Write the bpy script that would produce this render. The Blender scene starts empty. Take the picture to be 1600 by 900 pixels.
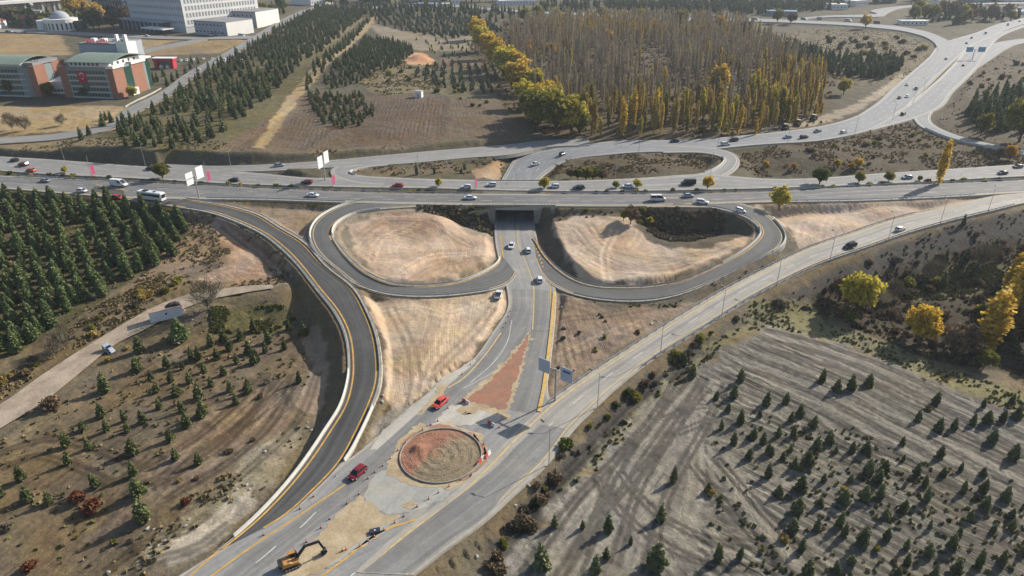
import bpy, math, random
import numpy as np
from mathutils import Vector, Matrix, Euler
random.seed(7); RNG = np.random.default_rng(7)
scene = bpy.context.scene
COL = scene.collection
R = math.radians
# ------------------------------------------------------------------ camera model (used to place things on the ground)
F, CAMH, PITCH = 1081.0, 92.0, R(27)
CP, SP = math.cos(PITCH), math.sin(PITCH)
def P(px, py, z=0.0):
    x = (px-800)/F; y = -(py-450)/F
    dx, dy, dz = x, CP+y*SP, -SP+y*CP
    t = (z-CAMH)/dz
    return np.array([dx*t, dy*t, z])
def pxm(p):                                     # photo pixels per metre at a point
    return F/math.sqrt(p[0]**2+p[1]**2+(p[2]-CAMH)**2)
# ------------------------------------------------------------------ colours
KEXP = 1.62
def lin(c):
    c = np.array(c, float)/255.0
    return np.where(c <= 0.04045, c/12.92, ((c+0.055)/1.055)**2.4)
def alb(c, k=None):
    return np.clip(lin(c)/(k or KEXP), 0.004, 0.85)
# ------------------------------------------------------------------ noise
def _h(ix, iy, s):
    n = (ix*374761393 + iy*668265263 + s*982451653) & 0xFFFFFFFF
    n = ((n ^ (n >> 13))*1274126177) & 0xFFFFFFFF
    return ((n ^ (n >> 16)) & 0xFFFF)/65535.0
def vnoise(x, y, s=0):
    ix = np.floor(x).astype(np.int64); iy = np.floor(y).astype(np.int64)
    fx = x-ix; fy = y-iy; fx = fx*fx*(3-2*fx); fy = fy*fy*(3-2*fy)
    a = _h(ix, iy, s); b = _h(ix+1, iy, s); c = _h(ix, iy+1, s); d = _h(ix+1, iy+1, s)
    return (a*(1-fx)+b*fx)*(1-fy)+(c*(1-fx)+d*fx)*fy
def fbm(x, y, s=0, o=3):
    r = 0; a = 0.5; t = 0
    for k in range(o):
        r = r+a*vnoise(x*2**k, y*2**k, s+k*17); t += a; a *= 0.5
    return r/t
def smooth(a, b, x):
    t = np.clip((x-a)/(b-a), 0, 1); return t*t*(3-2*t)
# ------------------------------------------------------------------ object helpers
def tag(o, label=None, cat=None, group=None, kind=None):
    if label: o['label'] = label
    if cat: o['category'] = cat
    if group: o['group'] = group
    if kind: o['kind'] = kind
    return o
def empty(name, loc, rz=0.0, label=None, cat=None, group=None, sc=1.0):
    o = bpy.data.objects.new(name, None); COL.objects.link(o)
    o.location = loc; o.rotation_euler = (0, 0, rz); o.empty_display_size = 0.3
    o.scale = (sc, sc, sc) if np.isscalar(sc) else sc
    return tag(o, label, cat, group)
def link(name, me, parent=None, kind=None):
    o = bpy.data.objects.new(name, me); COL.objects.link(o)
    if parent is not None: o.parent = parent
    if kind: o['kind'] = kind
    return o
class MB:
    """collects faces into one mesh"""
    def __init__(s): s.v = []; s.f = []
    def add(s, verts, faces):
        n = len(s.v); s.v += [tuple(map(float, v)) for v in verts]; s.f += [tuple(i+n for i in f) for f in faces]; return s
    def box(s, x0, x1, y0, y1, z0, z1):
        return s.add([(x0,y0,z0),(x1,y0,z0),(x1,y1,z0),(x0,y1,z0),(x0,y0,z1),(x1,y0,z1),(x1,y1,z1),(x0,y1,z1)],
                     [(3,2,1,0),(4,5,6,7),(0,1,5,4),(1,2,6,5),(2,3,7,6),(3,0,4,7)])
    def obox(s, c, ax, ay, az, hx, hy, hz):
        c = np.array(c, float); ax, ay, az = [np.array(a, float) for a in (ax, ay, az)]
        vs = []
        for k in (-1, 1):
            for a, b in ((-1,-1),(1,-1),(1,1),(-1,1)): vs.append(c+ax*hx*a+ay*hy*b+az*hz*k)
        return s.add(vs, [(3,2,1,0),(4,5,6,7),(0,1,5,4),(1,2,6,5),(2,3,7,6),(3,0,4,7)])
    def bar(s, p, q, w, h=None, up=(0,0,1)):
        p = np.array(p, float); q = np.array(q, float); d = q-p; L = np.linalg.norm(d); d = d/L
        u = np.array(up, float)
        if abs(d@u) > 0.95: u = np.array((1.0,0,0))
        sx = np.cross(d, u); sx /= np.linalg.norm(sx); uz = np.cross(sx, d)
        return s.obox((p+q)/2, d, sx, uz, L/2, w/2, (h or w)/2)
    def tube(s, p, q, r0, r1=None, n=8, cap=True):
        r1 = r0 if r1 is None else r1
        p = np.array(p, float); q = np.array(q, float); d = q-p; d = d/np.linalg.norm(d)
        u = np.array((0,0,1.0)) if abs(d[2]) < 0.9 else np.array((1.0,0,0))
        a = np.cross(d, u); a /= np.linalg.norm(a); b = np.cross(d, a)
        vs = []
        for (c, r) in ((p, r0), (q, r1)):
            for k in range(n):
                t = 2*math.pi*k/n; vs.append(c+a*r*math.cos(t)+b*r*math.sin(t))
        fs = [(k, (k+1) % n, n+(k+1) % n, n+k) for k in range(n)]
        if cap: fs += [tuple(range(n-1, -1, -1)), tuple(range(n, 2*n))]
        return s.add(vs, fs)
    def loft(s, rings, cap=True):
        n = len(rings[0]); vs = [v for r in rings for v in r]; fs = []
        for i in range(len(rings)-1):
            for k in range(n): fs.append((i*n+k, i*n+(k+1) % n, (i+1)*n+(k+1) % n, (i+1)*n+k))
        if cap: fs += [tuple(range(n-1, -1, -1)), tuple(range((len(rings)-1)*n, len(rings)*n))]
        return s.add(vs, fs)
    def mesh(s, name, mat, smooth_=False):
        me = bpy.data.meshes.new(name); me.from_pydata(s.v, [], s.f)
        import bmesh as _b
        bm = _b.new(); bm.from_mesh(me); _b.ops.recalc_face_normals(bm, faces=bm.faces); bm.to_mesh(me); bm.free()
        if mat: me.materials.append(mat)
        if smooth_:
            me.polygons.foreach_set('use_smooth', [True]*len(me.polygons))
        me.update(); return me
    def build(s, name, mat, parent=None, kind=None, smooth_=False):
        return link(name, s.mesh(name, mat, smooth_), parent, kind)
def fast_mesh(name, V, Q, mat, loops=4, smooth_=False):
    V = np.ascontiguousarray(V, np.float32).reshape(-1, 3); Q = np.ascontiguousarray(Q, np.int32).reshape(-1, loops)
    me = bpy.data.meshes.new(name); n = len(Q)
    me.vertices.add(len(V)); me.vertices.foreach_set('co', V.ravel())
    me.loops.add(n*loops); me.loops.foreach_set('vertex_index', Q.ravel())
    me.polygons.add(n); me.polygons.foreach_set('loop_start', np.arange(n, dtype=np.int32)*loops)
    try: me.polygons.foreach_set('loop_total', np.full(n, loops, np.int32))
    except Exception: pass
    if mat: me.materials.append(mat)
    if smooth_: me.polygons.foreach_set('use_smooth', np.ones(n, bool))
    me.update(calc_edges=True); return me
# ------------------------------------------------------------------ materials
class NT:
    def __init__(s, name):
        m = bpy.data.materials.new(name); m.use_nodes = True; s.m = m; s.t = m.node_tree
        s.b = s.t.nodes['Principled BSDF']; s.out = s.t.nodes['Material Output']
    def n(s, typ, **kw):
        nd = s.t.nodes.new(typ)
        for k, v in kw.items(): setattr(nd, k, v)
        return nd
    def l(s, a, b): s.t.links.new(a, b)
    def val(s, sock, v):
        if hasattr(v, 'is_output') or isinstance(v, bpy.types.NodeSocket): s.l(v, sock)
        else: sock.default_value = v
    def math(s, op, a, b=None, clamp=False):
        nd = s.n('ShaderNodeMath', operation=op, use_clamp=clamp); s.val(nd.inputs[0], a)
        if b is not None: s.val(nd.inputs[1], b)
        return nd.outputs[0]
    def mixc(s, f, a, b, mode='MIX'):
        nd = s.n('ShaderNodeMix', data_type='RGBA', blend_type=mode); s.val(nd.inputs[0], f)
        for i, c in ((6, a), (7, b)):
            if isinstance(c, bpy.types.NodeSocket): s.l(c, nd.inputs[i])
            else: nd.inputs[i].default_value = (*[float(q) for q in c[:3]], 1)
        return nd.outputs[2]
    def noise(s, vec, scale, detail=3.0, rough=0.55):
        nd = s.n('ShaderNodeTexNoise'); nd.inputs['Scale'].default_value = scale; nd.inputs['Detail'].default_value = detail
        nd.inputs['Roughness'].default_value = rough
        if vec is not None: s.l(vec, nd.inputs['Vector'])
        return nd.outputs['Fac']
    def obj(s): return s.n('ShaderNodeTexCoord').outputs['Object']
    def rng(s, v, a, b, c, d):
        nd = s.n('ShaderNodeMapRange'); s.val(nd.inputs[0], v)
        for i, q in enumerate((a, b, c, d)): nd.inputs[i+1].default_value = q
        return nd.outputs[0]
    def scale(s, vec, f):
        nd = s.n('ShaderNodeVectorMath', operation='MULTIPLY'); s.l(vec, nd.inputs[0]); nd.inputs[1].default_value = f; return nd.outputs[0]
    def mul(s, col, f):
        nd = s.n('ShaderNodeVectorMath', operation='SCALE'); s.l(col, nd.inputs[0]); s.val(nd.inputs[3], f); return nd.outputs[0]
    def bump(s, h, dist, strength=1.0):
        nd = s.n('ShaderNodeBump'); nd.inputs['Strength'].default_value = strength; nd.inputs['Distance'].default_value = dist
        s.l(h, nd.inputs['Height']); s.l(nd.outputs[0], s.b.inputs['Normal'])
    def fin(s, rough=0.9, spec=0.2, metal=0.0):
        s.b.inputs['Roughness'].default_value = rough; s.b.inputs['Specular IOR Level'].default_value = spec
        s.b.inputs['Metallic'].default_value = metal; return s.m
def mat_plain(name, c, rough=0.6, spec=0.3, var=0.25, sc=0.8, metal=0.0, photo=True, objvar=0.0):
    k = NT(name); a = alb(c) if photo else np.array(c, float)
    f = k.rng(k.noise(k.obj(), sc, 4), 0.25, 0.75, 1-var, 1+var)
    rgb = k.n('ShaderNodeRGB'); rgb.outputs[0].default_value = (*a, 1)
    if objvar:
        f = k.math('MULTIPLY', f, k.rng(k.n('ShaderNodeObjectInfo').outputs['Random'], 0, 1, 1-objvar, 1+objvar))
    k.l(k.mul(rgb.outputs[0], f), k.b.inputs['Base Color']); return k.fin(rough, spec, metal)
def mat_leaf(name, c1, c2, trans=0.25, objvar=0.2):
    k = NT(name); g = k.n('ShaderNodeNewGeometry'); oi = k.n('ShaderNodeObjectInfo').outputs['Random']
    col = k.mixc(g.outputs['Random Per Island'], c1, c2)
    col = k.mul(col, k.rng(oi, 0, 1, 1-objvar, 1+objvar))
    k.l(col, k.b.inputs['Base Color']); k.fin(0.75, 0.15)
    if trans:
        tr = k.n('ShaderNodeBsdfTranslucent'); k.l(col, tr.inputs['Color']); mx = k.n('ShaderNodeMixShader'); mx.inputs[0].default_value = trans
        k.l(k.b.outputs[0], mx.inputs[1]); k.l(tr.outputs[0], mx.inputs[2]); k.l(mx.outputs[0], k.out.inputs['Surface'])
    return k.m
def mat_asphalt(name, c, var=0.16, streak=0.22, pale=None, patch=0.0):
    k = NT(name); uv = k.n('ShaderNodeUVMap', uv_map='road').outputs[0]; o = k.obj()
    st = k.noise(k.scale(uv, (0.9, 0.012, 0)), 1.0, 3)
    st2 = k.noise(k.scale(uv, (0.35, 0.004, 0)), 1.0, 2)
    big = k.noise(o, 0.035, 4); fine = k.noise(o, 1.3, 4, 0.7)
    f = k.rng(st, 0.3, 0.7, 1-streak, 1+streak)
    f = k.math('MULTIPLY', f, k.rng(st2, 0.3, 0.7, 1-streak*0.7, 1+streak*0.7))
    f = k.math('MULTIPLY', f, k.rng(big, 0.3, 0.7, 1-var, 1+var))
    f = k.math('MULTIPLY', f, k.rng(fine, 0.3, 0.7, 0.90, 1.10))
    f = k.math('MULTIPLY', f, k.rng(k.noise(o, .22, 5, .7), 0.32, 0.68, 0.90, 1.08))
    vo = k.n('ShaderNodeTexVoronoi', feature='DISTANCE_TO_EDGE'); vo.inputs['Scale'].default_value = .11; wob = k.n('ShaderNodeVectorMath', operation='ADD'); nz = k.n('ShaderNodeTexNoise'); nz.inputs['Scale'].default_value = .3; nz.inputs['Detail'].default_value = 4; k.l(o, nz.inputs['Vector'])
    k.l(o, wob.inputs[0]); k.l(k.scale(nz.outputs['Color'], (5, 5, 0)), wob.inputs[1]); k.l(wob.outputs[0], vo.inputs['Vector'])
    f = k.math('MULTIPLY', f, k.rng(vo.outputs['Distance'], 0.0, 0.012, .86, 1.0))
    rgb = k.n('ShaderNodeRGB'); rgb.outputs[0].default_value = (*alb(c), 1)
    col = rgb.outputs[0]
    if pale is not None:
        col = k.mixc(k.rng(k.noise(o, 0.09, 5, 0.65), 0.52, 0.68, 0, patch), col, alb(pale))
    k.l(k.mul(col, f), k.b.inputs['Base Color']); k.bump(fine, 0.02, 0.5)
    return k.fin(0.85, 0.25)
def mat_soil(name, c, c2, sc=0.25, bump=0.25):
    k = NT(name); o = k.obj()
    n1 = k.noise(o, sc, 5, 0.6); n2 = k.noise(o, 1.6, 5, 0.65); n3 = k.noise(o, .45, 5, .7)
    col = k.mixc(k.rng(n1, 0.4, 0.62, 0, 1), alb(c), alb(c2))
    f = k.math('MULTIPLY', k.rng(n2, 0.3, 0.7, 0.88, 1.12), k.rng(n3, 0.3, 0.7, 0.86, 1.14))
    k.l(k.mul(col, f), k.b.inputs['Base Color']); k.bump(n2, bump); return k.fin(0.95, 0.1)
HAZE = 0.00008; EXPO = 0.80
# ------------------------------------------------------------------ roads: stations (left px, left py, right px, right py, z)
ROADS = {}
def catmull(pts, step):
    pts = np.array(pts, float); n = len(pts)
    ext = np.vstack([2*pts[0]-pts[1], pts, 2*pts[-1]-pts[-2]])
    out = []
    for i in range(n-1):
        p0, p1, p2, p3 = ext[i], ext[i+1], ext[i+2], ext[i+3]
        mid = ((p2[:2]+p2[3:5])-(p1[:2]+p1[3:5]))/2
        m = max(2, int(np.linalg.norm(mid)/step)+1)
        t = np.linspace(0, 1, m, endpoint=False)[:, None]
        # centripetal-like tangents scaled by chord lengths
        def ln(a, b): return max(np.linalg.norm((a[:2]+a[3:5]-b[:2]-b[3:5])/2), 1e-3)
        l0, l1, l2 = ln(p0, p1), ln(p1, p2), ln(p2, p3)
        m1 = l1*((p1-p0)/l0-(p2-p0)/(l0+l1)+(p2-p1)/l1); m2 = l1*((p2-p1)/l1-(p3-p1)/(l1+l2)+(p3-p2)/l2)
        out.append((2*t**3-3*t**2+1)*p1+(t**3-2*t**2+t)*m1+(-2*t**3+3*t**2)*p2+(t**3-t**2)*m2)
    out.append(pts[-1:]); return np.vstack(out)
class Road:
    def __init__(s, name, st, layer, mat, slope=0.6, clampit=True, step=2.5, kerb=True, exposed=0.35, mk=()):
        s.name, s.layer, s.mat, s.slope, s.clampit, s.kerb, s.mk = name, layer, mat, slope, clampit, kerb, mk
        pts = []
        for (xl, yl, xr, yr, z) in st: pts.append(np.concatenate([P(xl, yl, z), P(xr, yr, z)]))
        d = catmull(pts, step)
        # even out the ruled edges a little
        for _ in range(2):
            d[1:-1] = 0.25*d[:-2]+0.5*d[1:-1]+0.25*d[2:]
        s.L, s.Rr = d[:, :3], d[:, 3:]; s.C = (s.L+s.Rr)/2
        T = np.gradient(s.C[:, :2], axis=0); s.T = T/np.linalg.norm(T, axis=1)[:, None]; s.N = np.stack([s.T[:, 1], -s.T[:, 0]], 1)
        w = (s.Rr-s.L)[:, :2]; s.hw = np.abs((w*s.N).sum(1))/2
        s.len = np.concatenate([[0], np.cumsum(np.linalg.norm(np.diff(s.C, axis=0), axis=1))])
        s.step = np.maximum(np.gradient(s.len), 0.5)
        ROADS[name] = s
    def dz(s): return 0.012*s.layer
    def at(s, t, off=0.0):                     # polyline at lateral fraction t plus metres towards the right edge
        w = s.Rr-s.L; u = w/np.linalg.norm(w, axis=1)[:, None]
        return s.L+w*t+u*off
    def build(s):
        n = len(s.C); nx = 5
        V = np.stack([s.L+(s.Rr-s.L)*q for q in np.linspace(0, 1, nx)], 1); V[:, :, 2] += s.dz()
        idx = np.arange(n*nx).reshape(n, nx)
        Q = np.stack([idx[:-1, :-1], idx[:-1, 1:], idx[1:, 1:], idx[1:, :-1]], -1).reshape(-1, 4)
        me = fast_mesh('road', V, Q[:, ::-1] if True else Q, s.mat)
        uv = me.uv_layers.new(name='road'); wid = np.linalg.norm(s.Rr-s.L, axis=1)
        U = np.stack([np.linspace(0, 1, nx)[None, :]*wid[:, None], np.repeat(s.len[:, None], nx, 1)], -1).reshape(-1, 2)
        uv.data.foreach_set('uv', U[Q[:, ::-1].ravel()].astype(np.float32).ravel())
        o = link('road', me, None, 'structure')
        if s.kerb:                              # concrete edge strips that step down into the verge
            m = MB()
            for e, sg in ((s.L, -1), (s.Rr, 1)):
                w = s.Rr-s.L; u = w/np.linalg.norm(w, axis=1)[:, None]*sg
                kz = np.array((0, 0, s.dz()+0.004))
                wd = 0.55+0.0006*np.hypot(e[:, 0], e[:, 1])
                a = e+kz; b = e+u*wd[:, None]+kz; c = e+u*(wd+0.7)[:, None]+np.array((0, 0, -1.5))
                for i in range(n-1):
                    m.add([a[i], a[i+1], b[i+1], b[i], c[i+1], c[i]], [(0, 1, 2, 3), (3, 2, 4, 5)])
            me2 = bpy.data.meshes.new('verge'); me2.from_pydata(m.v, [], m.f); me2.materials.append(s.kerb if s.kerb is not True else M['kerb']); me2.update()
            link('road_edge', me2, None, 'structure')
def strip_mesh(pl, w, dz, dash=None):
    pl = np.array(pl, float); d = np.gradient(pl[:, :2], axis=0); d /= np.linalg.norm(d, axis=1)[:, None]+1e-9
    nrm = np.stack([d[:, 1], -d[:, 0]], 1); V = []; Fc = []
    L = np.concatenate([[0], np.cumsum(np.linalg.norm(np.diff(pl, axis=0), axis=1))])
    def seg(i0, pts, ns):
        b = len(V)
        for p, q in zip(pts, ns):
            V.append((p[0]-q[0]*w/2, p[1]-q[1]*w/2, p[2]+dz)); V.append((p[0]+q[0]*w/2, p[1]+q[1]*w/2, p[2]+dz))
        for k in range(len(pts)-1): Fc.append((b+2*k, b+2*k+1, b+2*k+3, b+2*k+2))
    def ip(s_): return np.array([np.interp(s_, L, pl[:, k]) for k in range(3)]), np.array([np.interp(s_, L, nrm[:, k]) for k in range(2)])
    if dash is None: seg(0, pl, nrm)
    else:
        a, gap = dash; s0 = 0.0
        while s0+a < L[-1]:
            ss = np.linspace(s0, s0+a, 4); q = [ip(x) for x in ss]; seg(0, [x[0] for x in q], [x[1] for x in q]); s0 += a+gap
    return V, Fc
MARKS = {}
def mark(kind, pl, w, dz, dash=None):
    V, Fc = strip_mesh(pl, w, dz, dash); MARKS.setdefault(kind, MB()).add(V, Fc)
def pxline(pts, z=0.0, step=2.0):
    q = [np.concatenate([P(x, y, z if np.isscalar(z) else z[i])]*2) for i, (x, y) in enumerate(pts)]
    return catmull(q, step)[:, :3]

M = {}
M['asphalt_pale'] = mat_asphalt('worn_asphalt', (166, 162, 153), 0.1, 0.2, (182, 174, 160), .5)
M['asphalt_old'] = mat_asphalt('old_asphalt', (152, 151, 148), 0.10, 0.16, (180, 172, 156), 0.8)
M['asphalt_hwy'] = mat_asphalt('highway_asphalt', (124, 123, 122), 0.12, 0.24, (150, 147, 140), .35)
M['asphalt_grey'] = mat_asphalt('collector_asphalt', (146, 145, 142), 0.08, 0.14)
M['asphalt_far'] = mat_asphalt('far_asphalt', (142, 144, 146), 0.06, 0.10)
M['asphalt_new'] = mat_asphalt('new_asphalt', (86, 86, 85), 0.18, 0.3, (108, 104, 98), .4)
M['asphalt_loop'] = mat_asphalt('loop_asphalt', (106, 106, 104), 0.14, 0.18)
M['asphalt_lane'] = mat_asphalt('lane_asphalt', (138, 137, 134), 0.12, 0.22, (164, 158, 146), .5)
M['track'] = mat_soil('track_gravel', (188, 172, 152), (164, 148, 128), 0.18, 0.1)
M['concrete'] = mat_plain('concrete', (186, 182, 172), 0.9, 0.15, 0.18, 0.7)
M['kerb'] = mat_plain('kerb_concrete', (176, 170, 158), 0.9, 0.15, 0.2, 0.5)
M['kerb_dirt'] = mat_plain('dusty_edge', (140, 128, 110), 0.95, 0.1, 0.2, 0.5)
M['yellow'] = mat_plain('yellow_road_paint', (210, 166, 84), 0.7, 0.2, 0.3, 0.7)
M['yellow_old'] = mat_plain('worn_yellow_paint', (206, 182, 132), 0.8, 0.2, 0.25, 0.7)
M['white_paint'] = mat_plain('white_road_paint', (216, 214, 208), 0.7, 0.2, 0.2, 0.7)

Road('south_carriageway', [(-420,260,-420,276,5.2),(0,275,0,293.5,5.6),(200,285,200,308,6.1),(400,294.5,400,311,6.4),(600,302,600,317,6.5),(800,304,800,320,6.5),(1000,304,1000,321,6.5),(1200,300,1200,315,6.4),(1350,292,1350,312.5,6.1),(1480,287,1480,307,5.8),(1600,282,1600,300,5.6),(1950,268,1950,286,5.4)], 1, M['asphalt_hwy'], slope=1.08)
Road('north_carriageway', [(-420,215,-420,249,5.4),(0,245,0,266,5.8),(75,249.5,75,271,6.0),(200,259,200,277,6.2),(400,271,400,287.5,6.4),(500,279,500,290,6.5),(560,277,560,291.5,6.5),(675,280.5,675,293,6.5),(800,283,800,296.5,6.5),(900,283,900,297.5,6.5),(1000,279,1000,297,6.5),(1095,273,1095,295.5,6.5),(1200,280,1200,293,6.4),(1400,270,1400,285,6.1),(1600,257,1600,274.5,5.8),(1950,236,1950,260,5.6)], 1, M['asphalt_grey'], slope=1.1)
Road('collector', [(260,257,270,263,6.3),(330,260,330,267,6.4),(400,258.5,405,266.5,6.5),(525,250.5,528,260,6.3),(625,241,627,255,5.9),(725,232.5,725,246,5.2),(795,226.5,800,240,4.6),(850,220,852,229,4.4),(920,217,922,226,4.4)], 2, M['asphalt_grey'], slope=1.1)
Road('underpass_far', [(785,283.5,837,283.5,0),(797,262,853,268,0.9),(808,248,872,256,1.9),(840,238.5,900,247,3),(890,229,935,242.5,3.8),(960,221,990,237.5,4.3),(1075,219,1090,234.5,4.8),(1155,213,1170,226.5,5.2),(1200,208.5,1205,224,5.5),(1275,199,1280,219,5.8),(1325,187,1350,205,6),(1362,168,1402,178,6),(1400,135,1441,140,6),(1450,92,1484,100,6),(1478,66,1520,70,6),(1525,51.5,1548,57,6),(1562,37,1578,44,6),(1605,27,1612,33.5,6),(1700,2,1705,8,6)], 3, M['asphalt_far'])
Road('motorway_right', [(1352,200,1360,203,6),(1393,182.5,1424,185.5,6),(1412,170.5,1455,174,6),(1455,136,1488,142,6),(1492,100,1526,104,6),(1508,81,1540,82,6),(1531,63,1562,58,6),(1575,47,1598,43,6),(1615,34,1640,29,6),(1705,10,1715,8,6)], 2, M['asphalt_far'])
Road('motorway_slip', [(1490,112,1522,109,6),(1516,96,1548,92,6),(1538,79,1568,78,6),(1560,66.5,1584,70,6),(1600,60.5,1610,66,6),(1720,57,1725,62,6)], 1, M['asphalt_far'])
Road('branch_road', [(1440,158,1478,152,6),(1429,174,1462,168,6),(1430,186,1452,184,6),(1440,197,1458,195,6),(1458,206,1474,204,6),(1488,217.5,1502,214,6),(1532,227.5,1540,223.5,6),(1585,238,1590,234,6),(1660,252,1665,248,6)], 1, M['asphalt_far'])
Road('right_far_loop', [(1040,227,1036,238,4.6),(1106,231.5,1102,238.5,5),(1131,235,1121,242,5.2),(1147,241.5,1131,246.5,5.4),(1153,249.5,1132,252,5.7),(1150,260,1125,260,6),(1138,270.5,1110,268,6.3),(1112,282,1088,273,6.5),(1050,288,1040,277.5,6.5),(985,291,975,281,6.5)], 4, M['asphalt_grey'])
Road('left_far_loop', [(600,288,604,278,6.5),(560,286,566,275.5,6.5),(532,279,550,273,6.5),(518,271,543,270,6.4),(520,264,549,266.5,6.3),(536,257.5,566,262,6.2),(590,247.5,606,257.5,6)], 4, M['asphalt_grey'])
Road('far_ramp', [(1000,27,1000,31,7),(1100,28,1100,32,7),(1200,30,1200,34,7),(1350,37,1350,41.5,7),(1402,41,1404,47,7),(1440,47.5,1434,53.5,6.8),(1470,58,1456,63,6.5),(1487,70,1466,78,6.2),(1485,88,1455,94,6)], 2, M['asphalt_far'])
Road('local_road', [(-250,224,-250,233,7.5),(0,215,0,224,7.5),(100,207.5,105,215.5,7.8),(150,198,158,206,8),(200,168.5,212,176,8.3),(250,144,262,150.5,8.6),(287,117.5,300,123,8.9),(350,83,362,88,9.2),(400,54,410,58,9.5),(430,36,440,40,9.6),(460,21,470,24,9.7),(500,7,510,9.5,9.8)], 1, M['asphalt_grey'], kerb=M['kerb_dirt'])
Road('hospital_road', [(-100,44,-100,48,9.2),(60,47,60,51.5,9.2),(200,54,200,58.5,9.2),(300,57.5,300,61.5,9.3),(400,56,402,60,9.4)], 2, M['asphalt_grey'], kerb=M['kerb_dirt'])
Road('access_road', [(196,86,200,90,9.2),(225,77,232,81,9.2),(270,68,277,72,9.2),(318,59,326,61,9.3)], 1, M['asphalt_grey'], kerb=M['kerb_dirt'])
Road('north_road', [(540,13,540,16,9.8),(620,8.5,620,12,9.8),(700,7,700,10.5,9.8),(770,13,770,16,9.6),(850,18,850,21,9),(960,23,960,26.5,7.5),(1020,26,1020,30,7)], 1, M['asphalt_far'])
Road('campus_road', [(1240,29,1245,31,7),(1300,24,1300,26.5,7),(1368,22,1372,26,7),(1362,17,1386,19,7),(1385,12,1400,14,7),(1450,7,1455,9,7),(1560,4,1560,6,7),(1700,3,1700,5,7)], 1, M['asphalt_far'])
# near side of the highway
Road('underpass_road', [(785,286,837,286,0),(778.5,320,833.5,320,0),(776,351,832,351,0),(776,365,834,365,0),(783,407,848,410,0),(792,437,861,440,0),(797,460,865,457,0),(797,482,864,482,0),(775,517,861,517,0),(737,568,855,570,0),(700,596,850,610,0),(640,640,880,675,0),(578,697,850,722,0),(525,737,800,770,0),(480,780,750,815,0),(405,826,690,858,0),(285,900,640,899,0),(190,965,560,960,0)], 1, M['asphalt_old'], step=2.0, slope=.9)
Road('curved_ramp', [(150,289,140,300,6.0),(215,300,207,312,6.05),(282,311,285,324,6.05),(350,321,328,331,5.95),(400,335,367,344,5.7),(437,357,412,365,5.2),(475,380,443,389,4.6),(507,415,469,416,3.9),(550,450,497,452,3.2),(571,485,525,487,2.9),(585,520,541,520,2.5),(592,562,547,557,2.0),(591,600,546,594,1.5),(582,628,536,632,1.0),(563,670,513,670,0.45),(528,730,464,741,0.0),(490,768,424,787,0),(455,800,385,825,0),(418,822,340,862,0)], 5, M['asphalt_new'], step=2.0, slope=.95)
Road('left_loop', [(650,308,650,322,6.45),(600,309,600,325.5,6.4),(550,317,583,327.5,6.3),(512,332,548,334.5,6.1),(494,346,525,347.5,5.7),(486,361,516.5,360.5,5.2),(489,381,522,377.5,4.6),(505,402,543,404,3.8),(530,422,571,427,2.9),(562,446,612,444.5,2.0),(603,458.5,643,447.5,1.4),(650,462.5,677,447,0.9),(700,461,713,442,0.6),(748,455.5,742,433,0.35),(778,449,766,421,0.2),(797,440,779,411,0.1),(806,427,782,396,0.0)], 4, M['asphalt_loop'], step=1.8, slope=.85)
Road('right_loop', [(1010,310,1010,322.5,6.45),(1080,310,1080,322.5,6.45),(1133,314.5,1115,324,6.35),(1175,323.5,1146,331,6.2),(1200,336.5,1170,340.5,5.8),(1215,351,1185,351.5,5.3),(1225,366.5,1191,364,4.8),(1222,381,1181,378,4.2),(1197,398.5,1152,399.5,3.3),(1150,421,1102,424.5,2.2),(1103,444,1058,442,1.4),(1062,459.5,1014,449,0.9),(1012,469,971,450.5,0.6),(962,469.5,932,448.5,0.35),(905,461.5,899,439,0.2),(868,447,875,424.5,0.1),(848,428,851,400,0),(838,405,835,373,0)], 4, M['asphalt_loop'], step=1.8, slope=.9)
Road('right_slip_road', [(2000,266,2000,283,5.4),(1800,282,1800,299,5.45),(1600,299,1600,316.5,5.5),(1542,309,1548,329,5.2),(1475,325,1490,342.5,4.7),(1400,342,1420,362,4.0),(1325,367,1350,386,3.2),(1260,390,1282,409.5,2.5),(1200,419,1222,437,1.9),(1142,449,1170,464,1.3),(1050,504,1085,517.5,0.6),(975,552,1018,559,0.25),(915,591,963,601,0.1),(862,629,920,641,0),(836,652,893,667,0),(800,686,852,722,0),(760,728,800,770,0),(704,780,750,815,0),(630,832,690,858,0),(560,895,640,899,0)], 6, M['asphalt_pale'], step=2.0)
ROADS['underpass_road'].slopes = None
# gravel track on the left
Road('gravel_track', [(-60,660,-60,708,-2.2),(0,632,2,668,-2.1),(52,595,62,632,-1.9),(103,561,130,578,-1.6),(148,533,180,538,-1.2),(205,499,230,513,-0.7),(243,478,268,492,-0.3),(290,461,306,474,0.4),(340,452,350,463,1.2),(390,446,395,455,1.9),(425,445,428,450,2.2)], 0, M['track'], kerb=False, slope=0.4, step=2.0)
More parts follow.
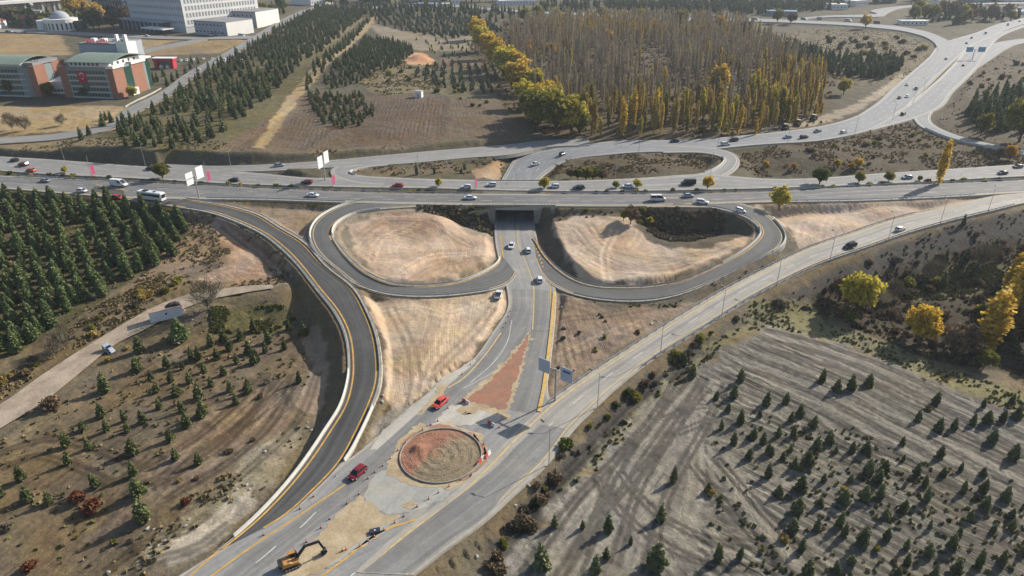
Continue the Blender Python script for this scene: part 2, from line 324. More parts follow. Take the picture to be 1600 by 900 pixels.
# ------------------------------------------------------------------ ground height
CTRL = [(700,540,0.3),(640,600,0.1),(600,520,0.6),(950,540,-.1),(900,600,-.1),(690,710,0),(1080,480,0.3),
 (150,650,-2.5),(300,600,-2.5),(100,850,-2.5),(300,800,-1.2),(430,540,-3.4),(470,560,-3.4),(480,640,-2.6),(430,680,-2.2),(450,470,-2.2),(-100,700,-2.5),(380,760,-.8),(-200,900,-2.8),(250,890,-.7),
 (100,450,-.5),(200,380,1.0),(0,330,2.5),(-200,400,0.5),(380,400,2.0),(330,450,0.5),(260,430,0.3),(0,560,-1.6),(430,440,1.3),
 (430,333,4.6),(370,322,5.2),(640,380,2.0),(700,410,.9),(600,360,3.2),(720,380,1.2),(560,380,3.4),
 (950,380,3.2),(1100,405,3.6),(1150,385,3.8),(900,410,2.6),(875,385,3.2),(1066,358,-5),(1098,350,-4.5),(1044,362,-2.5),(930,345,5),(590,338,5.0),(640,338,5.2),(670,340,4.6),(560,350,4.8),(735,350,0.2),(765,355,0.0),(745,340,1.0),(960,338,5.4),(890,352,4.2),(1000,420,2.6),(940,435,1.3),
 (1300,350,4.4),(1230,370,3.6),(1400,330,4.8),(1000,640,-2),(1200,600,-2),(1000,750,-2.2),(1400,800,-2),(1550,650,-3),(1100,580,-2),(850,850,-1.8),(900,720,-1.6),(1200,900,-2),(1600,900,-2),(1900,900,-2),
 (1350,470,-6),(1500,450,-7),(1580,520,-7),(1450,400,-4),(1580,380,-3),(1450,530,-6),(1250,470,-3),(1180,500,-2.4),(1800,500,-6),(1320,520,-3.4),(1900,380,-3),
 (680,265,4.8),(1000,255,5),(1300,240,6),(1480,240,6),(500,200,9),(300,190,9.5),(600,200,9),(700,180,8.5),(1000,180,7),(1200,120,7),(500,100,10.5),(100,190,8),(100,120,8.5),(300,70,9.5),(800,60,9),(1400,100,7.5),(1550,150,8),(1600,210,6.5),
 (110,236,10.5),(160,234,11.5),(200,226,11.5),(300,236,11.2),(380,238,10.4),(450,240,9.2),(560,228,8.5),(700,218,7.5),(60,235,7.5),(0,60,9),(400,20,10),(700,20,10),(1000,10,8),(1300,10,7.5),(1600,10,7),(-400,100,9),(2000,100,8),(740,262,2.8),(890,265,3.2)]
CT = np.array([P(x, y, z) for x, y, z in CTRL])
def bgz(x, y):
    out = np.empty(len(x))
    for a in range(0, len(x), 60000):
        b = slice(a, a+60000)
        d2 = (x[b, None]-CT[None, :, 0])**2+(y[b, None]-CT[None, :, 1])**2
        w = 1/(d2+30)**1.6; out[b] = (w*CT[None, :, 2]).sum(1)/w.sum(1)
    return out
BUMPS = [(655,91,9.0,8,4.0),(330,398,1.5,5,-1.6),(350,402,1.5,5,1.4),(690,350,3.0,7,1.5),(250,700,-2,9,.4),(655,560,0.4,12,.7),(700,520,.4,10,.8),(985,530,0,10,.9),(1250,350,4.4,14,.8),(1350,333,4.6,10,.6),(160,500,-1,8,.7),(340,485,.4,6,.9),(420,705,-1.5,5,.9),(1180,455,0,6,.6)]
BP = [(P(x, y, z), r, a) for x, y, z, r, a in BUMPS]
rr = 44*np.exp(np.arange(0, 1060)*0.00438)
ang = np.concatenate([np.arange(-112, -56, 2.5), np.arange(-56, 56.01, 0.14), np.arange(58, 113, 2.5)])
NA, NR = len(ang), len(rr)
AA, RRg = np.meshgrid(np.radians(ang), rr)
GX = (RRg*np.sin(AA)).ravel(); GY = (RRg*np.cos(AA)).ravel(); GR = RRg.ravel()
GZ = bgz(GX, GY)
for c, r, a in BP: GZ += a*np.exp(-((GX-c[0])**2+(GY-c[1])**2)/(2*r*r*0.5))
GZ += (fbm(GX*0.045, GY*0.045, 3)-0.5)*1.3*smooth(40, 160, GR)
GZ += (fbm(GX*0.35, GY*0.35, 5)-0.5)*0.55
far = smooth(1500, 3500, GR); GZ += far*(60+90*fbm(GX*0.0012, GY*0.0012, 9))      # hills past the frame
UPL = np.full(len(GX), 1e9); LOL = np.full(len(GX), -1e9); RIN = np.full(len(GX), 99.0)
def clamp_road(rd):
    n = len(rd.C); ch = 14
    for a in range(0, n, ch):
        ii = np.arange(a, min(a+ch, n)); c = rd.C[ii]; mw = rd.hw[ii].max()+16
        m = np.nonzero((GX > c[:, 0].min()-mw) & (GX < c[:, 0].max()+mw) & (GY > c[:, 1].min()-mw) & (GY < c[:, 1].max()+mw))[0]
        if not len(m): continue
        dx = GX[m, None]-c[None, :, 0]; dy = GY[m, None]-c[None, :, 1]
        k = np.argmin(dx*dx+dy*dy, 1); ar = np.arange(len(m)); dx = dx[ar, k]; dy = dy[ar, k]; kk = ii[k]
        lat = dx*rd.N[kk, 0]+dy*rd.N[kk, 1]; t = dx*rd.T[kk, 0]+dy*rd.T[kk, 1]
        d = np.hypot(np.maximum(np.abs(lat)-rd.hw[kk], 0), np.maximum(np.abs(t)-rd.step[kk], 0))
        RIN[m] = np.minimum(RIN[m], d)
        r = GR[m]; dd = np.maximum(d-(1.3+0.004*r), 0); z = rd.C[kk, 2]-0.22-0.0009*r
        s = np.full(len(m), rd.slope)
        if rd.name == 'underpass_road': s = np.where(GY[m] > 231, 5.0, s)
        UPL[m] = np.minimum(UPL[m], z+dd*s); LOL[m] = np.maximum(LOL[m], z-dd*s)
for rd in ROADS.values():
    if rd.clampit: clamp_road(rd)
GZ = np.minimum(np.maximum(GZ, LOL), UPL)
ZG = GZ.reshape(NR, NA); RG = RIN.reshape(NR, NA)
def gsample(arr, x, y):
    x = np.atleast_1d(np.asarray(x, float)); y = np.atleast_1d(np.asarray(y, float))
    fr = np.clip(np.interp(np.log(np.hypot(x, y)), np.log(rr), np.arange(NR)), 0, NR-1.001)
    fa = np.clip(np.interp(np.degrees(np.arctan2(x, y)), ang, np.arange(NA)), 0, NA-1.001)
    i = fr.astype(int); j = fa.astype(int); u = fr-i; v = fa-j
    return (arr[i, j]*(1-u)*(1-v)+arr[i+1, j]*u*(1-v)+arr[i, j+1]*(1-u)*v+arr[i+1, j+1]*u*v)
def gz(x, y): return gsample(ZG, x, y)
def G(px, py, z0=3.0):                          # ground point seen at a photo pixel
    z = z0
    for _ in range(9):
        p = P(px, py, z); z = 0.5*z+0.5*float(gz(p[0], p[1])[0])
    return np.array([p[0], p[1], float(gz(p[0], p[1])[0])])
def roadz(x, y):                                # top of the highest road sheet at a point, or None
    best = None
    for rd in ROADS.values():
        dx = x-rd.C[:, 0]; dy = y-rd.C[:, 1]; k = int(np.argmin(dx*dx+dy*dy))
        lat = abs(dx[k]*rd.N[k, 0]+dy[k]*rd.N[k, 1]); t = abs(dx[k]*rd.T[k, 0]+dy[k]*rd.T[k, 1])
        if lat <= rd.hw[k]+0.3 and t <= rd.step[k]+1:
            z = rd.C[k, 2]+rd.dz()
            if best is None or z > best: best = z
    return best
def GRD(px, py):                                # point on the road surface (else ground) at a pixel
    z = 6.5
    for _ in range(10):
        p = P(px, py, z); q = roadz(p[0], p[1]); zt = q if q is not None else float(gz(p[0], p[1])[0])
        z = 0.4*z+0.6*zt
    return np.array([p[0], p[1], zt])
# ------------------------------------------------------------------ ground cover zones: polygon px, colour as lit but for the shaded right bank, feather m, veg, streak (kind, angle or centre, amplitude)
ZONES = [
 ('far', [(-800,260),(2400,260),(2400,-60),(-800,-60)], (104,98,80), 10, .4, None),
 ('northstrip', [(-400,232),(0,236),(120,232),(350,236),(500,242),(640,232),(640,226),(400,222),(0,222),(-400,215)], (136,121,92), 2, .3, None),
 ('grassA', [(-300,165),(212,166),(196,192),(110,206),(0,214),(-300,214)], (168,146,108), 2, .22, ('l',0,.5)),
 ('grassB', [(-300,50),(92,53),(110,86),(-300,92)], (160,138,104), 3, .15, None),
 ('grassC', [(196,58),(300,60),(212,80),(196,84)], (158,137,102), 2, .15, None),
 ('grassD', [(225,86),(330,62),(398,60),(345,84),(225,88)], (150,130,98), 2, .2, None),
 ('forestfloor', [(150,215),(330,90),(440,40),(560,20),(590,24),(470,150),(395,220),(330,240),(200,232)], (116,108,76), 3, .5, None),
 ('forestgap', [(480,30),(570,28),(540,50),(500,80),(440,120),(470,70)], (140,126,95), 3, .3, None),
 ('tilled', [(335,242),(395,200),(455,160),(470,148),(560,146),(770,152),(800,180),(815,214),(640,230),(460,240)], (114,99,81), 2, .12, ('l',8,1.1)),
 ('tilled2', [(555,158),(700,150),(700,215),(540,228),(520,200)], (108,92,76), 3, .08, ('l',4,1.2)),
 ('hillgrass', [(575,110),(640,90),(700,105),(690,140),(600,150),(560,130)], (130,118,90), 3, .35, None),
 ('plots', [(640,100),(760,105),(790,160),(690,148)], (118,110,84), 3, .35, ('l',10,.8)),
 ('bare', [(575,35),(640,50),(760,60),(750,78),(660,80),(600,62)], (150,137,114), 3, .2, None),
 ('mound', [(632,97),(645,82),(660,82),(680,95),(672,102),(640,101)], (204,158,120), 1.5, 0, None),
 ('mound2', [(690,90),(760,92),(750,104),(690,104)], (128,108,88), 2, .2, None),
 ('straight', [(392,232),(412,232),(470,150),(520,95),(590,28),(583,26),(500,95),(450,150)], (172,150,112), 1.2, .1, ('p',(400,225,580,30),.5)),
 ('woodfloor', [(735,70),(790,30),(1100,30),(1240,60),(1310,110),(1290,195),(1200,208),(1090,217),(870,216),(800,190)], (104,92,70), 4, .4, None),
 ('scrub', [(1200,62),(1260,45),(1400,50),(1470,75),(1430,120),(1330,140),(1280,110)], (124,113,92), 3, .5, None),
 ('sandy', [(1170,205),(1290,180),(1360,150),(1410,115),(1430,120),(1345,172),(1270,196),(1200,207)], (166,152,130), 2, .2, None),
 ('farright', [(1462,195),(1500,130),(1560,85),(1800,70),(1800,260),(1600,235),(1500,212)], (106,96,80), 3, .45, None),
 ('rightmid', [(1150,262),(1160,235),(1280,222),(1420,190),(1440,205),(1540,232),(1700,262),(1400,268),(1200,276)], (102,91,74), 2, .45, None),
 ('isleL', [(545,272),(570,262),(795,243),(778,282),(600,277)], (116,104,84), 1, .4, None),
 ('isleLs', [(735,268),(790,248),(780,282),(745,278)], (172,144,110), 1.5, .1, None),
 ('isleR', [(845,282),(870,262),(950,243),(1105,240),(1128,248),(1090,270),(960,280)], (104,92,74), 1, .45, None),
 ('median', [(-300,258),(400,287),(800,296),(1200,293),(1700,270),(1700,276),(1200,301),(800,305),(400,295),(-300,267)], (104,98,70), .5, .55, None),
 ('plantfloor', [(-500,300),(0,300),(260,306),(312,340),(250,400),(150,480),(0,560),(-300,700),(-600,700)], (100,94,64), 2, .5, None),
 ('dirtNW', [(290,328),(370,346),(440,392),(462,440),(430,446),(330,452),(270,440),(180,480),(230,420),(300,360)], (146,126,102), 2, .3, None),
 ('dirtpink', [(310,340),(372,350),(436,400),(440,425),(380,440),(300,440),(360,412),(345,375)], (166,140,116), 2.5, .12, ('p',(330,345,440,420),.6)),
 ('rough', [(60,560),(150,480),(250,430),(280,455),(150,530),(0,630),(-200,760),(-200,690)], (120,105,80), 2, .45, None),
 ('fieldW', [(-400,760),(0,690),(80,640),(150,590),(300,500),(430,465),(468,490),(486,560),(478,640),(410,700),(380,760),(290,800),(225,900),(150,1000),(-500,1000)], (118,103,80), 2, .24, ('l',-20,.8)),
 ('fieldWt', [(300,650),(400,600),(462,580),(470,640),(400,700),(300,770),(200,840),(120,850),(260,740)], (122,106,86), 3, .06, ('l',-16,1.0)),
 ('bare_strip', [(470,520),(500,500),(512,560),(505,640),(492,660),(470,640),(486,575)], (164,144,120), 1, .05, None),
 ('grasspatch', [(330,480),(440,478),(462,500),(420,520),(330,520)], (112,108,74), 2, .6, None),
 ('rubbleSW', [(290,800),(400,700),(470,660),(470,690),(420,760),(330,830),(240,890),(200,890)], (146,135,112), 1.5, .4, None),
 ('apronSW', [(245,872),(330,795),(388,772),(404,792),(300,872),(262,888)], (164,154,136), 1.2, .12, None),
 ('wedge', [(315,318),(430,318),(560,322),(500,340),(480,375),(430,352),(380,328)], (152,134,112), 1.2, .15, ('l',90,.4)),
 ('wedgegreen', [(300,311),(400,313),(540,319),(500,324),(400,317)], (98,92,62), .5, .7, None),
 ('loopL', [(505,340),(560,325),(790,322),(792,400),(760,425),(680,448),(600,445),(540,415),(515,370)], (152,138,116), 1, .15, ('c',(650,385),.4)),
 ('loopLs', [(545,352),(600,330),(690,333),(735,365),(775,382),(772,412),(710,436),(640,440),(590,425),(555,392)], (194,168,141), 2, .02, ('c',(600,390),.5)),
 ('loopLred', [(560,350),(610,333),(680,336),(690,370),(640,388),(580,385)], (184,156,130), 3, .02, ('c',(600,395),.5)),
 ('loopLveg', [(640,324),(775,324),(775,370),(745,360),(715,345),(690,338)], (84,78,62), 1.5, .65, None),
 ('sandW', [(565,462),(640,468),(760,458),(795,452),(793,482),(768,515),(728,565),(690,592),(640,635),(608,655),(604,600),(598,530)], (194,171,143), 1, .03, ('p',(640,470,640,640),.45)),
 ('sandWg', [(590,655),(606,640),(640,636),(690,595),(660,640),(592,700),(560,712),(575,690)], (160,150,132), 1, .25, None),
 ('triE', [(868,456),(905,466),(970,478),(1070,468),(1130,452),(1040,505),(960,553),(890,600),(856,630),(866,540)], (150,130,110), 1, .2, ('l',5,.8)),
 ('triEn', [(870,455),(960,471),(1100,450),(1200,405),(1235,400),(1150,448),(1050,480),(940,482)], (110,101,86), 1.5, .4, None),
 ('loopR', [(838,350),(860,330),(1110,322),(1150,335),(1188,360),(1175,380),(1100,424),(1040,444),(930,448),(895,436),(855,400)], (104,95,80), 1, .35, None),
 ('loopRs', [(862,350),(905,338),(985,340),(1010,372),(1050,388),(1110,388),(1160,368),(1186,366),(1168,384),(1092,422),(1030,441),(935,445),(905,436),(885,412)], (194,171,146), 1.5, .02, ('c',(1040,330),.5)),
 ('pit', [(985,326),(1108,324),(1140,345),(1118,368),(1070,380),(1030,372),(1000,352)], (88,78,62), 2, .5, None),
 ('triSand', [(1178,320),(1300,318),(1545,311),(1400,340),(1262,387),(1246,386),(1222,352)], (198,176,153), 1.2, .02, ('l',3,.5)),
 ('loopRout', [(1228,352),(1246,384),(1230,400),(1205,405),(1226,380)], (118,108,92), 1, .3, None),
 ('slopeE', [(760,860),(850,745),(900,690),(945,640),(1100,532),(1200,467),(1350,402),(1480,355),(1620,322),(2000,290),(2000,420),(1550,440),(1400,440),(1250,480),(1180,500),(1100,570),(1000,650),(900,760),(800,900)], (90,86,80), 2, .42, None),  # rubble bank in shade: its shade is put into this darker ground tone
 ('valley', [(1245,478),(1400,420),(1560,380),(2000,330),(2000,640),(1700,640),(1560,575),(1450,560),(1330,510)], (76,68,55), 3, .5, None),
 ('valleyg', [(1400,440),(1560,400),(1590,420),(1480,470),(1420,468)], (112,108,76), 2, .5, None),
 ('verge', [(1180,470),(1260,465),(1300,505),(1400,545),(1600,615),(1800,690),(1800,720),(1600,650),(1450,590),(1330,540),(1200,510),(1130,540),(1080,590),(900,770),(880,760),(1000,640)], (132,126,92), 2, .45, None),
 ('fieldE', [(1195,512),(1325,540),(1450,592),(1600,650),(1950,770),(2100,1060),(620,1060),(740,920),(860,800),(960,690),(1060,600),(1130,548)], (124,119,108), 2, .10, ('l',43,1.25)),
 ('fieldE2', [(960,690),(1060,600),(1110,600),(1100,720),(1080,860),(900,1000),(700,1000),(860,800)], (132,126,114), 4, .08, ('l',-40,.9)),
 ('fieldE3', [(1120,640),(1250,650),(1480,720),(1700,760),(1700,1000),(1180,1000),(1100,800)], (118,113,101), 4, .18, ('l',46,1.15)),
 ('tracks', [(1075,640),(1084,640),(1096,720),(1085,800),(1060,840),(1052,838),(1072,790),(1084,720)], (136,129,114), .9, .0, None),
 ('tracks2', [(1100,700),(1112,700),(1180,790),(1250,880),(1238,884),(1168,795)], (134,127,112), .9, .0, None),
]
GC = np.tile(alb((124,110,86)), (len(GX), 1)); GV = np.full(len(GX), .4); GROW = np.zeros((len(GX), 3)); 
n1 = fbm(GX*.22, GY*.22, 21)-.5; n2 = fbm(GX*.9, GY*.9, 33)-.5
def polyd(px_, x, y):
    n = len(px_); ins = np.zeros(len(x), bool); d = np.full(len(x), 1e9)
    for i in range(n):
        a = px_[i]; b = px_[(i+1) % n]
        c = ((a[1] > y) != (b[1] > y)) & (x < (b[0]-a[0])*(y-a[1])/(b[1]-a[1]+1e-12)+a[0]); ins ^= c
        ex, ey = b-a; t = np.clip(((x-a[0])*ex+(y-a[1])*ey)/(ex*ex+ey*ey+1e-9), 0, 1)
        d = np.minimum(d, np.hypot(x-a[0]-t*ex, y-a[1]-t*ey))
    return np.where(ins, d, -d)
ZPOLY = {}
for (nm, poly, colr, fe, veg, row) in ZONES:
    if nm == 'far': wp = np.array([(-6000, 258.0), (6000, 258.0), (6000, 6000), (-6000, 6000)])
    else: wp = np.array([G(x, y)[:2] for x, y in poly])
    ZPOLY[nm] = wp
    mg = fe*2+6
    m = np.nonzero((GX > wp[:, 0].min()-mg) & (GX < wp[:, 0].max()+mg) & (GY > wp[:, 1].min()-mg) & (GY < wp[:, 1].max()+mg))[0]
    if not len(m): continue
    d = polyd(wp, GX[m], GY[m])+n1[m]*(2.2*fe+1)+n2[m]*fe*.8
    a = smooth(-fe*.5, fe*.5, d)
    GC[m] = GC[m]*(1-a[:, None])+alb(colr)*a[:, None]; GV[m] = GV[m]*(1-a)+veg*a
    inner = smooth(0.0, 2.5, d); hit = d > 0
    GROW[m, 2] *= np.where(d < 0, smooth(0.3, 3.0, -d), 1.0)
    if row:
        if row[0] == 'l':
            th = R(row[1]); u = GX[m]*math.cos(th)+GY[m]*math.sin(th); v = -GX[m]*math.sin(th)+GY[m]*math.cos(th)
        elif row[0] == 'p':
            q = row[1]; A = G(q[0], q[1])[:2]; B = G(q[2], q[3])[:2]; t = (B-A)/np.linalg.norm(B-A)
            u = -(GX[m]-A[0])*t[1]+(GY[m]-A[1])*t[0]; v = (GX[m]-A[0])*t[0]+(GY[m]-A[1])*t[1]
            u = u+3.5*np.sin(v*.05)
        else:
            A = G(*row[1])[:2]; dx = GX[m]-A[0]; dy = GY[m]-A[1]; u = np.hypot(dx, dy*1.0)+n1[m]*.0+3*vnoise(GX[m]*.03, GY[m]*.03, 8); v = np.arctan2(dy, dx)*u.mean()
        h = m[hit]; GROW[h, 0] = u[hit]; GROW[h, 1] = v[hit]; GROW[h, 2] = (row[2]*inner)[hit]
    else: GROW[m[hit], 2] *= (1-a[hit])
# furrows of the tilled fields as real relief where the sheet is fine enough
fur = smooth(0.5, 1.0, GROW[:, 2])*smooth(230, 120, GR)*smooth(2.0, 4.0, RIN)
fz = np.sin(GROW[:, 0]*2*math.pi/2.0+2.5*vnoise(GX*.12, GY*.12, 4))*.09*fur*(0.5+vnoise(GX*.08, GY*.08, 6))
GZ2 = GZ+np.where(GZ+fz < UPL, fz, 0)
GVG = GV.reshape(NR, NA)
V = np.stack([GX, GY, GZ2], 1); idx = np.arange(NR*NA).reshape(NR, NA)
Q = np.stack([idx[:-1, :-1], idx[:-1, 1:], idx[1:, 1:], idx[1:, :-1]], -1).reshape(-1, 4)[:, ::-1]
# wheel tracks pressed into the fields and the graded sand
TRK = np.zeros(len(GX))
def track_line(pl, gauge=2.1, wid=.8, amt=-.3):
    pl = np.asarray(pl, float); d = np.gradient(pl, axis=0); d /= np.linalg.norm(d, axis=1)[:, None]+1e-9; nn = np.stack([-d[:, 1], d[:, 0]], 1)
    m = np.nonzero((GX > pl[:, 0].min()-3) & (GX < pl[:, 0].max()+3) & (GY > pl[:, 1].min()-3) & (GY < pl[:, 1].max()+3))[0]
    if not len(m): return
    for sg in (-1, 1):
        q = pl+nn*gauge*.5*sg; best = np.full(len(m), 1e9)
        for i in range(len(q)-1):
            a = q[i]; e = q[i+1]-a; t = np.clip(((GX[m]-a[0])*e[0]+(GY[m]-a[1])*e[1])/(e@e+1e-9), 0, 1); best = np.minimum(best, np.hypot(GX[m]-a[0]-t*e[0], GY[m]-a[1]-t*e[1]))
        v = amt*smooth(wid*1.1, wid*.35, best); TRK[m] = np.where(np.abs(v) > np.abs(TRK[m]), v, TRK[m])
def pxtrack(pts, n=1, gap=2.7, amt=-.3, **kw):
    w = np.array([G(x, y) for x, y in pts]); pl = catmull(np.hstack([w, w]), 1.5)[:, :2]; d = np.gradient(pl, axis=0); d /= np.linalg.norm(d, axis=1)[:, None]+1e-9; nn = np.stack([-d[:, 1], d[:, 0]], 1)
    for i in range(n): track_line(pl+nn*gap*(i-(n-1)/2), amt=amt*(1 if i % 2 == 0 else -.7), **kw)
for pts, am in [([(1077,640),(1090,720),(1078,800),(1040,880)],.3),([(1100,700),(1170,780),(1260,890)],.3),([(1060,600),(980,690),(900,790),(840,890)],.22),([(1090,590),(1010,690),(940,800),(900,890)],-.3),([(1195,530),(1300,570),(1430,630),(1600,720)],-.35),([(1180,560),(1280,600),(1420,670),(1600,780)],.25),([(1160,590),(1250,640),(1330,720),(1420,830)],-.3),([(1000,700),(1080,690),(1200,700),(1320,690)],.25),([(1100,790),(1200,760),(1330,720),(1480,730)],.28),([(1200,880),(1130,800),(1110,720),(1130,620)],-.25),
  ([(60,760),(160,700),(290,640),(430,600)],-.25),([(130,840),(230,770),(330,720),(420,690)],.2),([(250,760),(320,700),(400,650),(460,600)],-.28),([(200,890),(260,850),(330,820),(400,740)],.25),([(320,640),(380,700),(380,740),(330,770)],.22),([(0,700),(90,650),(150,600)],.25),([(30,600),(20,560),(60,520)],.2),([(350,350),(420,410),(440,440),(380,450)],-.25),([(330,350),(380,390),(430,430)],.22),([(310,440),(360,420),(420,425),(440,410)],.22),
  ([(610,480),(640,540),(650,600),(640,640)],-.22),([(700,470),(690,530),(660,590),(640,630)],.2),([(770,480),(720,540),(670,590)],-.2),([(760,470),(700,490),(640,480),(600,490)],.2),([(560,370),(600,345),(680,350),(740,385)],-.2),([(620,430),(680,400),(760,395)],.22),([(640,440),(690,415),(770,410)],-.2),([(580,410),(600,370),(660,345)],.2),
  ([(900,360),(940,400),(1000,420),(1090,410)],-.22),([(890,390),(950,425),(1030,430),(1140,395)],.2),([(920,350),(960,390),(1040,405),(1150,380)],-.2),([(950,440),(945,400),(960,360)],.25),([(1200,330),(1320,335),(1450,325)],-.18),([(1250,370),(1260,345),(1400,325)],.16),
  ([(880,500),(960,490),(1060,475)],-.25),([(870,560),(930,530),(1000,505)],.2),([(470,235),(540,190),(640,165),(760,170)],-.25),([(350,238),(440,180),(480,150)],.25)]: pxtrack(pts, amt=am*1.25)
for pts, n in [([(1150,560),(1260,600),(1400,670),(1620,790)],7),([(1195,525),(1320,560),(1450,620),(1640,720)],6),([(1075,600),(1000,690),(900,800),(830,900)],6),([(1100,590),(1060,660),(1000,760),(960,880)],5),([(1040,660),(1100,640),(1180,650),(1260,690)],4),([(1110,720),(1180,800),(1280,900)],4),([(960,740),(1010,800),(1100,850),(1200,860)],4),([(1300,700),(1400,720),(1500,770),(1620,860)],4),
  ([(462,585),(430,650),(360,720),(260,780)],5),([(440,585),(380,650),(300,710),(190,770)],4),([(180,900),(240,860),(300,840),(340,810)],3),([(0,720),(60,700),(120,710),(190,740)],3)]: pxtrack(pts, n=n, amt=-.46 if pts[0][0] > 600 else -.46, gauge=1.35, wid=.7)
_g = random.Random(77)
for nm, n_t, am in (('fieldE', 16, .28), ('fieldW', 14, .22), ('sandW', 16, .2), ('loopRs', 18, .2), ('loopLs', 16, .2), ('triSand', 9, .18), ('triE', 5, .18), ('rough', 5, .2)):
    wp = ZPOLY[nm]; c = wp.mean(0); sp = wp.std(0)
    for _ in range(n_t):
        p = c+np.array((_g.gauss(0, 1), _g.gauss(0, 1)))*np.minimum(sp, 45); h = _g.uniform(0, 6.28); cv = _g.gauss(0, .04); pts = []
        for i in range(30): pts.append(p.copy()); h += cv*1.5; p = p+1.5*np.array((math.cos(h), math.sin(h)))
        pts = np.array(pts); k_ = polyd(wp, pts[:, 0], pts[:, 1]) > .5
        if k_.sum() > 8: track_line(pts[k_], amt=_g.choice((-1, 1))*am*_g.uniform(.6, 1.1), wid=.75)
TRK *= smooth(.6, 1.6, RIN)
def mat_ground():
    k = NT('ground_soil'); o = k.obj()
    c = k.n('ShaderNodeAttribute', attribute_name='tone').outputs['Color']
    rw = k.n('ShaderNodeAttribute', attribute_name='row').outputs['Vector']
    vg = k.n('ShaderNodeAttribute', attribute_name='veg').outputs['Fac']
    sep = k.n('ShaderNodeSeparateXYZ'); k.l(rw, sep.inputs[0]); amp = sep.outputs[2]
    big = k.noise(o, .03, 4); med = k.noise(o, .28, 6, .66); fine = k.noise(o, 1.5, 6, .75); clod = k.noise(o, .75, 5, .7)
    st = k.noise(k.scale(rw, (1.25, .045, 0)), 1.0, 4, .65)
    st2 = k.noise(k.scale(rw, (3.6, .13, 0)), 1.0, 3, .6)
    f = k.math('MULTIPLY', k.rng(big, .3, .7, .86, 1.14), k.rng(med, .28, .72, .74, 1.26))
    f = k.math('MULTIPLY', f, k.rng(fine, .25, .75, .74, 1.26))
    f = k.math('MULTIPLY', f, k.rng(clod, .3, .7, .82, 1.18))
    f = k.math('ADD', 1.0, k.math('MULTIPLY', k.math('SUBTRACT', f, 1.0), k.rng(vg, 0.02, .2, .55, 1.0)))
    s = k.math('ADD', k.math('MULTIPLY', k.math('SUBTRACT', st, .5), 1.15), k.math('MULTIPLY', k.math('SUBTRACT', st2, .5), .7))
    wv = k.math('SINE', k.math('ADD', k.math('MULTIPLY', sep.outputs[0], 2.9), k.math('MULTIPLY', k.noise(o, .09, 4), 11.0)))
    wv = k.math('MULTIPLY', wv, k.math('MULTIPLY', k.rng(k.noise(o, .05, 3), .38, .6, .02, .30), k.math('GREATER_THAN', amp, .93)))
    s = k.math('ADD', s, wv)
    trk = k.n('ShaderNodeAttribute', attribute_name='trk').outputs['Fac']
    amp = k.math('MULTIPLY', amp, k.rng(k.noise(o, .045, 4, .6), .38, .62, .3, 1.15))
    f = k.math('MULTIPLY', f, k.math('ADD', 1.0, k.math('MULTIPLY', s, amp)))
    col = k.mul(c, f)
    col = k.mul(col, k.math('ADD', 1.0, k.math('MULTIPLY', trk, k.rng(fine, .3, .7, .55, 1.3))))
    # hue drift between warm bare soil and straw
    col = k.mixc(k.rng(k.noise(o, .11, 4), .4, .65, 0, .35), col, k.mul(col, 1.0))
    hs = k.n('ShaderNodeHueSaturation'); k.l(col, hs.inputs['Color']); k.l(k.rng(k.noise(o, .07, 4), .3, .7, .75, 1.2), hs.inputs['Saturation'])
    k.l(k.rng(k.noise(o, .16, 4), .3, .7, .488, .512), hs.inputs['Hue'])
    # low weeds and dry tufts
    tn = k.noise(o, .75, 5, .7); thr = k.math('SUBTRACT', .80, k.math('MULTIPLY', vg, .55))
    msk = k.math('MULTIPLY', k.math('SUBTRACT', tn, thr), 9.0, True)
    wn = k.noise(o, .2, 3)
    wc = k.mixc(k.rng(wn, .4, .6, 0, 1), alb((74, 74, 46)), alb((112, 94, 62)))
    col = k.mixc(k.math('MULTIPLY', msk, .75), hs.outputs[0], wc)
    k.l(col, k.b.inputs['Base Color'])
    h = k.math('ADD', k.math('MULTIPLY', fine, .35), k.math('MULTIPLY', med, .9))
    h = k.math('ADD', h, k.math('MULTIPLY', k.math('MULTIPLY', k.math('ADD', st, k.math('MULTIPLY', st2, .5)), amp), 1.0)); h = k.math('ADD', h, k.math('MULTIPLY', msk, .5))
    k.bump(h, .45, .8); return k.fin(.95, .08)
M['ground'] = mat_ground()
me = fast_mesh('ground', V, Q, M['ground'], smooth_=True)
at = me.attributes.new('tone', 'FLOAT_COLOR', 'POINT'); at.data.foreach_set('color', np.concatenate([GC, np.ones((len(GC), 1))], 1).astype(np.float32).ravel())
at = me.attributes.new('row', 'FLOAT_VECTOR', 'POINT'); at.data.foreach_set('vector', GROW.astype(np.float32).ravel())
at = me.attributes.new('trk', 'FLOAT', 'POINT'); at.data.foreach_set('value', TRK.astype(np.float32))
at = me.attributes.new('veg', 'FLOAT', 'POINT'); at.data.foreach_set('value', GV.astype(np.float32))
link('ground', me, None, 'structure')
for rd in ROADS.values(): rd.build()
def resample(pl, step):
    pl = np.array(pl, float); L = np.concatenate([[0], np.cumsum(np.linalg.norm(np.diff(pl, axis=0), axis=1))])
    ss = np.linspace(0, L[-1], max(2, int(L[-1]/step)+1)); return np.stack([np.interp(ss, L, pl[:, k]) for k in range(3)], 1)
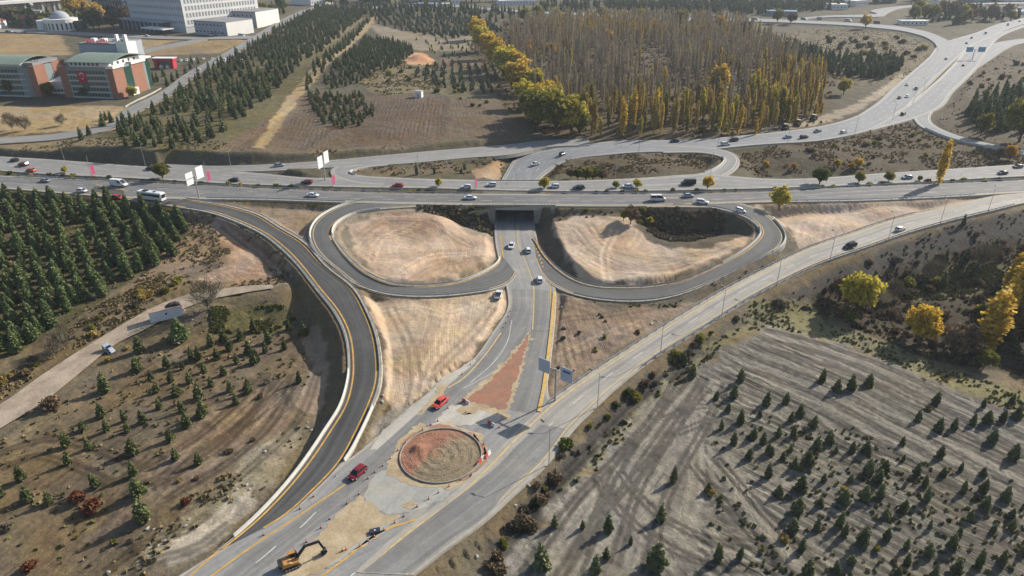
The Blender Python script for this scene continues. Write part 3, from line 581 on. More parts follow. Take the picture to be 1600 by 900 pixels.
# ------------------------------------------------------------------ painted lines
def rl(name, t, off, w, kind, dash=None, s0=0, s1=1e9):
    rd = ROADS[name]; pl = rd.at(t, off); sel = (rd.len >= s0) & (rd.len <= s1)
    if sel.sum() > 2: mark(kind, pl[sel], w, rd.dz()+0.010, dash)
for nm in ('south_carriageway', 'north_carriageway'):
    yl = 0 if nm[0] == 's' else 1
    rl(nm, 0.0, .5, .18, 'white'); rl(nm, 1.0, -.5, .18, 'white')
    for t in (.33, .63): rl(nm, t, 0, .16, 'white', (4, 8))
rl('south_carriageway', 1.0, -1.0, .28, 'yellow_old')
for nm in ('curved_ramp',):
    rl(nm, 0.0, .75, .34, 'yellow'); rl(nm, 1.0, -.8, .36, 'yellow')
for nm in ('left_loop', 'right_loop'):
    rl(nm, 0.0, .7, .26, 'yellow_old'); rl(nm, 1.0, -.6, .34, 'yellow')
rl('right_slip_road', 0.0, .75, .42, 'yellow_old', None, 0, 560); rl('right_slip_road', 1.0, -.6, .26, 'yellow_old'); rl('right_slip_road', .5, 0, .16, 'white', (4, 8), 0, 640)
for nm, t in (('underpass_far', .5), ('collector', .5), ('motorway_right', .33), ('motorway_right', .66), ('underpass_far', .27), ('underpass_far', .74), ('far_ramp', .5)): rl(nm, t, 0, .15, 'white', (4, 8))
for nm in ('underpass_far', 'motorway_right', 'branch_road', 'left_far_loop', 'right_far_loop'):
    rl(nm, 0, .7, .24, 'white'); rl(nm, 1, -.7, .24, 'white')
def pm(kind, pts, w, dash=None, z=0.05): mark(kind, pxline(pts, 0.0), w, z, dash)
pm('yellow', [(782,366),(787,407),(792,437)], .35); pm('yellow_old', [(808,350),(811,387),(822,412),(832,440),(834,480),(832,515)], .3)
pm('yellow', [(832,372),(842,398),(850,420),(857,436)], .5, (1.2, 1.6)); pm('yellow_old', [(803,366),(812,400),(822,438)], .16, (3, 6))
pm('yellow', [(858,436),(862,480)], .3); pm('yellow_old', [(828,522),(806,600),(790,644)], .32); pm('white', [(826,520),(803,596),(786,640)], .25)
pm('yellow_old', [(783,520),(752,562),(716,597),(700,606)], .4); pm('yellow', [(540,757),(467,806),(400,850),(300,922)], .36)
pm('yellow', [(690,795),(660,808),(586,836),(548,867),(500,902),(460,930)], .38); pm('yellow', [(400,812),(345,858),(296,901),(270,925)], .36)
pm('white', [(494,800),(470,824),(440,846),(410,872),(380,895)], .2, (4.2, 5.0)); pm('white', [(612,853),(580,877),(548,900)], .28); pm('white', [(632,869),(598,897)], .28)
pm('white', [(806,560),(760,588),(724,607)], .14); pm('white', [(800,500),(790,540),(768,570),(735,598)], .14)
pm('yellow', [(840,655),(838,672)], 1.0)
for kd, mb in MARKS.items():
    me = bpy.data.meshes.new(kd+'_lines'); me.from_pydata(mb.v, [], mb.f); me.materials.append(M[{'white': 'white_paint', 'yellow': 'yellow', 'yellow_old': 'yellow_old'}[kd]]); me.update()
    link('lane_markings', me, None, 'structure')
# ------------------------------------------------------------------ sheets of soil, concrete and darker lanes on the works area
def sheet(name, pts, mat, z, curve=True, jag=0.0, kind='structure', wander=0.0):
    q = np.array([P(x, y, 0) for x, y in pts])
    n = len(q); out = []
    for i in range(n):
        a, b = q[i], q[(i+1) % n]; L = np.linalg.norm(b-a); k = max(1, int(L/0.7))
        for j in range(k):
            c = a+(b-a)*j/k; o = (random.random()-.5)*jag; nn = np.array([-(b-a)[1], (b-a)[0]])/max(L, 1e-6)
            out.append((c[0]+nn[0]*o, c[1]+nn[1]*o, z))
    import bmesh
    bm = bmesh.new(); vs = [bm.verts.new(p) for p in out]; f = bm.faces.new(vs); bmesh.ops.triangulate(bm, faces=[f])
    bmesh.ops.recalc_face_normals(bm, faces=bm.faces); me = bpy.data.meshes.new(name); bm.to_mesh(me); bm.free()
    for p in me.polygons:
        if p.normal.z < 0: p.flip()
    u = me.uv_layers.new(name='road')
    for lp in me.loops:
        v = me.vertices[lp.vertex_index].co; u.data[lp.index].uv = (v.x*.84-v.y*.54, v.x*.54+v.y*.84)
    me.materials.append(mat); return link(name, me, None, kind)
def proj_(p):
    dep = p[1]*CP-(p[2]-CAMH)*SP; up = p[1]*SP+(p[2]-CAMH)*CP
    return 800+F*p[0]/dep, 450-F*up/dep
M['soil_red'] = mat_soil('red_soil', (172, 124, 103), (156, 126, 106), .2, .07)
M['soil_tan'] = mat_soil('tan_soil', (196, 178, 146), (176, 156, 126), .22, .06)
M['soil_isle'] = mat_soil('roundabout_soil', (178, 128, 106), (150, 134, 112), .06, .4)
M['pale_concrete'] = mat_asphalt('dusty_pavement', (192, 187, 175), .1, .12, (206, 196, 176), .6)
M['grey_slab'] = mat_asphalt('milled_pavement', (172, 172, 164), .1, .1, (190, 182, 164), .7)
def lane(nm, st, mat, z):
    rd = Road(nm, [(a, b, c, d, 0) for a, b, c, d in st], 0, mat, kerb=False, clampit=False, step=2.0); rd.layer = z/0.012; rd.build()
sheet('pavement', [(648,634),(690,592),(742,560),(752,572),(726,592),(668,640),(600,700),(578,704),(600,672)], M['pale_concrete'], .030, jag=.5)
lane('lane_west', [(800,452,832,452),(800,484,829,490),(780,520,815,540),(748,562,786,580),(712,592,752,608),(672,628,708,640),(628,668,664,680),(590,702,626,710),(540,748,586,762),(470,808,516,806),(408,850,450,860),(300,936,346,940)], M['asphalt_lane'], .034)
lane('lane_east', [(836,452,862,455),(834,490,860,492),(824,540,857,545),(809,600,848,602),(796,640,842,648)], M['asphalt_lane'], .036)
lane('lane_slip', [(846,664,884,670),(812,692,850,714),(778,728,800,758),(716,776,760,806),(640,834,700,846),(566,894,640,896)], M['asphalt_lane'], .086)
sheet('pavement', [(586,742),(612,728),(640,742),(700,752),(744,738),(756,716),(764,716),(740,742),(690,782),(640,800),(604,806),(566,776)], M['grey_slab'], .040, jag=.6)
sheet('soil_patch', [(562,775),(580,788),(602,806),(622,806),(628,812),(596,834),(556,860),(500,893),(470,905),(440,906),(452,886),(470,862),(500,832),(530,800)], M['soil_tan'], .046, jag=.9)
sheet('pavement', [(606,815),(630,806),(588,838),(548,862),(520,884),(500,893),(540,864)], M['grey_slab'], .050, jag=.4)
sheet('soil_patch', [(830,516),(818,570),(797,640),(784,650),(750,642),(718,628),(752,598),(790,562)], M['soil_tan'], .0535, jag=1.1)
sheet('soil_patch', [(828,521),(812,575),(790,640),(778,640),(752,632),(727,626),(760,600),(796,563)], M['soil_red'], .055, jag=.9)
sheet('soil_patch', [(700,636),(730,628),(780,642),(790,648),(770,664),(740,664),(690,668),(668,672)], M['pale_concrete'], .052, jag=.6)
for pp in ([(604,728),(624,706),(636,722),(626,748),(600,744)], [(660,640),(690,600),(700,604),(676,636),(652,650)]): sheet('soil_patch', pp, M['soil_tan'], .058, jag=.8)
for i, (x, y, rx, n) in enumerate(((730,640,2.2,9),(790,652,1.6,8),(640,748,1.8,9),(750,760,1.5,8),(560,800,1.6,8),(655,668,1.4,8),(700,756,2.0,9),(608,812,1.5,8),(690,604,1.3,8),(640,790,1.2,7),(520,850,1.3,8),(745,742,1.2,7),(832,530,.8,7),(668,590,1.1,7))):
    c_ = P(x, y); g_ = random.Random(i); q_ = [proj_((c_[0]+rx*g_.uniform(.5, 1.3)*math.cos(6.283*k/n), c_[1]+rx*g_.uniform(.4, 1.1)*math.sin(6.283*k/n), 0)) for k in range(n)]
    sheet('soil_patch', q_, M['soil_tan'], .060+.001*i, jag=.5)
k_ = NT('roundabout_earth'); o_ = k_.obj(); ra = k_.n('ShaderNodeAttribute', attribute_name='radius').outputs['Fac']; rd_ = k_.n('ShaderNodeAttribute', attribute_name='redness').outputs['Fac']
c_ = k_.mixc(rd_, alb((148, 134, 110)), alb((170, 124, 102))); na = k_.noise(o_, .5, 5, .7); nb_ = k_.noise(o_, 2.0, 5, .7)
cv_ = k_.n('ShaderNodeCombineXYZ'); k_.l(ra, cv_.inputs[0]); rn = k_.noise(cv_.outputs[0], 1.6, 4, .7)
f_ = k_.math('MULTIPLY', k_.math('MULTIPLY', k_.rng(na, .3, .7, .78, 1.2), k_.rng(nb_, .3, .7, .8, 1.2)), k_.rng(rn, .35, .65, .82, 1.15))
k_.l(k_.mul(c_, f_), k_.b.inputs['Base Color']); k_.bump(k_.math('ADD', nb_, rn), .25); M['soil_isle'] = k_.fin(.95, .1); M['soil_isle2'] = mat_soil('spilled_soil', (158, 138, 116), (172, 128, 108), .15, .06)
# the roundabout: a low kerbed disc heaped with red and brown soil
cc = P(689, 711, 0); n = 64; rad = 8.25
g_ = random.Random(4)
for (ra_, mt_, zz_) in ((9.6, 'soil_tan', .061), (8.7, 'soil_isle2', .064)):
    sheet('soil_patch', [proj_((cc[0]+ra_*g_.uniform(.9, 1.12)*math.cos(6.283*k/30), cc[1]+ra_*g_.uniform(.9, 1.12)*math.sin(6.283*k/30), 0)) for k in range(30)], M[mt_], zz_, jag=.5)
mb = MB(); rings = []
for r_, z_ in ((rad-.1, .04), (rad-.1, .34), (rad-.26, .35), (rad-.28, .0)):
    rings.append([(cc[0]+r_*math.cos(2*math.pi*k/n), cc[1]+r_*math.sin(2*math.pi*k/n), z_) for k in range(n)])
mb.loft(rings, cap=False)
kb = mb.build('roundabout_kerb', M['kerb'], None, 'structure')
nr = 26; V = []; 
for i in range(nr+1):
    r_ = (rad-.36)*i/nr
    for k in range(n):
        t = 2*math.pi*k/n; x = cc[0]+r_*math.cos(t); y = cc[1]+r_*math.sin(t)
        z = .075+(1-(i/nr)**2)*(.1+.5*float(fbm(np.array([x*.25]), np.array([y*.25]), 77)[0]))+.05*math.sin(r_*3.4+2.6*math.sin(t+1)+5*float(vnoise(np.array([x*.22]), np.array([y*.22]), 5)[0]))*min(1, (nr-i)/4)+.16*(float(vnoise(np.array([x*.9]), np.array([y*.9]), 6)[0])-.5)+.9*math.exp(-((r_*math.cos(t)+4.8)**2+(r_*math.sin(t)-1.6)**2)/1.6)
        V.append((x, y, z))
ix = np.arange((nr+1)*n).reshape(nr+1, n); nx = np.roll(ix, -1, 1)
Qi = np.stack([ix[:-1], ix[1:], nx[1:], nx[:-1]], -1).reshape(-1, 4)
me = fast_mesh('roundabout_soil', V, Qi, M['soil_isle'], smooth_=True); Va = np.array(V); rx = Va[:, 0]-cc[0]; ry = Va[:, 1]-cc[1]
mx = smooth(-1.6, 1.6, -.6-rx*.8+ry*.5+5*(fbm(Va[:, 0]*.3, Va[:, 1]*.3, 12)-.5)); at = me.attributes.new('redness', 'FLOAT', 'POINT'); at.data.foreach_set('value', mx.astype(np.float32))
at = me.attributes.new('radius', 'FLOAT', 'POINT'); at.data.foreach_set('value', np.hypot(rx+.6, ry-.3).astype(np.float32)); link('roundabout_soil', me, None, 'structure')
M['yellow_kerb'] = mat_plain('yellow_painted_kerb', (214, 178, 104), .8, .2, .25, 1.2)
kl = resample(np.array([P(866, 457, 0), P(864, 482, 0), P(861, 517, 0), P(855, 568, 0), P(849, 610, 0), P(842, 644, 0)]), 1.5); m_ = MB()
for i in range(len(kl)-1): m_.bar(kl[i]+(0, 0, .13), kl[i+1]+(0, 0, .13), .75, .24)
m_.build('kerb', M['yellow_kerb'], None, 'structure')
# ------------------------------------------------------------------ barriers
M['steel'] = mat_plain('galvanised_steel', (186, 190, 194), .45, .4, .12, 2, .35)
M['barrier'] = mat_plain('barrier_concrete', (214, 212, 204), .85, .2, .1, .9)
POSTME = {}
def guardrail(pl, label, side=1):
    pl = resample(pl, 2.0); o = empty('guardrail', pl[0], 0, label, 'guardrail'); base = pl-pl[0]
    d = np.gradient(base[:, :2], axis=0); d /= np.linalg.norm(d, axis=1)[:, None]; nn = np.stack([d[:, 1], -d[:, 0], 0*d[:, 0]], 1)
    prof = [(0, .40), (.05, .46), (.0, .57), (.05, .68), (0, .76), (-.05, .76), (-.05, .40)]
    rings = [[p+q*a+np.array((0, 0, b)) for a, b in prof] for p, q in zip(base, nn)]
    MB().loft(rings).build('rail', M['steel'], o)
    if 'p' not in POSTME: POSTME['p'] = MB().box(-.06, .06, -.06, .06, -.3, .72).mesh('post', M['steel'])
    st = max(1, int(math.ceil(len(base)/2/95)))*2
    for p, q in zip(base[1::st], nn[1::st]): c = link('post', POSTME['p'], o); c.location = p-q*.12
    return o
def barrier(pl, label, h=.7):
    pl = resample(pl, 2.0); base = pl-pl[0]; d = np.gradient(base[:, :2], axis=0); d /= np.linalg.norm(d, axis=1)[:, None]; nn = np.stack([d[:, 1], -d[:, 0], 0*d[:, 0]], 1)
    prof = [(-.22, -.3), (-.22, .08), (-.12, .25), (-.08, h), (.08, h), (.12, .25), (.22, .08), (.22, -.3)]
    o = MB().loft([[p+q*a+np.array((0, 0, b)) for a, b in prof] for p, q in zip(base, nn)]).build('concrete_barrier', M['barrier'])
    o.location = pl[0]; return tag(o, label, 'barrier')
def edge(nm, t, off, s0, s1):
    rd = ROADS[nm]; pl = rd.at(t, off); k = (rd.len >= s0) & (rd.len <= s1); return pl[k]
def lenat(nm, px, py, z):
    rd = ROADS[nm]; p = P(px, py, z); k = int(np.argmin(((rd.C[:, :2]-p[:2])**2).sum(1))); return rd.len[k]
guardrail(edge('curved_ramp', 1, .5, lenat('curved_ramp', 290, 318, 6), lenat('curved_ramp', 545, 560, 1.3)), 'steel guardrail on the outer left edge of the dark curved ramp above its shaded bank')
barrier(edge('curved_ramp', 1, .5, lenat('curved_ramp', 548, 590, .9), lenat('curved_ramp', 400, 815, 0)), 'low barrier along the lower outer edge of the dark curved ramp by the young pines')
guardrail(edge('curved_ramp', 0, -.5, lenat('curved_ramp', 300, 313, 6), lenat('curved_ramp', 595, 575, 1.2)), 'steel guardrail on the inner right edge of the dark curved ramp beside the sandy triangle')
barrier(edge('curved_ramp', 0, -.45, lenat('curved_ramp', 588, 640, .5), lenat('curved_ramp', 520, 735, 0)), 'short bright white barrier at the inner lower end of the dark curved ramp')
LL = 'left_loop'
barrier(edge(LL, 0, -.4, lenat(LL, 575, 319, 6.3), lenat(LL, 500, 370, 5)), 'white concrete barrier round the outer upper bend of the left loop ramp')
guardrail(edge(LL, 0, -.5, lenat(LL, 500, 372, 5), lenat(LL, 760, 440, .3)), 'steel guardrail round the outer lower side of the left loop ramp')
barrier(edge(LL, 1, .4, lenat(LL, 590, 320, 6.3), lenat(LL, 510, 368, 5)), 'white concrete barrier on the inner upper bend of the left loop ramp')
guardrail(edge(LL, 1, .5, lenat(LL, 508, 372, 5), lenat(LL, 690, 450, .8)), 'steel guardrail along the sandy inside of the left loop ramp')
barrier(edge(LL, 1, .4, lenat(LL, 705, 448, .6), lenat(LL, 778, 418, .1)), 'white concrete barrier on the inside of the left loop where it nears the underpass road')
LR = 'right_loop'
guardrail(edge(LR, 1, .5, lenat(LR, 1100, 318, 6.3), lenat(LR, 1190, 352, 5.2)), 'steel guardrail above the grassy pit inside the right loop ramp')
barrier(edge(LR, 1, .4, lenat(LR, 1200, 356, 5.1), lenat(LR, 1150, 408, 3)), 'white concrete barrier on the sandy inside of the right loop bend')
barrier(edge(LR, 0, -.4, lenat(LR, 1208, 343, 5.6), lenat(LR, 1190, 398, 3.4)), 'white concrete barrier round the outer bend of the right loop')
guardrail(edge(LR, 0, -.5, lenat(LR, 1185, 400, 3.2), lenat(LR, 880, 455, .1)), 'steel guardrail along the outer lower side of the right loop ramp')
guardrail(edge(LR, 1, .5, lenat(LR, 1140, 412, 3), lenat(LR, 842, 385, 0)), 'steel guardrail along the lower inside of the right loop down to the underpass')
D_ = 'right_slip_road'
guardrail(edge(D_, 1, .6, lenat(D_, 1580, 310, 5.4), lenat(D_, 980, 575, .3)), 'long steel guardrail along the right-hand edge of the pale slip road above the rubble slope')
guardrail(edge(D_, 0, -.6, lenat(D_, 1440, 342, 4.5), lenat(D_, 870, 628, 0)), 'long steel guardrail between the pale slip road and the dirt triangles')
guardrail(edge('south_carriageway', 1, .6, lenat('south_carriageway', 1215, 308, 6), lenat('south_carriageway', 1520, 295, 5.6)), 'steel guardrail between the highway and the pale sand triangle on the right')
guardrail(edge('south_carriageway', 1, .6, lenat('south_carriageway', 320, 300, 6), lenat('south_carriageway', 540, 310, 6)), 'steel guardrail on the near edge of the highway above the small dirt wedge')
guardrail(edge('south_carriageway', 0, -.6, lenat('south_carriageway', 20, 285, 6), lenat('south_carriageway', 740, 310, 6)), 'long steel guardrail along the left half of the planted highway median')
guardrail(edge('south_carriageway', 0, -.6, lenat('south_carriageway', 860, 310, 6), lenat('south_carriageway', 1590, 290, 6)), 'long steel guardrail along the right half of the planted highway median')
barrier(edge('right_far_loop', 1, .4, lenat('right_far_loop', 1128, 243, 5.2), lenat('right_far_loop', 1105, 270, 6.3)), 'pale curved barrier on the tight bend of the far right loop road')
barrier(edge('left_far_loop', 1, .4, lenat('left_far_loop', 555, 275, 6.5), lenat('left_far_loop', 545, 265, 6.4)), 'pale curved barrier on the tight bend of the far left loop road')
barrier(edge('motorway_right', 0, -.5, lenat('motorway_right', 1400, 180, 6), lenat('motorway_right', 1530, 65, 6)), 'pale kerb wall along the motorway median at upper right', .5)
barrier(edge('branch_road', 0, -.4, lenat('branch_road', 1445, 200, 6), lenat('branch_road', 1560, 232, 6)), 'white parapet along the narrow branch road at far right', .7)
# ------------------------------------------------------------------ underpass bridge
zd = 6.40; SC = ROADS['south_carriageway']; NC = ROADS['north_carriageway']
def edgey(rd, t, x): pl = rd.at(t); return float(np.interp(x, pl[:, 0], pl[:, 1]))
xa, xb = P(738, 320, zd)[0], P(868, 320, zd)[0]; xl, xr = P(774.5, 352, 0)[0], P(833.5, 352, 0)[0]
ys = edgey(SC, 1, (xa+xb)/2)-.5; yn = edgey(NC, 0, (xa+xb)/2)+.5
M['bridge_concrete'] = mat_plain('bridge_concrete', (150, 144, 132), .9, .15, .3, .35)
M['bridge_dark'] = mat_plain('stained_concrete', (116, 112, 104), .9, .1, .3, .3)
br = empty('underpass_bridge', (0, 0, 0), 0, 'concrete underpass bridge carrying the highway over the road in the middle of the junction', 'bridge')
MB().box(xa+3, xb-3, ys, yn, 5.15, 6.18).build('deck', M['bridge_dark'], br)
for x0, x1 in ((xl-1.0, xl-.2), (xr+.2, xr+1.0)): MB().box(x0, x1, ys+.02, yn-.02, -.6, 5.14).build('abutment', M['bridge_concrete'], br)
mb = MB().box(xa, xb, ys-.42, ys-.02, 5.2, 6.75); mb.build('fascia', M['bridge_concrete'], br)
MB().box(xa, xb, yn+.02, yn+.42, 5.2, 6.75).build('fascia', M['bridge_concrete'], br)
rp = MB().box(xa, xb, ys-.26, ys-.18, 7.42, 7.52); rl_ = rp.build('hand_rail', M['steel'], br)
for k in range(26):
    x = xa+.5+(xb-xa-1)*k/25
    MB().box(x-.06, x+.06, ys-.28, ys-.16, 6.751, 7.41).build('baluster', M['steel'], br)
for sgn, x0 in ((-1, xl-.2), (1, xr+.2)):       # splayed wing walls that drop away from the portal
    a = (x0, ys-.45); e = (x0+sgn*9.5, ys-2.6); t = .45
    tt = np.array(e)-np.array(a); tt /= np.linalg.norm(tt); nn = np.array([-tt[1], tt[0]])*t
    pr = [(a[0], a[1]), (e[0], e[1]), (e[0]+nn[0], e[1]+nn[1]), (a[0]+nn[0], a[1]+nn[1])]
    zt = [5.9, 4.9, 4.9, 5.9]; zb = [-.6, 2.2, 2.2, -.6]
    MB().add([(x, y, z) for (x, y), z in zip(pr, zb)]+[(x, y, z) for (x, y), z in zip(pr, zt)], [(3,2,1,0),(4,5,6,7),(0,1,5,4),(1,2,6,5),(2,3,7,6),(3,0,4,7)]).build('wing_wall', M['bridge_concrete'], br)
# ------------------------------------------------------------------ trees and shrubs
def L3(c, k=1.0): return alb(c, KEXP*k)
M['bark'] = mat_plain('bark', (112, 100, 84), .95, .1, .25, 1.5)
M['bark_pale'] = mat_plain('pale_bark', (186, 178, 160), .95, .1, .25, .6)
M['pine'] = mat_leaf('pine_needles', L3((96, 112, 70)), L3((148, 160, 102)), .10, .22)
M['pine_light'] = mat_leaf('young_pine_needles', L3((90, 100, 62)), L3((140, 144, 92)), .12, .22)
M['pine_dark'] = mat_leaf('field_pine_needles', L3((98, 106, 72)), L3((150, 152, 104)), .10, .22)
M['conifer'] = mat_leaf('conifer_needles', L3((92, 104, 70)), L3((140, 148, 98)), .08, .2)
M['conifer_grey'] = mat_leaf('grey_conifer_needles', L3((100, 112, 84)), L3((138, 146, 110)), .08, .15)
M['twig'] = mat_leaf('bare_twigs', L3((164, 150, 124)), L3((210, 195, 164)), .1, .32)
M['twig_leaf'] = mat_leaf('sparse_leaves', L3((160, 138, 78)), L3((212, 184, 104)), .3, .3)
M['gold'] = mat_leaf('golden_leaves', L3((208, 168, 54)), L3((246, 212, 92)), .42, .14)
M['yellow_leaf'] = mat_leaf('yellow_leaves', L3((178, 164, 56)), L3((232, 214, 92)), .42, .14)
M['orange_leaf'] = mat_leaf('orange_leaves', L3((200, 150, 54)), L3((238, 192, 86)), .42, .14)
M['olive_leaf'] = mat_leaf('olive_leaves', L3((112, 116, 50)), L3((178, 168, 76)), .42, .2)
M['green_leaf'] = mat_leaf('green_leaves', L3((70, 88, 36)), L3((120, 128, 52)), .42, .2)
M['brown_leaf'] = mat_leaf('brown_leaves', L3((112, 96, 74)), L3((150, 126, 96)), .2, .2)
M['rust_leaf'] = mat_leaf('rusty_leaves', L3((112, 68, 48)), L3((150, 96, 66)), .2, .2)
M['grey_twig'] = mat_leaf('grey_brush', L3((100, 92, 76)), L3((140, 128, 106)), .1, .2)
def quads(c, a, b):
    n = len(c); V = np.stack([c-a-b, c+a-b, c+a+b, c-a+b], 1).reshape(-1, 3); return V, np.arange(4*n).reshape(n, 4)
def unit(v): return v/(np.linalg.norm(v, axis=1)[:, None]+1e-9)
def merge(parts):
    V = []; Q = []; k = 0
    for v, q in parts: V.append(v); Q.append(q+k); k += len(v)
    return np.vstack(V), np.vstack(Q)
def conifer_geo(h, r, n, seed, tip=.8, base=.05, ts=.34):
    g = np.random.default_rng(seed); t = 1-np.sqrt(g.random(n)); t = base+t*(1-base)*.98
    lay = 1+.16*np.sin(t*2*np.pi*(h*.9)+g.random()*6); az = g.random(n)*2*np.pi
    lob = 1+.13*np.sin(az*3+g.random()*6+t*5)+.1*np.sin(az*5+t*9)
    rad = r*(1-t)**tip*lay*lob*(.5+.62*g.random(n)**.7); rad *= np.where(t < .14, .5+t*3.5, 1)
    z = t*h; out = np.stack([np.cos(az), np.sin(az), 0*az], 1); c = out*rad[:, None]; c[:, 2] = z
    s = ts*(.55+.75*(1-t))*(.6+.8*g.random(n))*r/1.9
    d = unit(out+np.stack([.4*g.normal(size=n), .4*g.normal(size=n), -.25+.35*g.normal(size=n)], 1))
    e = unit(np.cross(d, g.normal(size=(n, 3))))
    tipq = quads(c, d*s[:, None]*1.35, e*s[:, None]*.75)
    m = 9; zz = np.linspace(base*h*1.2, h*.97, 6); core = []
    for z_ in zz: core.append([(math.cos(2*math.pi*k/m)*r*.5*(1-z_/h)**tip, math.sin(2*math.pi*k/m)*r*.5*(1-z_/h)**tip, z_) for k in range(m)])
    cv = np.array(core).reshape(-1, 3); ix = np.arange(6*m).reshape(6, m); nx = np.roll(ix, -1, 1)
    return merge([tipq, (cv, np.stack([ix[:-1], nx[:-1], nx[1:], ix[1:]], -1).reshape(-1, 4))])
def blob_geo(clumps, n, s, seed, droop=0.0):
    g = np.random.default_rng(seed); parts = []
    vol = np.array([a*b*c for (_, _, _, a, b, c) in clumps]); cnt = (n*vol/vol.sum()).astype(int)
    for (x, y, z, a, b, c_), k in zip(clumps, cnt):
        u = unit(g.normal(size=(k, 3))); q = (.45+.55*g.random(k)**.45)[:, None]; f = 1+.14*np.sin(u[:, :1]*6+seed)+.12*np.sin(u[:, 1:2]*7+u[:, 2:3]*5)
        c = u*q*f*np.array((a, b, c_))+np.array((x, y, z)); d = unit(u+.8*g.normal(size=(k, 3))+np.array((0, 0, -droop))); e = unit(np.cross(d, g.normal(size=(k, 3))))
        ss = s*(.6+.8*g.random(k))[:, None]; parts.append(quads(c, d*ss, e*ss*.8))
    return merge(parts)
def twig_geo(h, r, n, seed, lean=.12, base=.08, w=.06):
    g = np.random.default_rng(seed); t = base+(1-base)*.9*g.random(n)**.9; az = g.random(n)*2*np.pi; out = np.stack([np.cos(az), np.sin(az), 0*az], 1)
    prof = np.sin(np.pi*np.clip(t*.92+.12, 0, 1))**.6; z0 = t*h; L = h*(.10+.10*g.random(n)); st = out*(r*.12*prof)[:, None]; st[:, 2] = z0
    rr_ = r*prof*(.3+.7*g.random(n)); en = out*rr_[:, None]+g.normal(size=(n, 3))*.12; en[:, 2] = np.minimum(z0+L, h*1.02)
    mid = (st+en)/2; a = (en-st)/2; e = unit(np.cross(a, g.normal(size=(n, 3)))); return quads(mid, a, e*w)
def tubes_geo(segs, n=6):
    m = MB()
    for p, q, a, b in segs: m.tube(p, q, a, b, n)
    return m
def geo_mesh(nm, geo, mat): return fast_mesh(nm, geo[0], geo[1], mat)
def trunk_mesh(h, r0, r1, mat, limbs=(), z0=-.4): return tubes_geo([((0, 0, z0), (0, 0, h), r0, r1)]+list(limbs)).mesh('trunk', mat, True)
PROTO = {}
def proto(kind, crown, trunk): PROTO.setdefault(kind, []).append((crown, trunk))
for s in range(6):
    proto('pine', geo_mesh('crown', conifer_geo(9, 1.75+.14*(s % 3), 2000, 100+s, .6+.07*(s % 4), .04, .30), M['pine']), trunk_mesh(8, .2, .04, M['bark']))
    proto('young', geo_mesh('crown', conifer_geo(4.4, .92+.14*(s % 3), 700, 120+s, .45+.08*(s % 3), .05, .34), M['pine_light']), trunk_mesh(3.6, .1, .03, M['bark']))
    proto('field', geo_mesh('crown', conifer_geo(4.6, .85+.14*(s % 3), 620, 140+s, .48+.1*(s % 3), .04, .36), M['pine_dark']), trunk_mesh(3.8, .1, .03, M['bark']))
    proto('conifer', geo_mesh('crown', conifer_geo(8.5, 1.08+.1*(s % 3), 460, 160+s, .5+.06*(s % 3), .04, .5), M['conifer']), trunk_mesh(7, .17, .05, M['bark']))
    proto('conifer_grey', geo_mesh('crown', conifer_geo(7, 1.1+.1*(s % 3), 320, 180+s, .6, .04, .5), M['conifer_grey']), trunk_mesh(6, .15, .05, M['bark']))
    proto('bare_poplar', geo_mesh('crown', merge([twig_geo(19, 1.75, 330, 200+s, base=.03, w=.07), blob_geo([(0, 0, 10, 1.0, 1.0, 7.5)], 90, .22, 220+s)]), M['twig']), trunk_mesh(17.5, .2, .05, M['bark_pale']))
    proto('leafy_poplar', geo_mesh('crown', merge([twig_geo(18, 1.6, 190, 240+s, base=.03, w=.08), blob_geo([(0, 0, 8.5, 1.4, 1.4, 7.8)], 640, .24, 260+s)]), M['twig_leaf']), trunk_mesh(16.5, .2, .05, M['bark_pale']))
def column(h, r, seed): return [(0, 0, h*.22, r*.75, r*.75, h*.2), (0.1, 0, h*.45, r, r, h*.27), (-.1, .1, h*.68, r*.85, r*.85, h*.25), (0, 0, h*.86, r*.5, r*.5, h*.14)]
for s in range(4):
    for kd, mt in (('gold_poplar', 'gold'), ('olive_poplar', 'yellow_leaf'), ('green_poplar', 'olive_leaf')):
        proto(kd, geo_mesh('crown', blob_geo(column(20, 1.9, s), 1100, .34, 300+s), M[mt]), trunk_mesh(18, .25, .05, M['bark_pale']))
def round_clumps(r, h0, seed, n=15, sq=.9):
    g = random.Random(seed); out = [(0, 0, h0+r*.9*sq, r*.62, r*.62, r*.7*sq)]
    for k in range(n):
        a = 2*math.pi*k/n+g.random(); e = g.uniform(-.45, 1.1); q = r*g.uniform(.45, .72); out.append((q*math.cos(a)*math.cos(e), q*math.sin(a)*math.cos(e), h0+r*.85*sq+q*math.sin(e)*sq*1.2, r*g.uniform(.22, .44), r*g.uniform(.22, .44), r*g.uniform(.2, .42)))
    return out
def limbs(r, h0, seed, n=5):
    g = random.Random(seed); o = []
    for k in range(n):
        a = 2*math.pi*k/n+g.random(); q = r*.6; o.append(((0, 0, h0*.7), (q*math.cos(a), q*math.sin(a), h0+r*g.uniform(.5, 1.1)), .05*r, .015*r))
    return o
for kd, mt in (('gold', 'gold'), ('yellow', 'yellow_leaf'), ('orange', 'orange_leaf'), ('olive', 'olive_leaf'), ('green', 'green_leaf'), ('brown', 'brown_leaf')):
    for s in range(3):                         # crown radius 3 m, clear stem 1.4 m
        proto('round_'+kd, geo_mesh('crown', blob_geo(round_clumps(3, 1.2, s+7), 2000, .19, 400+s, .3), M[mt]), trunk_mesh(3.2, .2, .1, M['bark'], limbs(3, 1.4, s)))
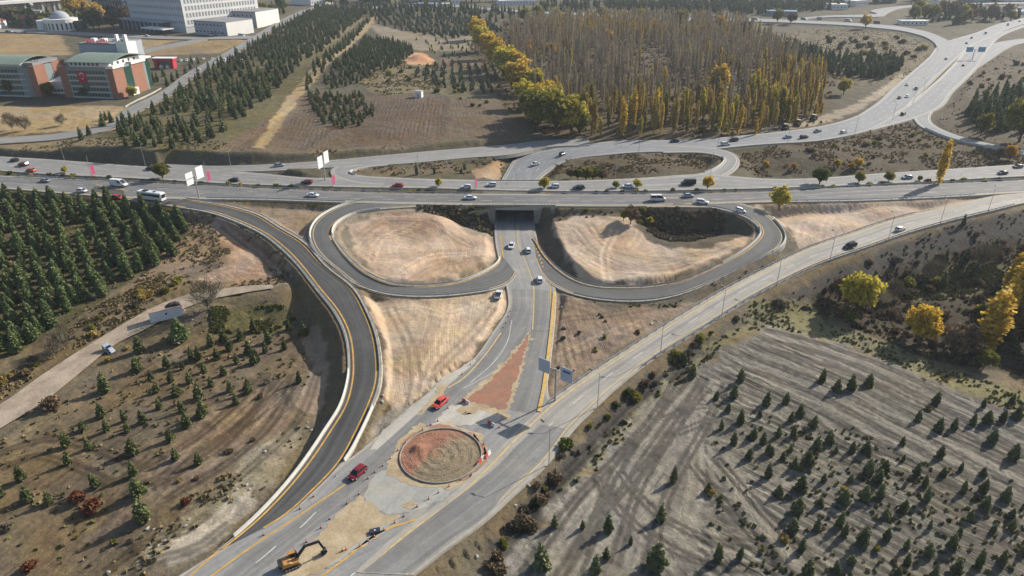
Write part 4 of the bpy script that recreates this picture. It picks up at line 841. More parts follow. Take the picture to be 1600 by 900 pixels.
for s in range(3):
    sg = random.Random(500+s); lb = []
    for k in range(46):
        a = sg.random()*6.28; e = sg.uniform(.25, 1.35); q = sg.uniform(2, 3.8); b = (0, 0, sg.uniform(.6, 2.0)); lb.append((b, (q*math.cos(a)*math.cos(e), q*math.sin(a)*math.cos(e), b[2]+q*math.sin(e)), .06, .012))
    tw = blob_geo(round_clumps(3.2, .8, s+70), 900, .05, 510+s); g_ = np.random.default_rng(s)
    c = tw[0].reshape(-1, 4, 3).mean(1); d = unit(c-np.array((0, 0, .6))+.9*g_.normal(size=c.shape)); e = unit(np.cross(d, g_.normal(size=c.shape)))
    proto('bare', geo_mesh('crown', quads(c, d*.5, e*.03), M['grey_twig']), trunk_mesh(2.4, .2, .1, M['bark_pale'], lb))
    for kd, mt in (('olive', 'olive_leaf'), ('brown', 'brown_leaf'), ('rust', 'rust_leaf'), ('green', 'green_leaf'), ('grey', 'grey_twig'), ('straw', 'twig_leaf')):
        cl = [(sg.uniform(-.5, .5), sg.uniform(-.5, .5), .35+.15*q, .6, .6, .45) for q in range(4)]
        st = [((0, 0, -.2), (sg.uniform(-.5, .5), sg.uniform(-.5, .5), .8), .04, .01) for q in range(5)]
        proto('shrub_'+kd, geo_mesh('foliage', blob_geo(cl, 420, .12, 600+s), M[mt]), tubes_geo(st, 4).mesh('stem', M['bark']))
TREES = {}
def plant(kind, name, cat, p, sc, label, group=None, rz=None, wide=1.0):
    pr = PROTO[kind]; i = random.randrange(len(pr)); crown, trunk = pr[i]
    s = (sc*wide, sc*wide*random.uniform(.94, 1.06), sc)
    wv = random.uniform(.84, 1.18); s = (s[0]*wv, s[1]*wv, s[2])
    o = empty(name, (p[0], p[1], p[2]), random.random()*6.28 if rz is None else rz, label, cat, group, s)
    o.rotation_euler[0] = random.gauss(0, .04); o.rotation_euler[1] = random.gauss(0, .04)
    link('trunk' if not kind.startswith('shrub') else 'stem', trunk, o); link('crown' if not kind.startswith('shrub') else 'foliage', crown, o); return o
def inpoly(pt, poly): return polyd(np.asarray(poly), np.array([pt[0]]), np.array([pt[1]]))[0] > 0
def wpoly(pts): return np.array([G(x, y)[:2] for x, y in pts])
def proj(p):
    dep = p[1]*CP-(p[2]-CAMH)*SP; up = p[1]*SP+(p[2]-CAMH)*CP
    return 800+F*p[0]/dep, 450-F*up/dep
def vis(p, m=25): x, y = proj(p); return -m < x < 1600+m and -m < y < 900+m
def grid(poly, du, dv, th, jit, seed=0):
    wp = wpoly(poly); c, s = math.cos(th), math.sin(th); u = wp[:, 0]*c+wp[:, 1]*s; v = -wp[:, 0]*s+wp[:, 1]*c; g = np.random.default_rng(seed)
    UU, VV = np.meshgrid(np.arange(u.min(), u.max(), du), np.arange(v.min(), v.max(), dv)); UU = UU.ravel()+g.normal(size=UU.size)*jit; VV = VV.ravel()+g.normal(size=VV.size)*jit
    x = UU*c-VV*s; y = UU*s+VV*c; k = polyd(wp, x, y) > 0; x, y = x[k], y[k]
    k = gsample(RG, x, y) > 2.5; x, y = x[k], y[k]
    return np.stack([x, y, gz(x, y)], 1)
# the dense pine plantation on the left
pl_ = grid([(-160,301),(0,306),(60,300),(240,306),(300,350),(262,392),(252,418),(196,440),(150,452),(100,505),(50,545),(0,560),(-90,600),(-260,640)], 5.0, 4.3, R(-55), .42, 1)
k = 0
for p in pl_:
    if not vis(p, 40) or random.random() < .06: continue
    plant('pine', 'pine_tree', 'pine tree', p, random.choice((random.uniform(.45, .66), random.uniform(.58, .8), random.uniform(.62, .86))), 'dark green pine in the dense rows of the plantation left of the curved ramp', 'pines of the dense plantation'); k += 1
for x, y in ((201,435),(222,410),(232,398),(250,385),(160,462),(118,472),(270,398),(60,520),(5,545)): plant('pine', 'pine_tree', 'pine tree', G(x, y), .62, 'small rounded pine on the open edge of the plantation beside the dirt slope', 'small pines on the plantation edge', wide=1.15); k += 1
print('plantation', k)
W1 = [(350,532),(359,546),(377,530),(397,517),(311,561),(261,575),(267,596),(285,576),(297,597),(319,581),(350,584),(390,552),(370,567),(397,567),(330,602),(359,610),(389,612),(237,592),(245,612),(250,637),(277,616),(311,622),(285,642),(316,649),(369,630),(196,656),(224,660),(131,672),(167,672),(200,674),(292,666),(104,697),(140,700),(207,707),(107,725),(267,687),(275,717),(310,724),(210,742),(34,749),(151,760),(2,775),(44,781),(77,786),(217,772),(224,810),(164,612),(159,650),(219,549),(215,577),(451,515),(475,522),(445,545),(415,550),(402,565),(467,597),(340,560),(420,535),(300,560),(330,540),(-20,740),(-40,800)]
for x, y in W1:
    plant('young', 'young_pine', 'young pine', G(x, y+1), random.uniform(.62, 1.02)*(1.35 if (x, y) in ((224,810),(164,612),(219,549),(215,577)) else 1), 'young green pine casting a long shadow in the brown field left of the curved ramp', 'young pines of the left field', wide=.85)
plant('pine', 'pine_tree', 'pine tree', G(282, 531), .78, 'broad dark pine standing alone just below the white container', wide=1.1)
plant('shrub_brown', 'shrub', 'shrub', G(85, 634), 2.2, 'round dark brown bush right beside the lower stretch of the pale gravel track')
W2 = [(1284,594),(1307,611),(1330,607),(1357,602),(1227,629),(1249,650),(1271,667),(1461,630),(1536,635),(1580,629),(1434,657),(1490,670),(1520,662),(1542,660),(1566,657),(1587,652),(1465,672),(1204,710),(1235,705),(1262,726),(1296,692),(1352,707),(1410,694),(1469,712),(1549,690),(1582,716),(1217,772),(1252,765),(1286,752),(1327,752),(1356,739),(1382,736),(1352,779),(1317,785),(1281,789),(1245,800),(1277,827),(1310,822),(1347,850),(1382,807),(1412,796),(1447,782),(1452,825),(1385,842),(1417,880),(1450,867),(1487,855),(1505,767),(1537,795),(1570,780),(1514,811),(1551,830),(1580,825),(1530,882),(1565,880),(1597,865),(1492,895),(1460,899),(867,822),(910,825),(950,830),(985,850),(1032,812),(1052,752),(1025,885),(930,895),(847,887),(947,872),(1106,767),(1122,875),(1155,872),(1146,694),(1170,715),(1199,707),(1067,567),(1119,622),(1157,595),(1145,620),(1137,642),(1157,660),(1187,650),(1197,632),(1127,670),(1082,587),(1640,700),(1650,800),(1620,880),(1240,680),(1500,735),(1330,880),(1200,745)]
for x, y in W2:
    big = 1.45 if (x, y) in ((1025,885),(930,895),(847,887),(1262,726),(1347,850),(1352,779)) else 1
    plant('field', 'small_pine', 'small pine', G(x, y+1), random.uniform(.5, .95)*big, 'small dark pine on the grey furrowed field at lower right, backlit by the sun', 'small pines of the right field', wide=.88)
wx = wpoly([(1105,640),(1250,645),(1330,690),(1480,725),(1620,760),(1640,900),(1240,905),(1215,790),(1130,700)]); gx = random.Random(31); c_ = 0
taken = [G(x, y)[:2] for x, y in W2]
while c_ < 26:
    x = gx.uniform(wx[:, 0].min(), wx[:, 0].max()); y = gx.uniform(wx[:, 1].min(), wx[:, 1].max())
    if inpoly((x, y), wx) and min(math.hypot(x-t[0], y-t[1]) for t in taken) > 2.3:
        taken.append(np.array((x, y))); plant('field', 'small_pine', 'small pine', (x, y, float(gz(x, y)[0])), gx.uniform(.4, .85), 'small dark pine on the grey furrowed field at lower right, backlit by the sun', 'small pines of the right field', wide=.9); c_ += 1
for x, y, kd in ((1284,597,'green'),(1357,604,'straw'),(1450,640,'straw'),(1225,845,'straw'),(1370,860,'olive'),(1110,772,'straw'),(1250,735,'olive'),(1320,770,'straw')): plant('shrub_'+kd, 'weed_clump', 'weeds', G(x, y), random.uniform(.7, 1.1), 'low straggly weed clump among the small pines of the right field', 'weed clumps in the right field')
# conifer belts on the far side
far_c = []
def belt(kind, poly, du, dv, th, jit, seed, lab, grp, s0, s1, drop=0.0, noise=0.0):
    for p in grid(poly, du, dv, th, jit, seed):
        if not vis(p, 8) or random.random() < drop: continue
        if noise and fbm(np.array([p[0]*.02]), np.array([p[1]*.02]), seed)[0] < noise: continue
        sc = random.uniform(s0, s1); far_c.append((pxm(p)*sc, kind, p, sc, lab, grp))
FOREST = [(162,205),(225,188),(330,100),(420,58),(452,25),(505,14),(572,18),(560,32),(545,45),(510,75),(440,132),(400,172),(382,190),(330,222),(262,234),(205,225)]
belt('conifer', FOREST, 5.4, 6.6, R(22), 1.3, 11, 'slim dark conifer in the hillside wood between the local road and the straight track', 'conifers of the left hillside wood', .5, 1.0, .08, .22)
belt('conifer', [(480,120),(545,58),(572,34),(580,30),(560,55),(505,112),(470,150)], 5, 6, R(20), .8, 12, 'dark conifer in the narrow row beside the straight dirt track', 'conifers of the narrow row', .5, .8)
belt('conifer', [(505,128),(570,60),(620,66),(650,80),(622,105),(560,130),(520,140)], 4.6, 4.8, R(30), .7, 13, 'dark conifer in the square plot right of the straight dirt track', 'conifers of the square plot', .45, .75, .05)
belt('conifer_grey', [(580,22),(760,30),(790,50),(700,62),(640,50),(590,38)], 7, 7.5, R(15), 1.0, 14, 'small greyish conifer in the rows at the top of the field', 'conifers of the top rows', .55, .95, .08)
belt('conifer', [(470,16),(600,9),(770,16),(830,22),(790,36),(640,26),(580,26),(500,22)], 11, 13, R(10), 3, 15, 'dark conifer in the belt along the far road at the top', 'conifers of the top belt', .9, 1.4, .1)
belt('conifer_grey', [(640,108),(700,98),(770,104),(785,140),(760,148),(690,138),(650,122)], 6, 5, R(5), .7, 16, 'little conifer in the sparse rows left of the autumn wood', 'little conifers beside the wood', .45, .72, .12)
belt('field', [(480,150),(562,148),(590,178),(560,202),(500,198)], 5.2, 4.6, R(-35), .7, 17, 'stubby conifer in the diagonal plot on the tilled brown field', 'conifers of the diagonal plot', .7, 1.1, .1)
belt('conifer', [(1205,78),(1240,70),(1290,92),(1330,96),(1405,92),(1412,108),(1370,128),(1300,118),(1230,100)], 8, 7, R(15), 2, 18, 'dark conifer in the clump right of the autumn wood, by the sandy slope', 'conifers right of the wood', .8, 1.3, .05)
belt('conifer', [(1502,198),(1512,168),(1560,150),(1700,158),(1700,205),(1560,210)], 7, 7, R(15), 1.5, 19, 'dark conifer in the dense stand below the motorway bend at right', 'conifers of the right stand', 1.0, 1.5)
belt('conifer_grey', [(650,62),(760,66),(775,92),(700,92),(668,80)], 8, 8, R(12), 1.2, 26, 'tiny conifer scattered on the pale slope beside the wood', 'tiny conifers of the pale slope', .35, .6, .3)
belt('conifer', [(940,6),(1060,5),(1300,5),(1330,14),(1200,24),(1090,22),(1000,20),(950,16)], 9, 12, R(3), 2, 20, 'dark conifer in the long belt behind the top road', 'conifers behind the top road', 1.0, 1.7, .05)
belt('conifer', [(1440,22),(1490,18),(1595,22),(1590,32),(1500,38),(1450,36)], 14, 12, R(3), 4, 21, 'dark conifer in the shady clump by the car park at top right', 'conifers by the car park', 1.0, 1.6, .3)
belt('conifer', [(860,8),(940,8),(940,18),(820,20)], 12, 12, R(3), 3, 25, 'dark conifer in the belt behind the yellow edge of the wood', 'conifers behind the wood', 1.0, 1.6, .2)
for x, y, s in ((128,219,.75),(140,213,.7),(161,199,.95),(175,193,.8),(193,196,.85),(166,188,.6),(215,228,.8),(198,228,.6),(185,206,.6),(232,129,1.0),(240,130,.9),(246,128,.8),(262,135,.8),(270,128,.8),(278,122,.8),(290,116,.8),(298,108,.8),(256,120,.8),(300,100,.8),(220,104,.7),(226,104,.7),(232,103,.7),(212,106,.7),(310,100,.7)):
    p = G(x, y); far_c.append((pxm(p)*s*3, 'conifer', p, s, 'dark conifer planted along the local road near the school building', 'conifers along the local road'))
far_c.sort(key=lambda q: -q[0]); n_ = 0; rest = []
for q in far_c:
    if n_ < 298: plant(q[1], 'conifer', 'conifer', q[2], q[3], q[4], q[5]); n_ += 1
    else: rest.append(q)
print('conifers', len(far_c))
def stuffmass(name, rest, mat_of):
    V = []; Q = []; mi = []; k = 0; mats = []
    for (kind, p, sc) in rest:
        cr, tr = random.choice(PROTO[kind]); nv = len(cr.vertices); a = np.empty(nv*3, np.float32); cr.vertices.foreach_get('co', a); a = a.reshape(-1, 3)
        q = np.empty(len(cr.loops), np.int32); cr.loops.foreach_get('vertex_index', q); q = q.reshape(-1, 4)
        keep = np.random.default_rng(k).random(len(q)) < .8; q = q[keep]
        t = random.random()*6.28; c, s = math.cos(t), math.sin(t); b = np.stack([a[:, 0]*c-a[:, 1]*s, a[:, 0]*s+a[:, 1]*c, a[:, 2]], 1)*sc*np.array((1, 1, random.uniform(.9, 1.1)))+p
        V.append(b); Q.append(q+k); k += nv; m = cr.materials[0]
        if m not in mats: mats.append(m)
        mi.append(np.full(len(q), mats.index(m), np.int32))
    me = fast_mesh(name, np.vstack(V), np.vstack(Q), None)
    for m in mats: me.materials.append(m)
    me.polygons.foreach_set('material_index', np.concatenate(mi)); return link(name, me, None, 'stuff')
if rest: tag(stuffmass('conifer_wood', [(q[1], q[2], q[3]) for q in rest], None), 'far dark conifers that run together along the hill and the top of the view', 'conifer wood')
for x, y, h in ((652,273,5.8),(679,272,4.2),(721,271,3.2),(726,266,4.4)):
    plant('conifer', 'cypress', 'cypress', G(x, y), h/8.5, {652: 'tallest dark cypress on the dry island between the far left loop roads', 679: 'slim dark cypress, second from the left on the far left dry island', 721: 'shortest dark cypress, left of a close pair on the far left dry island', 726: 'taller dark cypress of the close pair near the lit bank on the far left island'}[x], wide=.9)
# the autumn poplar wood
WOOD = [(790,55),(850,38),(900,34),(1095,36),(1160,46),(1215,80),(1290,130),(1285,178),(1245,196),(1180,207),(1095,213),(1000,214),(930,213),(880,208),(850,175),(820,140),(800,100)]
wd = []
for p in grid(WOOD, 7.4, 7.8, R(12), 2.3, 31):
    x, y = proj(p); nf = fbm(np.array([p[0]*.012+5]), np.array([p[1]*.012]), 3)[0]
    if fbm(np.array([p[0]*.02]), np.array([p[1]*.02]), 44)[0] < .3: continue
    if 985 < x < 1045 and 88 < y < 118: continue
    lf = nf+(.28 if y > 170 else 0)+(.22 if x > 1180 else 0)+random.uniform(-.24, .24)-.03
    wd.append((y, p, 'leafy_poplar' if lf > .60 else 'bare_poplar'))
wd.sort(key=lambda q: -q[0]); rest = []; nb = nl = 0
for y, p, kd in wd:
    if kd == 'leafy_poplar' and nl < 290: plant(kd, 'thinning_poplar', 'thinning poplar', p, random.uniform(.5, .95), 'tall poplar with thin brownish yellow leaves in the autumn wood', 'thinning poplars of the wood', wide=.95); nl += 1
    elif kd == 'bare_poplar' and nb < 295: plant(kd, 'bare_poplar', 'bare poplar', p, random.uniform(.52, .98), 'bare grey poplar with upright twigs in the autumn wood', 'bare poplars of the wood', wide=.95); nb += 1
    else: rest.append((kd, p, random.uniform(.7, 1.0)))
print('poplars', nb, nl, len(rest))
if rest: tag(stuffmass('poplar_wood', rest, None), 'bare grey poplars massed together in the far part of the autumn wood', 'poplar wood')
POP = [('gold_poplar',938,213,.48,.8,'short golden poplar at the roadside edge of the wood, right of the tall green one'),('gold_poplar',924,212,.44,.7,'short slim golden poplar just right of the green poplar at the wood edge'),
 ('green_poplar',906,211,1.1,1.1,'tall broad yellow-green poplar at the left front corner of the wood'),('gold_poplar',972,213,.86,.9,'tall golden poplar alone at the front edge of the wood, left of its middle'),('olive_poplar',1000,212,.50,1.0,'short yellow-olive poplar at the middle of the wood front edge'),
 ('gold_poplar',1032,208,.75,.7,'slim golden poplar inside the front of the wood'),('gold_poplar',990,196,.95,.9,'tall faded golden poplar a row behind the wood front'),('olive_poplar',1122,209,.9,.7,'slim yellow poplar at the right half of the wood front'),('olive_poplar',1138,210,.8,.8,'yellow poplar between the two golden ones at the right of the wood front'),
 ('gold_poplar',1152,209,.7,1.0,'golden poplar furthest right on the straight front of the wood'),('gold_poplar',868,160,.8,1.1,'golden poplar behind the yellow willows at the left of the wood'),('olive_poplar',876,178,.8,1.0,'olive-yellow poplar behind the willows at the left of the wood'),
 ('gold_poplar',1116,150,.9,1.9,'broad bright golden poplar high in the right half of the wood'),('gold_poplar',1126,152,1.0,2.3,'broadest bright orange-gold poplar standing out in the right half of the wood'),('olive_poplar',1205,190,.9,1.2,'broad yellow poplar at the right flank of the wood'),('olive_poplar',1222,188,.95,1.1,'tall yellow poplar at the right flank of the wood, next to the parked machines'),
 ('olive_poplar',1240,150,.8,1.0,'yellow poplar on the upper right flank of the wood'),('gold_poplar',1272,184,.42,1.3,'short golden poplar behind the parked road machines'),('gold_poplar',1282,181,.38,1.3,'short golden poplar right behind the last parked road machine'),('olive_poplar',1190,170,.85,1.0,'olive-yellow poplar inside the right flank of the wood'),('gold_poplar',1230,120,.7,1.0,'faded golden poplar near the conifers right of the wood'),
 ('gold_poplar',1465,289,.92,.95,'tall golden poplar standing alone in the median of the highway at right'),('gold_poplar',1180,212,.4,1.0,'small golden poplar near the right end of the wood front'),('olive_poplar',895,200,.6,1.0,'olive poplar half hidden behind the green one at the wood corner')]
POP += [('gold_poplar',1538,548,.9,1.9,'tall broad orange-gold tree in the hollow near the right border'),('gold_poplar',1556,530,.85,1.7,'golden tree just right of the broad one in the hollow'),('gold_poplar',1585,512,1.15,1.7,'tallest golden tree at the right border of the hollow'),('olive_poplar',1600,500,1.1,1.6,'yellow tall tree cut by the right border'),('gold_poplar',1572,470,.8,1.4,'faded golden tree behind the tallest one in the hollow')]
for kd, x, y, s, wd_, lab in POP: plant(kd, 'golden_poplar' if kd[0] != 'g' or kd[1] == 'o' else 'green_poplar', 'poplar', G(x, y), s, lab, wide=wd_)
gq = random.Random(9)
for i in range(84):
    x, y = (gq.uniform(1170, 1285), gq.uniform(120, 200)) if i % 3 == 0 else (gq.uniform(880, 1260), gq.uniform(186, 211)) if i % 3 == 1 else (gq.uniform(815, 1240), gq.uniform(95, 190))
    p = G(x, y)
    if gsample(RG, p[0], p[1])[0] > 3 and inpoly(p, wpoly(WOOD)): plant(gq.choice(['gold_poplar', 'gold_poplar', 'olive_poplar', 'olive_poplar', 'green_poplar']), 'yellow_poplar', 'yellow poplar', p, gq.uniform(.45, .88), 'faded yellow poplar standing among the bare ones of the autumn wood', 'yellow poplars of the wood', wide=gq.uniform(.6, 1.0))
WIL = [(745,62,'gold',3.4),(752,80,'yellow',3.6),(765,92,'gold',3.6),(778,108,'gold',3.8),(790,118,'yellow',3.6),(806,122,'gold',3.2),(812,146,'gold',3.6),(832,150,'yellow',3.0),(845,182,'gold',3.0),(840,205,'olive',3.6),(858,190,'yellow',3.2),(868,210,'olive',3.8),(892,212,'yellow',3.4),(880,196,'gold',2.6),(830,192,'olive',3.0),(905,212,'olive',2.4),(856,166,'gold',2.6),(822,172,'yellow',3.0),(800,140,'olive',3.0)]
lw = ['topmost golden willow at the upper left tip of the wood','second yellow willow down the left edge of the wood','golden willow on the left edge of the wood, below the top pair','large golden willow midway down the left edge of the wood','yellow willow behind the orange mound side of the wood','golden willow at the inner left edge of the wood','golden willow above the lower left bulge of the wood','pale yellow willow inside the lower left bulge of the wood','golden willow in the lower left bulge of the wood','olive willow at the outermost lower left of the wood','yellow willow behind the front pair at the wood corner','big olive-yellow willow at the lower left corner of the wood','big yellow willow right of the corner by the road','small golden willow above the corner pair','olive willow on the outer left of the lower bulge','small olive willow under the tall green poplar','small golden willow beside the golden poplar','yellow willow on the outer left edge above the olive ones','olive willow on the left edge halfway down the wood']
for (x, y, kd, s), lab in zip(WIL, lw): plant('round_'+kd, 'willow', 'willow', G(x, y), s*.92, lab)
for x, y, kd, s, lab in [(820,36,'olive',2.6,'broad olive tree at the back left of the wood'),(840,34,'olive',2.8,'large green-olive tree at the back of the wood'),(868,33,'yellow',2.4,'yellow-green tree at the back of the wood, left of the orange one'),(885,36,'orange',1.8,'small orange tree at the back of the wood'),(1000,33,'yellow',2.2,'yellow tree among poplars along the back of the wood'),(940,32,'olive',2.4,'olive tree in the middle of the back row of the wood'),(975,33,'gold',2.0,'golden tree in the back row of the wood'),(1062,44,'olive',3.0,'round olive tree at the back right of the wood by the top road'),(1125,50,'orange',2.4,'orange tree at the back right of the wood'),(1160,58,'brown',2.4,'brown tree at the right shoulder of the wood'),(950,72,'orange',2.2,'orange tree deep inside the left half of the wood'),(862,92,'orange',2.0,'orange tree left of the middle of the wood'),(825,88,'orange',2.0,'rusty orange tree at the left inside edge of the wood'),(1214,36,'olive',2.4,'olive tree by the top road right of the wood'),(1235,38,'brown',2.0,'bare brown tree by the top road'),(1352,44,'gold',2.2,'golden tree beside the curving far ramp'),(1592,222,'olive',3.4,'large olive tree at the right border near the conifer stand'),(1532,212,'olive',1.8,'low olive tree in front of the conifer stand'),(1318,148,'yellow',1.6,'small yellow tree by the pale path on the sandy slope')]:
    plant('round_'+kd, 'autumn_tree', 'tree', G(x, y), s, lab)
for x, y, kd, s, lab in [(255,281,'olive',1.35,'round olive street tree in the highway median at far left'),(102,271,'yellow',.62,'small yellow street tree in the median near the orange car'),(685,293,'yellow',.72,'small yellow street tree in the median left of the bridge'),(850,297,'yellow',1.0,'yellow-green street tree in the median right above the bridge'),(962,295,'olive',.6,'little olive street tree in the median right of the bridge'),(995,295,'yellow',.75,'small yellow street tree in the median, left of the orange-tinted one'),(1105,297,'gold',1.1,'yellow and orange street tree in the median beside the far right loop'),(1217,328,'yellow',1.7,'yellow roadside tree with a bare stem on the tip of the sand triangle'),(1280,289,'green',1.35,'green street tree in the right half of the median'),(1341,287,'olive',.95,'small olive street tree between the green one and the tall golden poplar'),(1388,285,'olive',.85,'thin olive shrub-like street tree left of the tall golden poplar'),(1436,284,'olive',.5,'tiny olive street tree next to the tall golden poplar'),(1577,250,'orange',1.3,'orange street tree at the right border beyond the highway'),(1560,252,'brown',1.2,'brown bare street tree beside the orange one at the right border'),(1340,490,'yellow',2.1,'round bright yellow tree in the shaded hollow at right'),(1437,540,'gold',2.0,'golden orange tree on the edge of the furrowed field'),(1510,548,'yellow',1.0,'small yellow tree left of the tall golden ones in the hollow'),(1570,500,'olive',1.6,'olive tree among the golden ones at the right border'),(1630,560,'brown',2.0,'brown tree at the right border beside the shaded furrows'),(1600,430,'brown',1.8,'brown tree on the bank behind the golden group at the right border'),(1310,470,'brown',1.4,'brown bush-like tree left of the round yellow tree'),(1500,560,'brown',1.6,'dark brown tree in the shade of the hollow'),(1590,540,'brown',2.0,'dark brown tree at the right border below the golden one'),(1537,575,'olive',.9,'small olive tree at the shady foot of the orange tree'),(915,283,'olive',1.2,'bushy olive tree left of centre on the far right dry island'),(903,281,'green',.9,'bushy green tree at the left of the group on the far right dry island'),(926,282,'green',1.1,'yellow-green tree at the right of the group on the far right dry island'),(892,279,'brown',.8,'brown leafless bush-tree at the left of the group on the far right island'),(940,282,'brown',.9,'brown bush-tree at the right of the group on the far right island'),(1196,262,'gold',.6,'small golden bush-tree on the dry slope beyond the highway'),(1240,266,'orange',.6,'small orange bush-tree in the dry verge beyond the highway'),(1308,262,'yellow',.7,'small yellow bush-tree in the dry verge near the green street tree'),(1340,262,'gold',.8,'golden bush-tree in the dry verge behind the small olive street tree'),(1330,265,'orange',.6,'small orange bush-tree beside the golden one in the dry verge'),(974,345,'olive',.8,'olive bushy tree on the bank of the grassy pit in the right loop'),(985,350,'brown',1.1,'brown bare tree on the bank of the grassy pit in the right loop'),(1015,352,'yellow',.5,'small yellow bush in the grassy pit of the right loop')]:
    plant('round_'+kd, 'street_tree' if 'street' in lab else 'autumn_tree', 'tree', G(x, y), s*(.84 if y < 350 else 1), lab)
for x, y, s, lab in [(326,484,1.45,'large bare grey tree beside the end of the pale gravel track'),(100,545,1.0,'bare grey bush-tree between the pine plantation and the gravel track'),(85,560,.8,'smaller bare grey bush-tree left of the gravel track'),(1480,545,1.3,'bare grey tree in the shaded hollow left of the tall orange tree'),(1395,470,1.2,'bare grey tree in the middle of the shaded hollow'),(1450,440,1.3,'bare grey tree on the upper bank of the shaded hollow'),(1530,420,1.5,'tall bare tree on the upper bank near the right border'),(40,205,1.2,'bare brown bush-tree in the dry grass below the school'),(20,203,1.3,'wide bare bush-tree in the dry grass at the far left'),(97,196,.9,'small bare bush-tree in the dry grass below the school')]:
    plant('bare', 'bare_tree', 'bare tree', G(x, y), s, lab)
for x, y, s, lab in [(1475,415,.8,'slim dark conifer on the bank, uppermost in the shaded hollow'),(1472,452,.85,'slim dark conifer at the middle of the shaded hollow'),(1508,410,.7,'slim dark conifer beside the grassy strip in the hollow'),(1366,438,.45,'small dark conifer on the rubble slope above the yellow tree'),(1552,398,.8,'slim dark conifer on the bank near the right border'),(1492,455,.5,'short dark conifer in the grass of the hollow'),(1505,352,.5,'small conifer just below the pale slip road at right')]:
    plant('conifer', 'hollow_conifer', 'conifer', G(x, y), s, lab)
# shrubs along the slopes
g_ = random.Random(5); n_ = 0
def shrubs(pts_poly, n, kinds, s0, s1, lab, grp, seed, nm='shrub'):
    global n_
    wp = wpoly(pts_poly); g = random.Random(seed); c = 0; tries = 0
    while c < n and tries < n*40:
        tries += 1; x = g.uniform(wp[:, 0].min(), wp[:, 0].max()); y = g.uniform(wp[:, 1].min(), wp[:, 1].max())
        if not inpoly((x, y), wp) or gsample(RG, x, y)[0] < 1.6: continue
        z = float(gz(x, y)[0])
        if not vis((x, y, z), 10): continue
        kd = g.choice(kinds); plant('shrub_'+kd, nm, nm.replace('_', ' '), (x, y, z-.05), g.uniform(s0, s1), lab, grp); c += 1; n_ += 1
shrubs([(900,690),(960,650),(1100,545),(1180,490),(1160,480),(1070,545),(960,630),(880,700),(780,850),(720,900),(800,900)], 48, ['olive','brown','green','brown','grey','grey'], .5, 1.6, 'scruffy olive or brown shrub on the verge between the slip road and the furrowed field', 'shrubs of the right verge', 3, 'verge_bush')
shrubs([(1180,480),(1350,415),(1560,350),(1600,400),(1600,560),(1450,540),(1330,505),(1240,480)], 60, ['brown','brown','grey','olive'], .9, 2.4, 'brown shrub in the shaded hollow right of the slip road', 'shrubs of the shaded hollow', 4, 'hollow_bush')
shrubs([(50,560),(150,500),(240,440),(300,440),(180,520),(60,610),(0,640),(0,590)], 26, ['grey','brown','straw','olive'], .6, 1.6, 'dry brown shrub in the rough grass between the pines and the gravel track', 'shrubs by the gravel track', 5)
shrubs([(0,820),(100,740),(240,700),(420,560),(460,600),(430,690),(300,800),(200,890),(0,890)], 14, ['brown','straw','olive','grey'], .4, 1.0, 'low dry shrub scattered in the brown field of young pines', 'shrubs of the left field', 6)
for x, y, s, lab in [(120,783,1.7,'rusty red bush in the lower left field, left of a close pair'),(148,795,1.9,'rusty red bush in the lower left field, right of a close pair'),(45,888,1.2,'dark rusty bush at the bottom left corner'),(291,785,1.0,'small rusty bush near the gravel apron of the ramp')]: plant('shrub_rust', 'shrub', 'shrub', G(x, y), s, lab)
for x, y, s in ((171,563,1.0),(200,545,.7)): plant('shrub_straw', 'shrub', 'shrub', G(x, y), s, 'golden dry bush beside the silver car on the track' if x < 180 else 'little straw-coloured bush below the silver car on the track')
md = ROADS['south_carriageway'].at(0, -2.2); md2 = ROADS['north_carriageway'].at(1, 1.6)
for i in range(0, len(md), 2):
    p = md[i]; q = md2[np.argmin(np.abs(md2[:, 0]-p[0]))]; c = p*.5+q*.5
    x, y = proj(c)
    if not -20 < x < 1620 or (735 < x < 870): continue
    if random.random() < (.45 if x > 1150 else .12): continue
    c = c+np.array((random.gauss(0, .6), random.gauss(0, .4), 0)); plant('shrub_'+random.choice(['green','olive','green','brown'] if x > 850 else ['olive','brown','straw','green']), 'median_shrub', 'hedge shrub', (c[0], c[1], float(gz(c[0], c[1])[0])-.05), random.uniform(.8, 1.5), 'low clipped shrub in the narrow planted median of the highway', 'shrubs of the highway median')
shrubs([(690,326),(770,326),(775,372),(745,358),(715,342)], 14, ['olive','grey','brown'], .5, 1.1, 'scrubby bush on the bank left of the underpass portal', 'shrubs left of the portal', 8)
shrubs([(985,328),(1105,328),(1130,350),(1060,372),(1010,360)], 18, ['brown','grey','olive'], .5, 1.3, 'brown bush in the grassy pit inside the right loop', 'shrubs of the pit', 9)
shrubs([(855,325),(960,326),(950,340),(880,348)], 10, ['olive','grey'], .5, .9, 'scrubby bush on the bank right of the underpass portal', 'shrubs right of the portal', 10)
shrubs([(1250,60),(1400,60),(1450,80),(1420,110),(1340,100),(1270,80)], 34, ['brown','grey','olive'], 1.6, 3.4, 'dry bush on the open scrubland right of the autumn wood', 'shrubs of the far scrubland', 12)
shrubs([(1480,190),(1530,110),(1600,90),(1600,150),(1510,160)], 22, ['brown','grey','olive'], 1.2, 2.8, 'dry bush on the slope right of the motorway', 'shrubs right of the motorway', 13)
shrubs([(590,120),(640,105),(760,150),(790,200),(700,150),(620,135)], 22, ['olive','green','grey'], 1.0, 2.2, 'bush on the grassy rise left of the autumn wood', 'shrubs of the grassy rise', 14)
shrubs([(880,470),(1100,462),(1030,505),(900,590),(868,600)], 16, ['grey','brown','olive'], .35, .8, 'small dry bush on the brown dirt triangle', 'shrubs of the dirt triangle', 15)
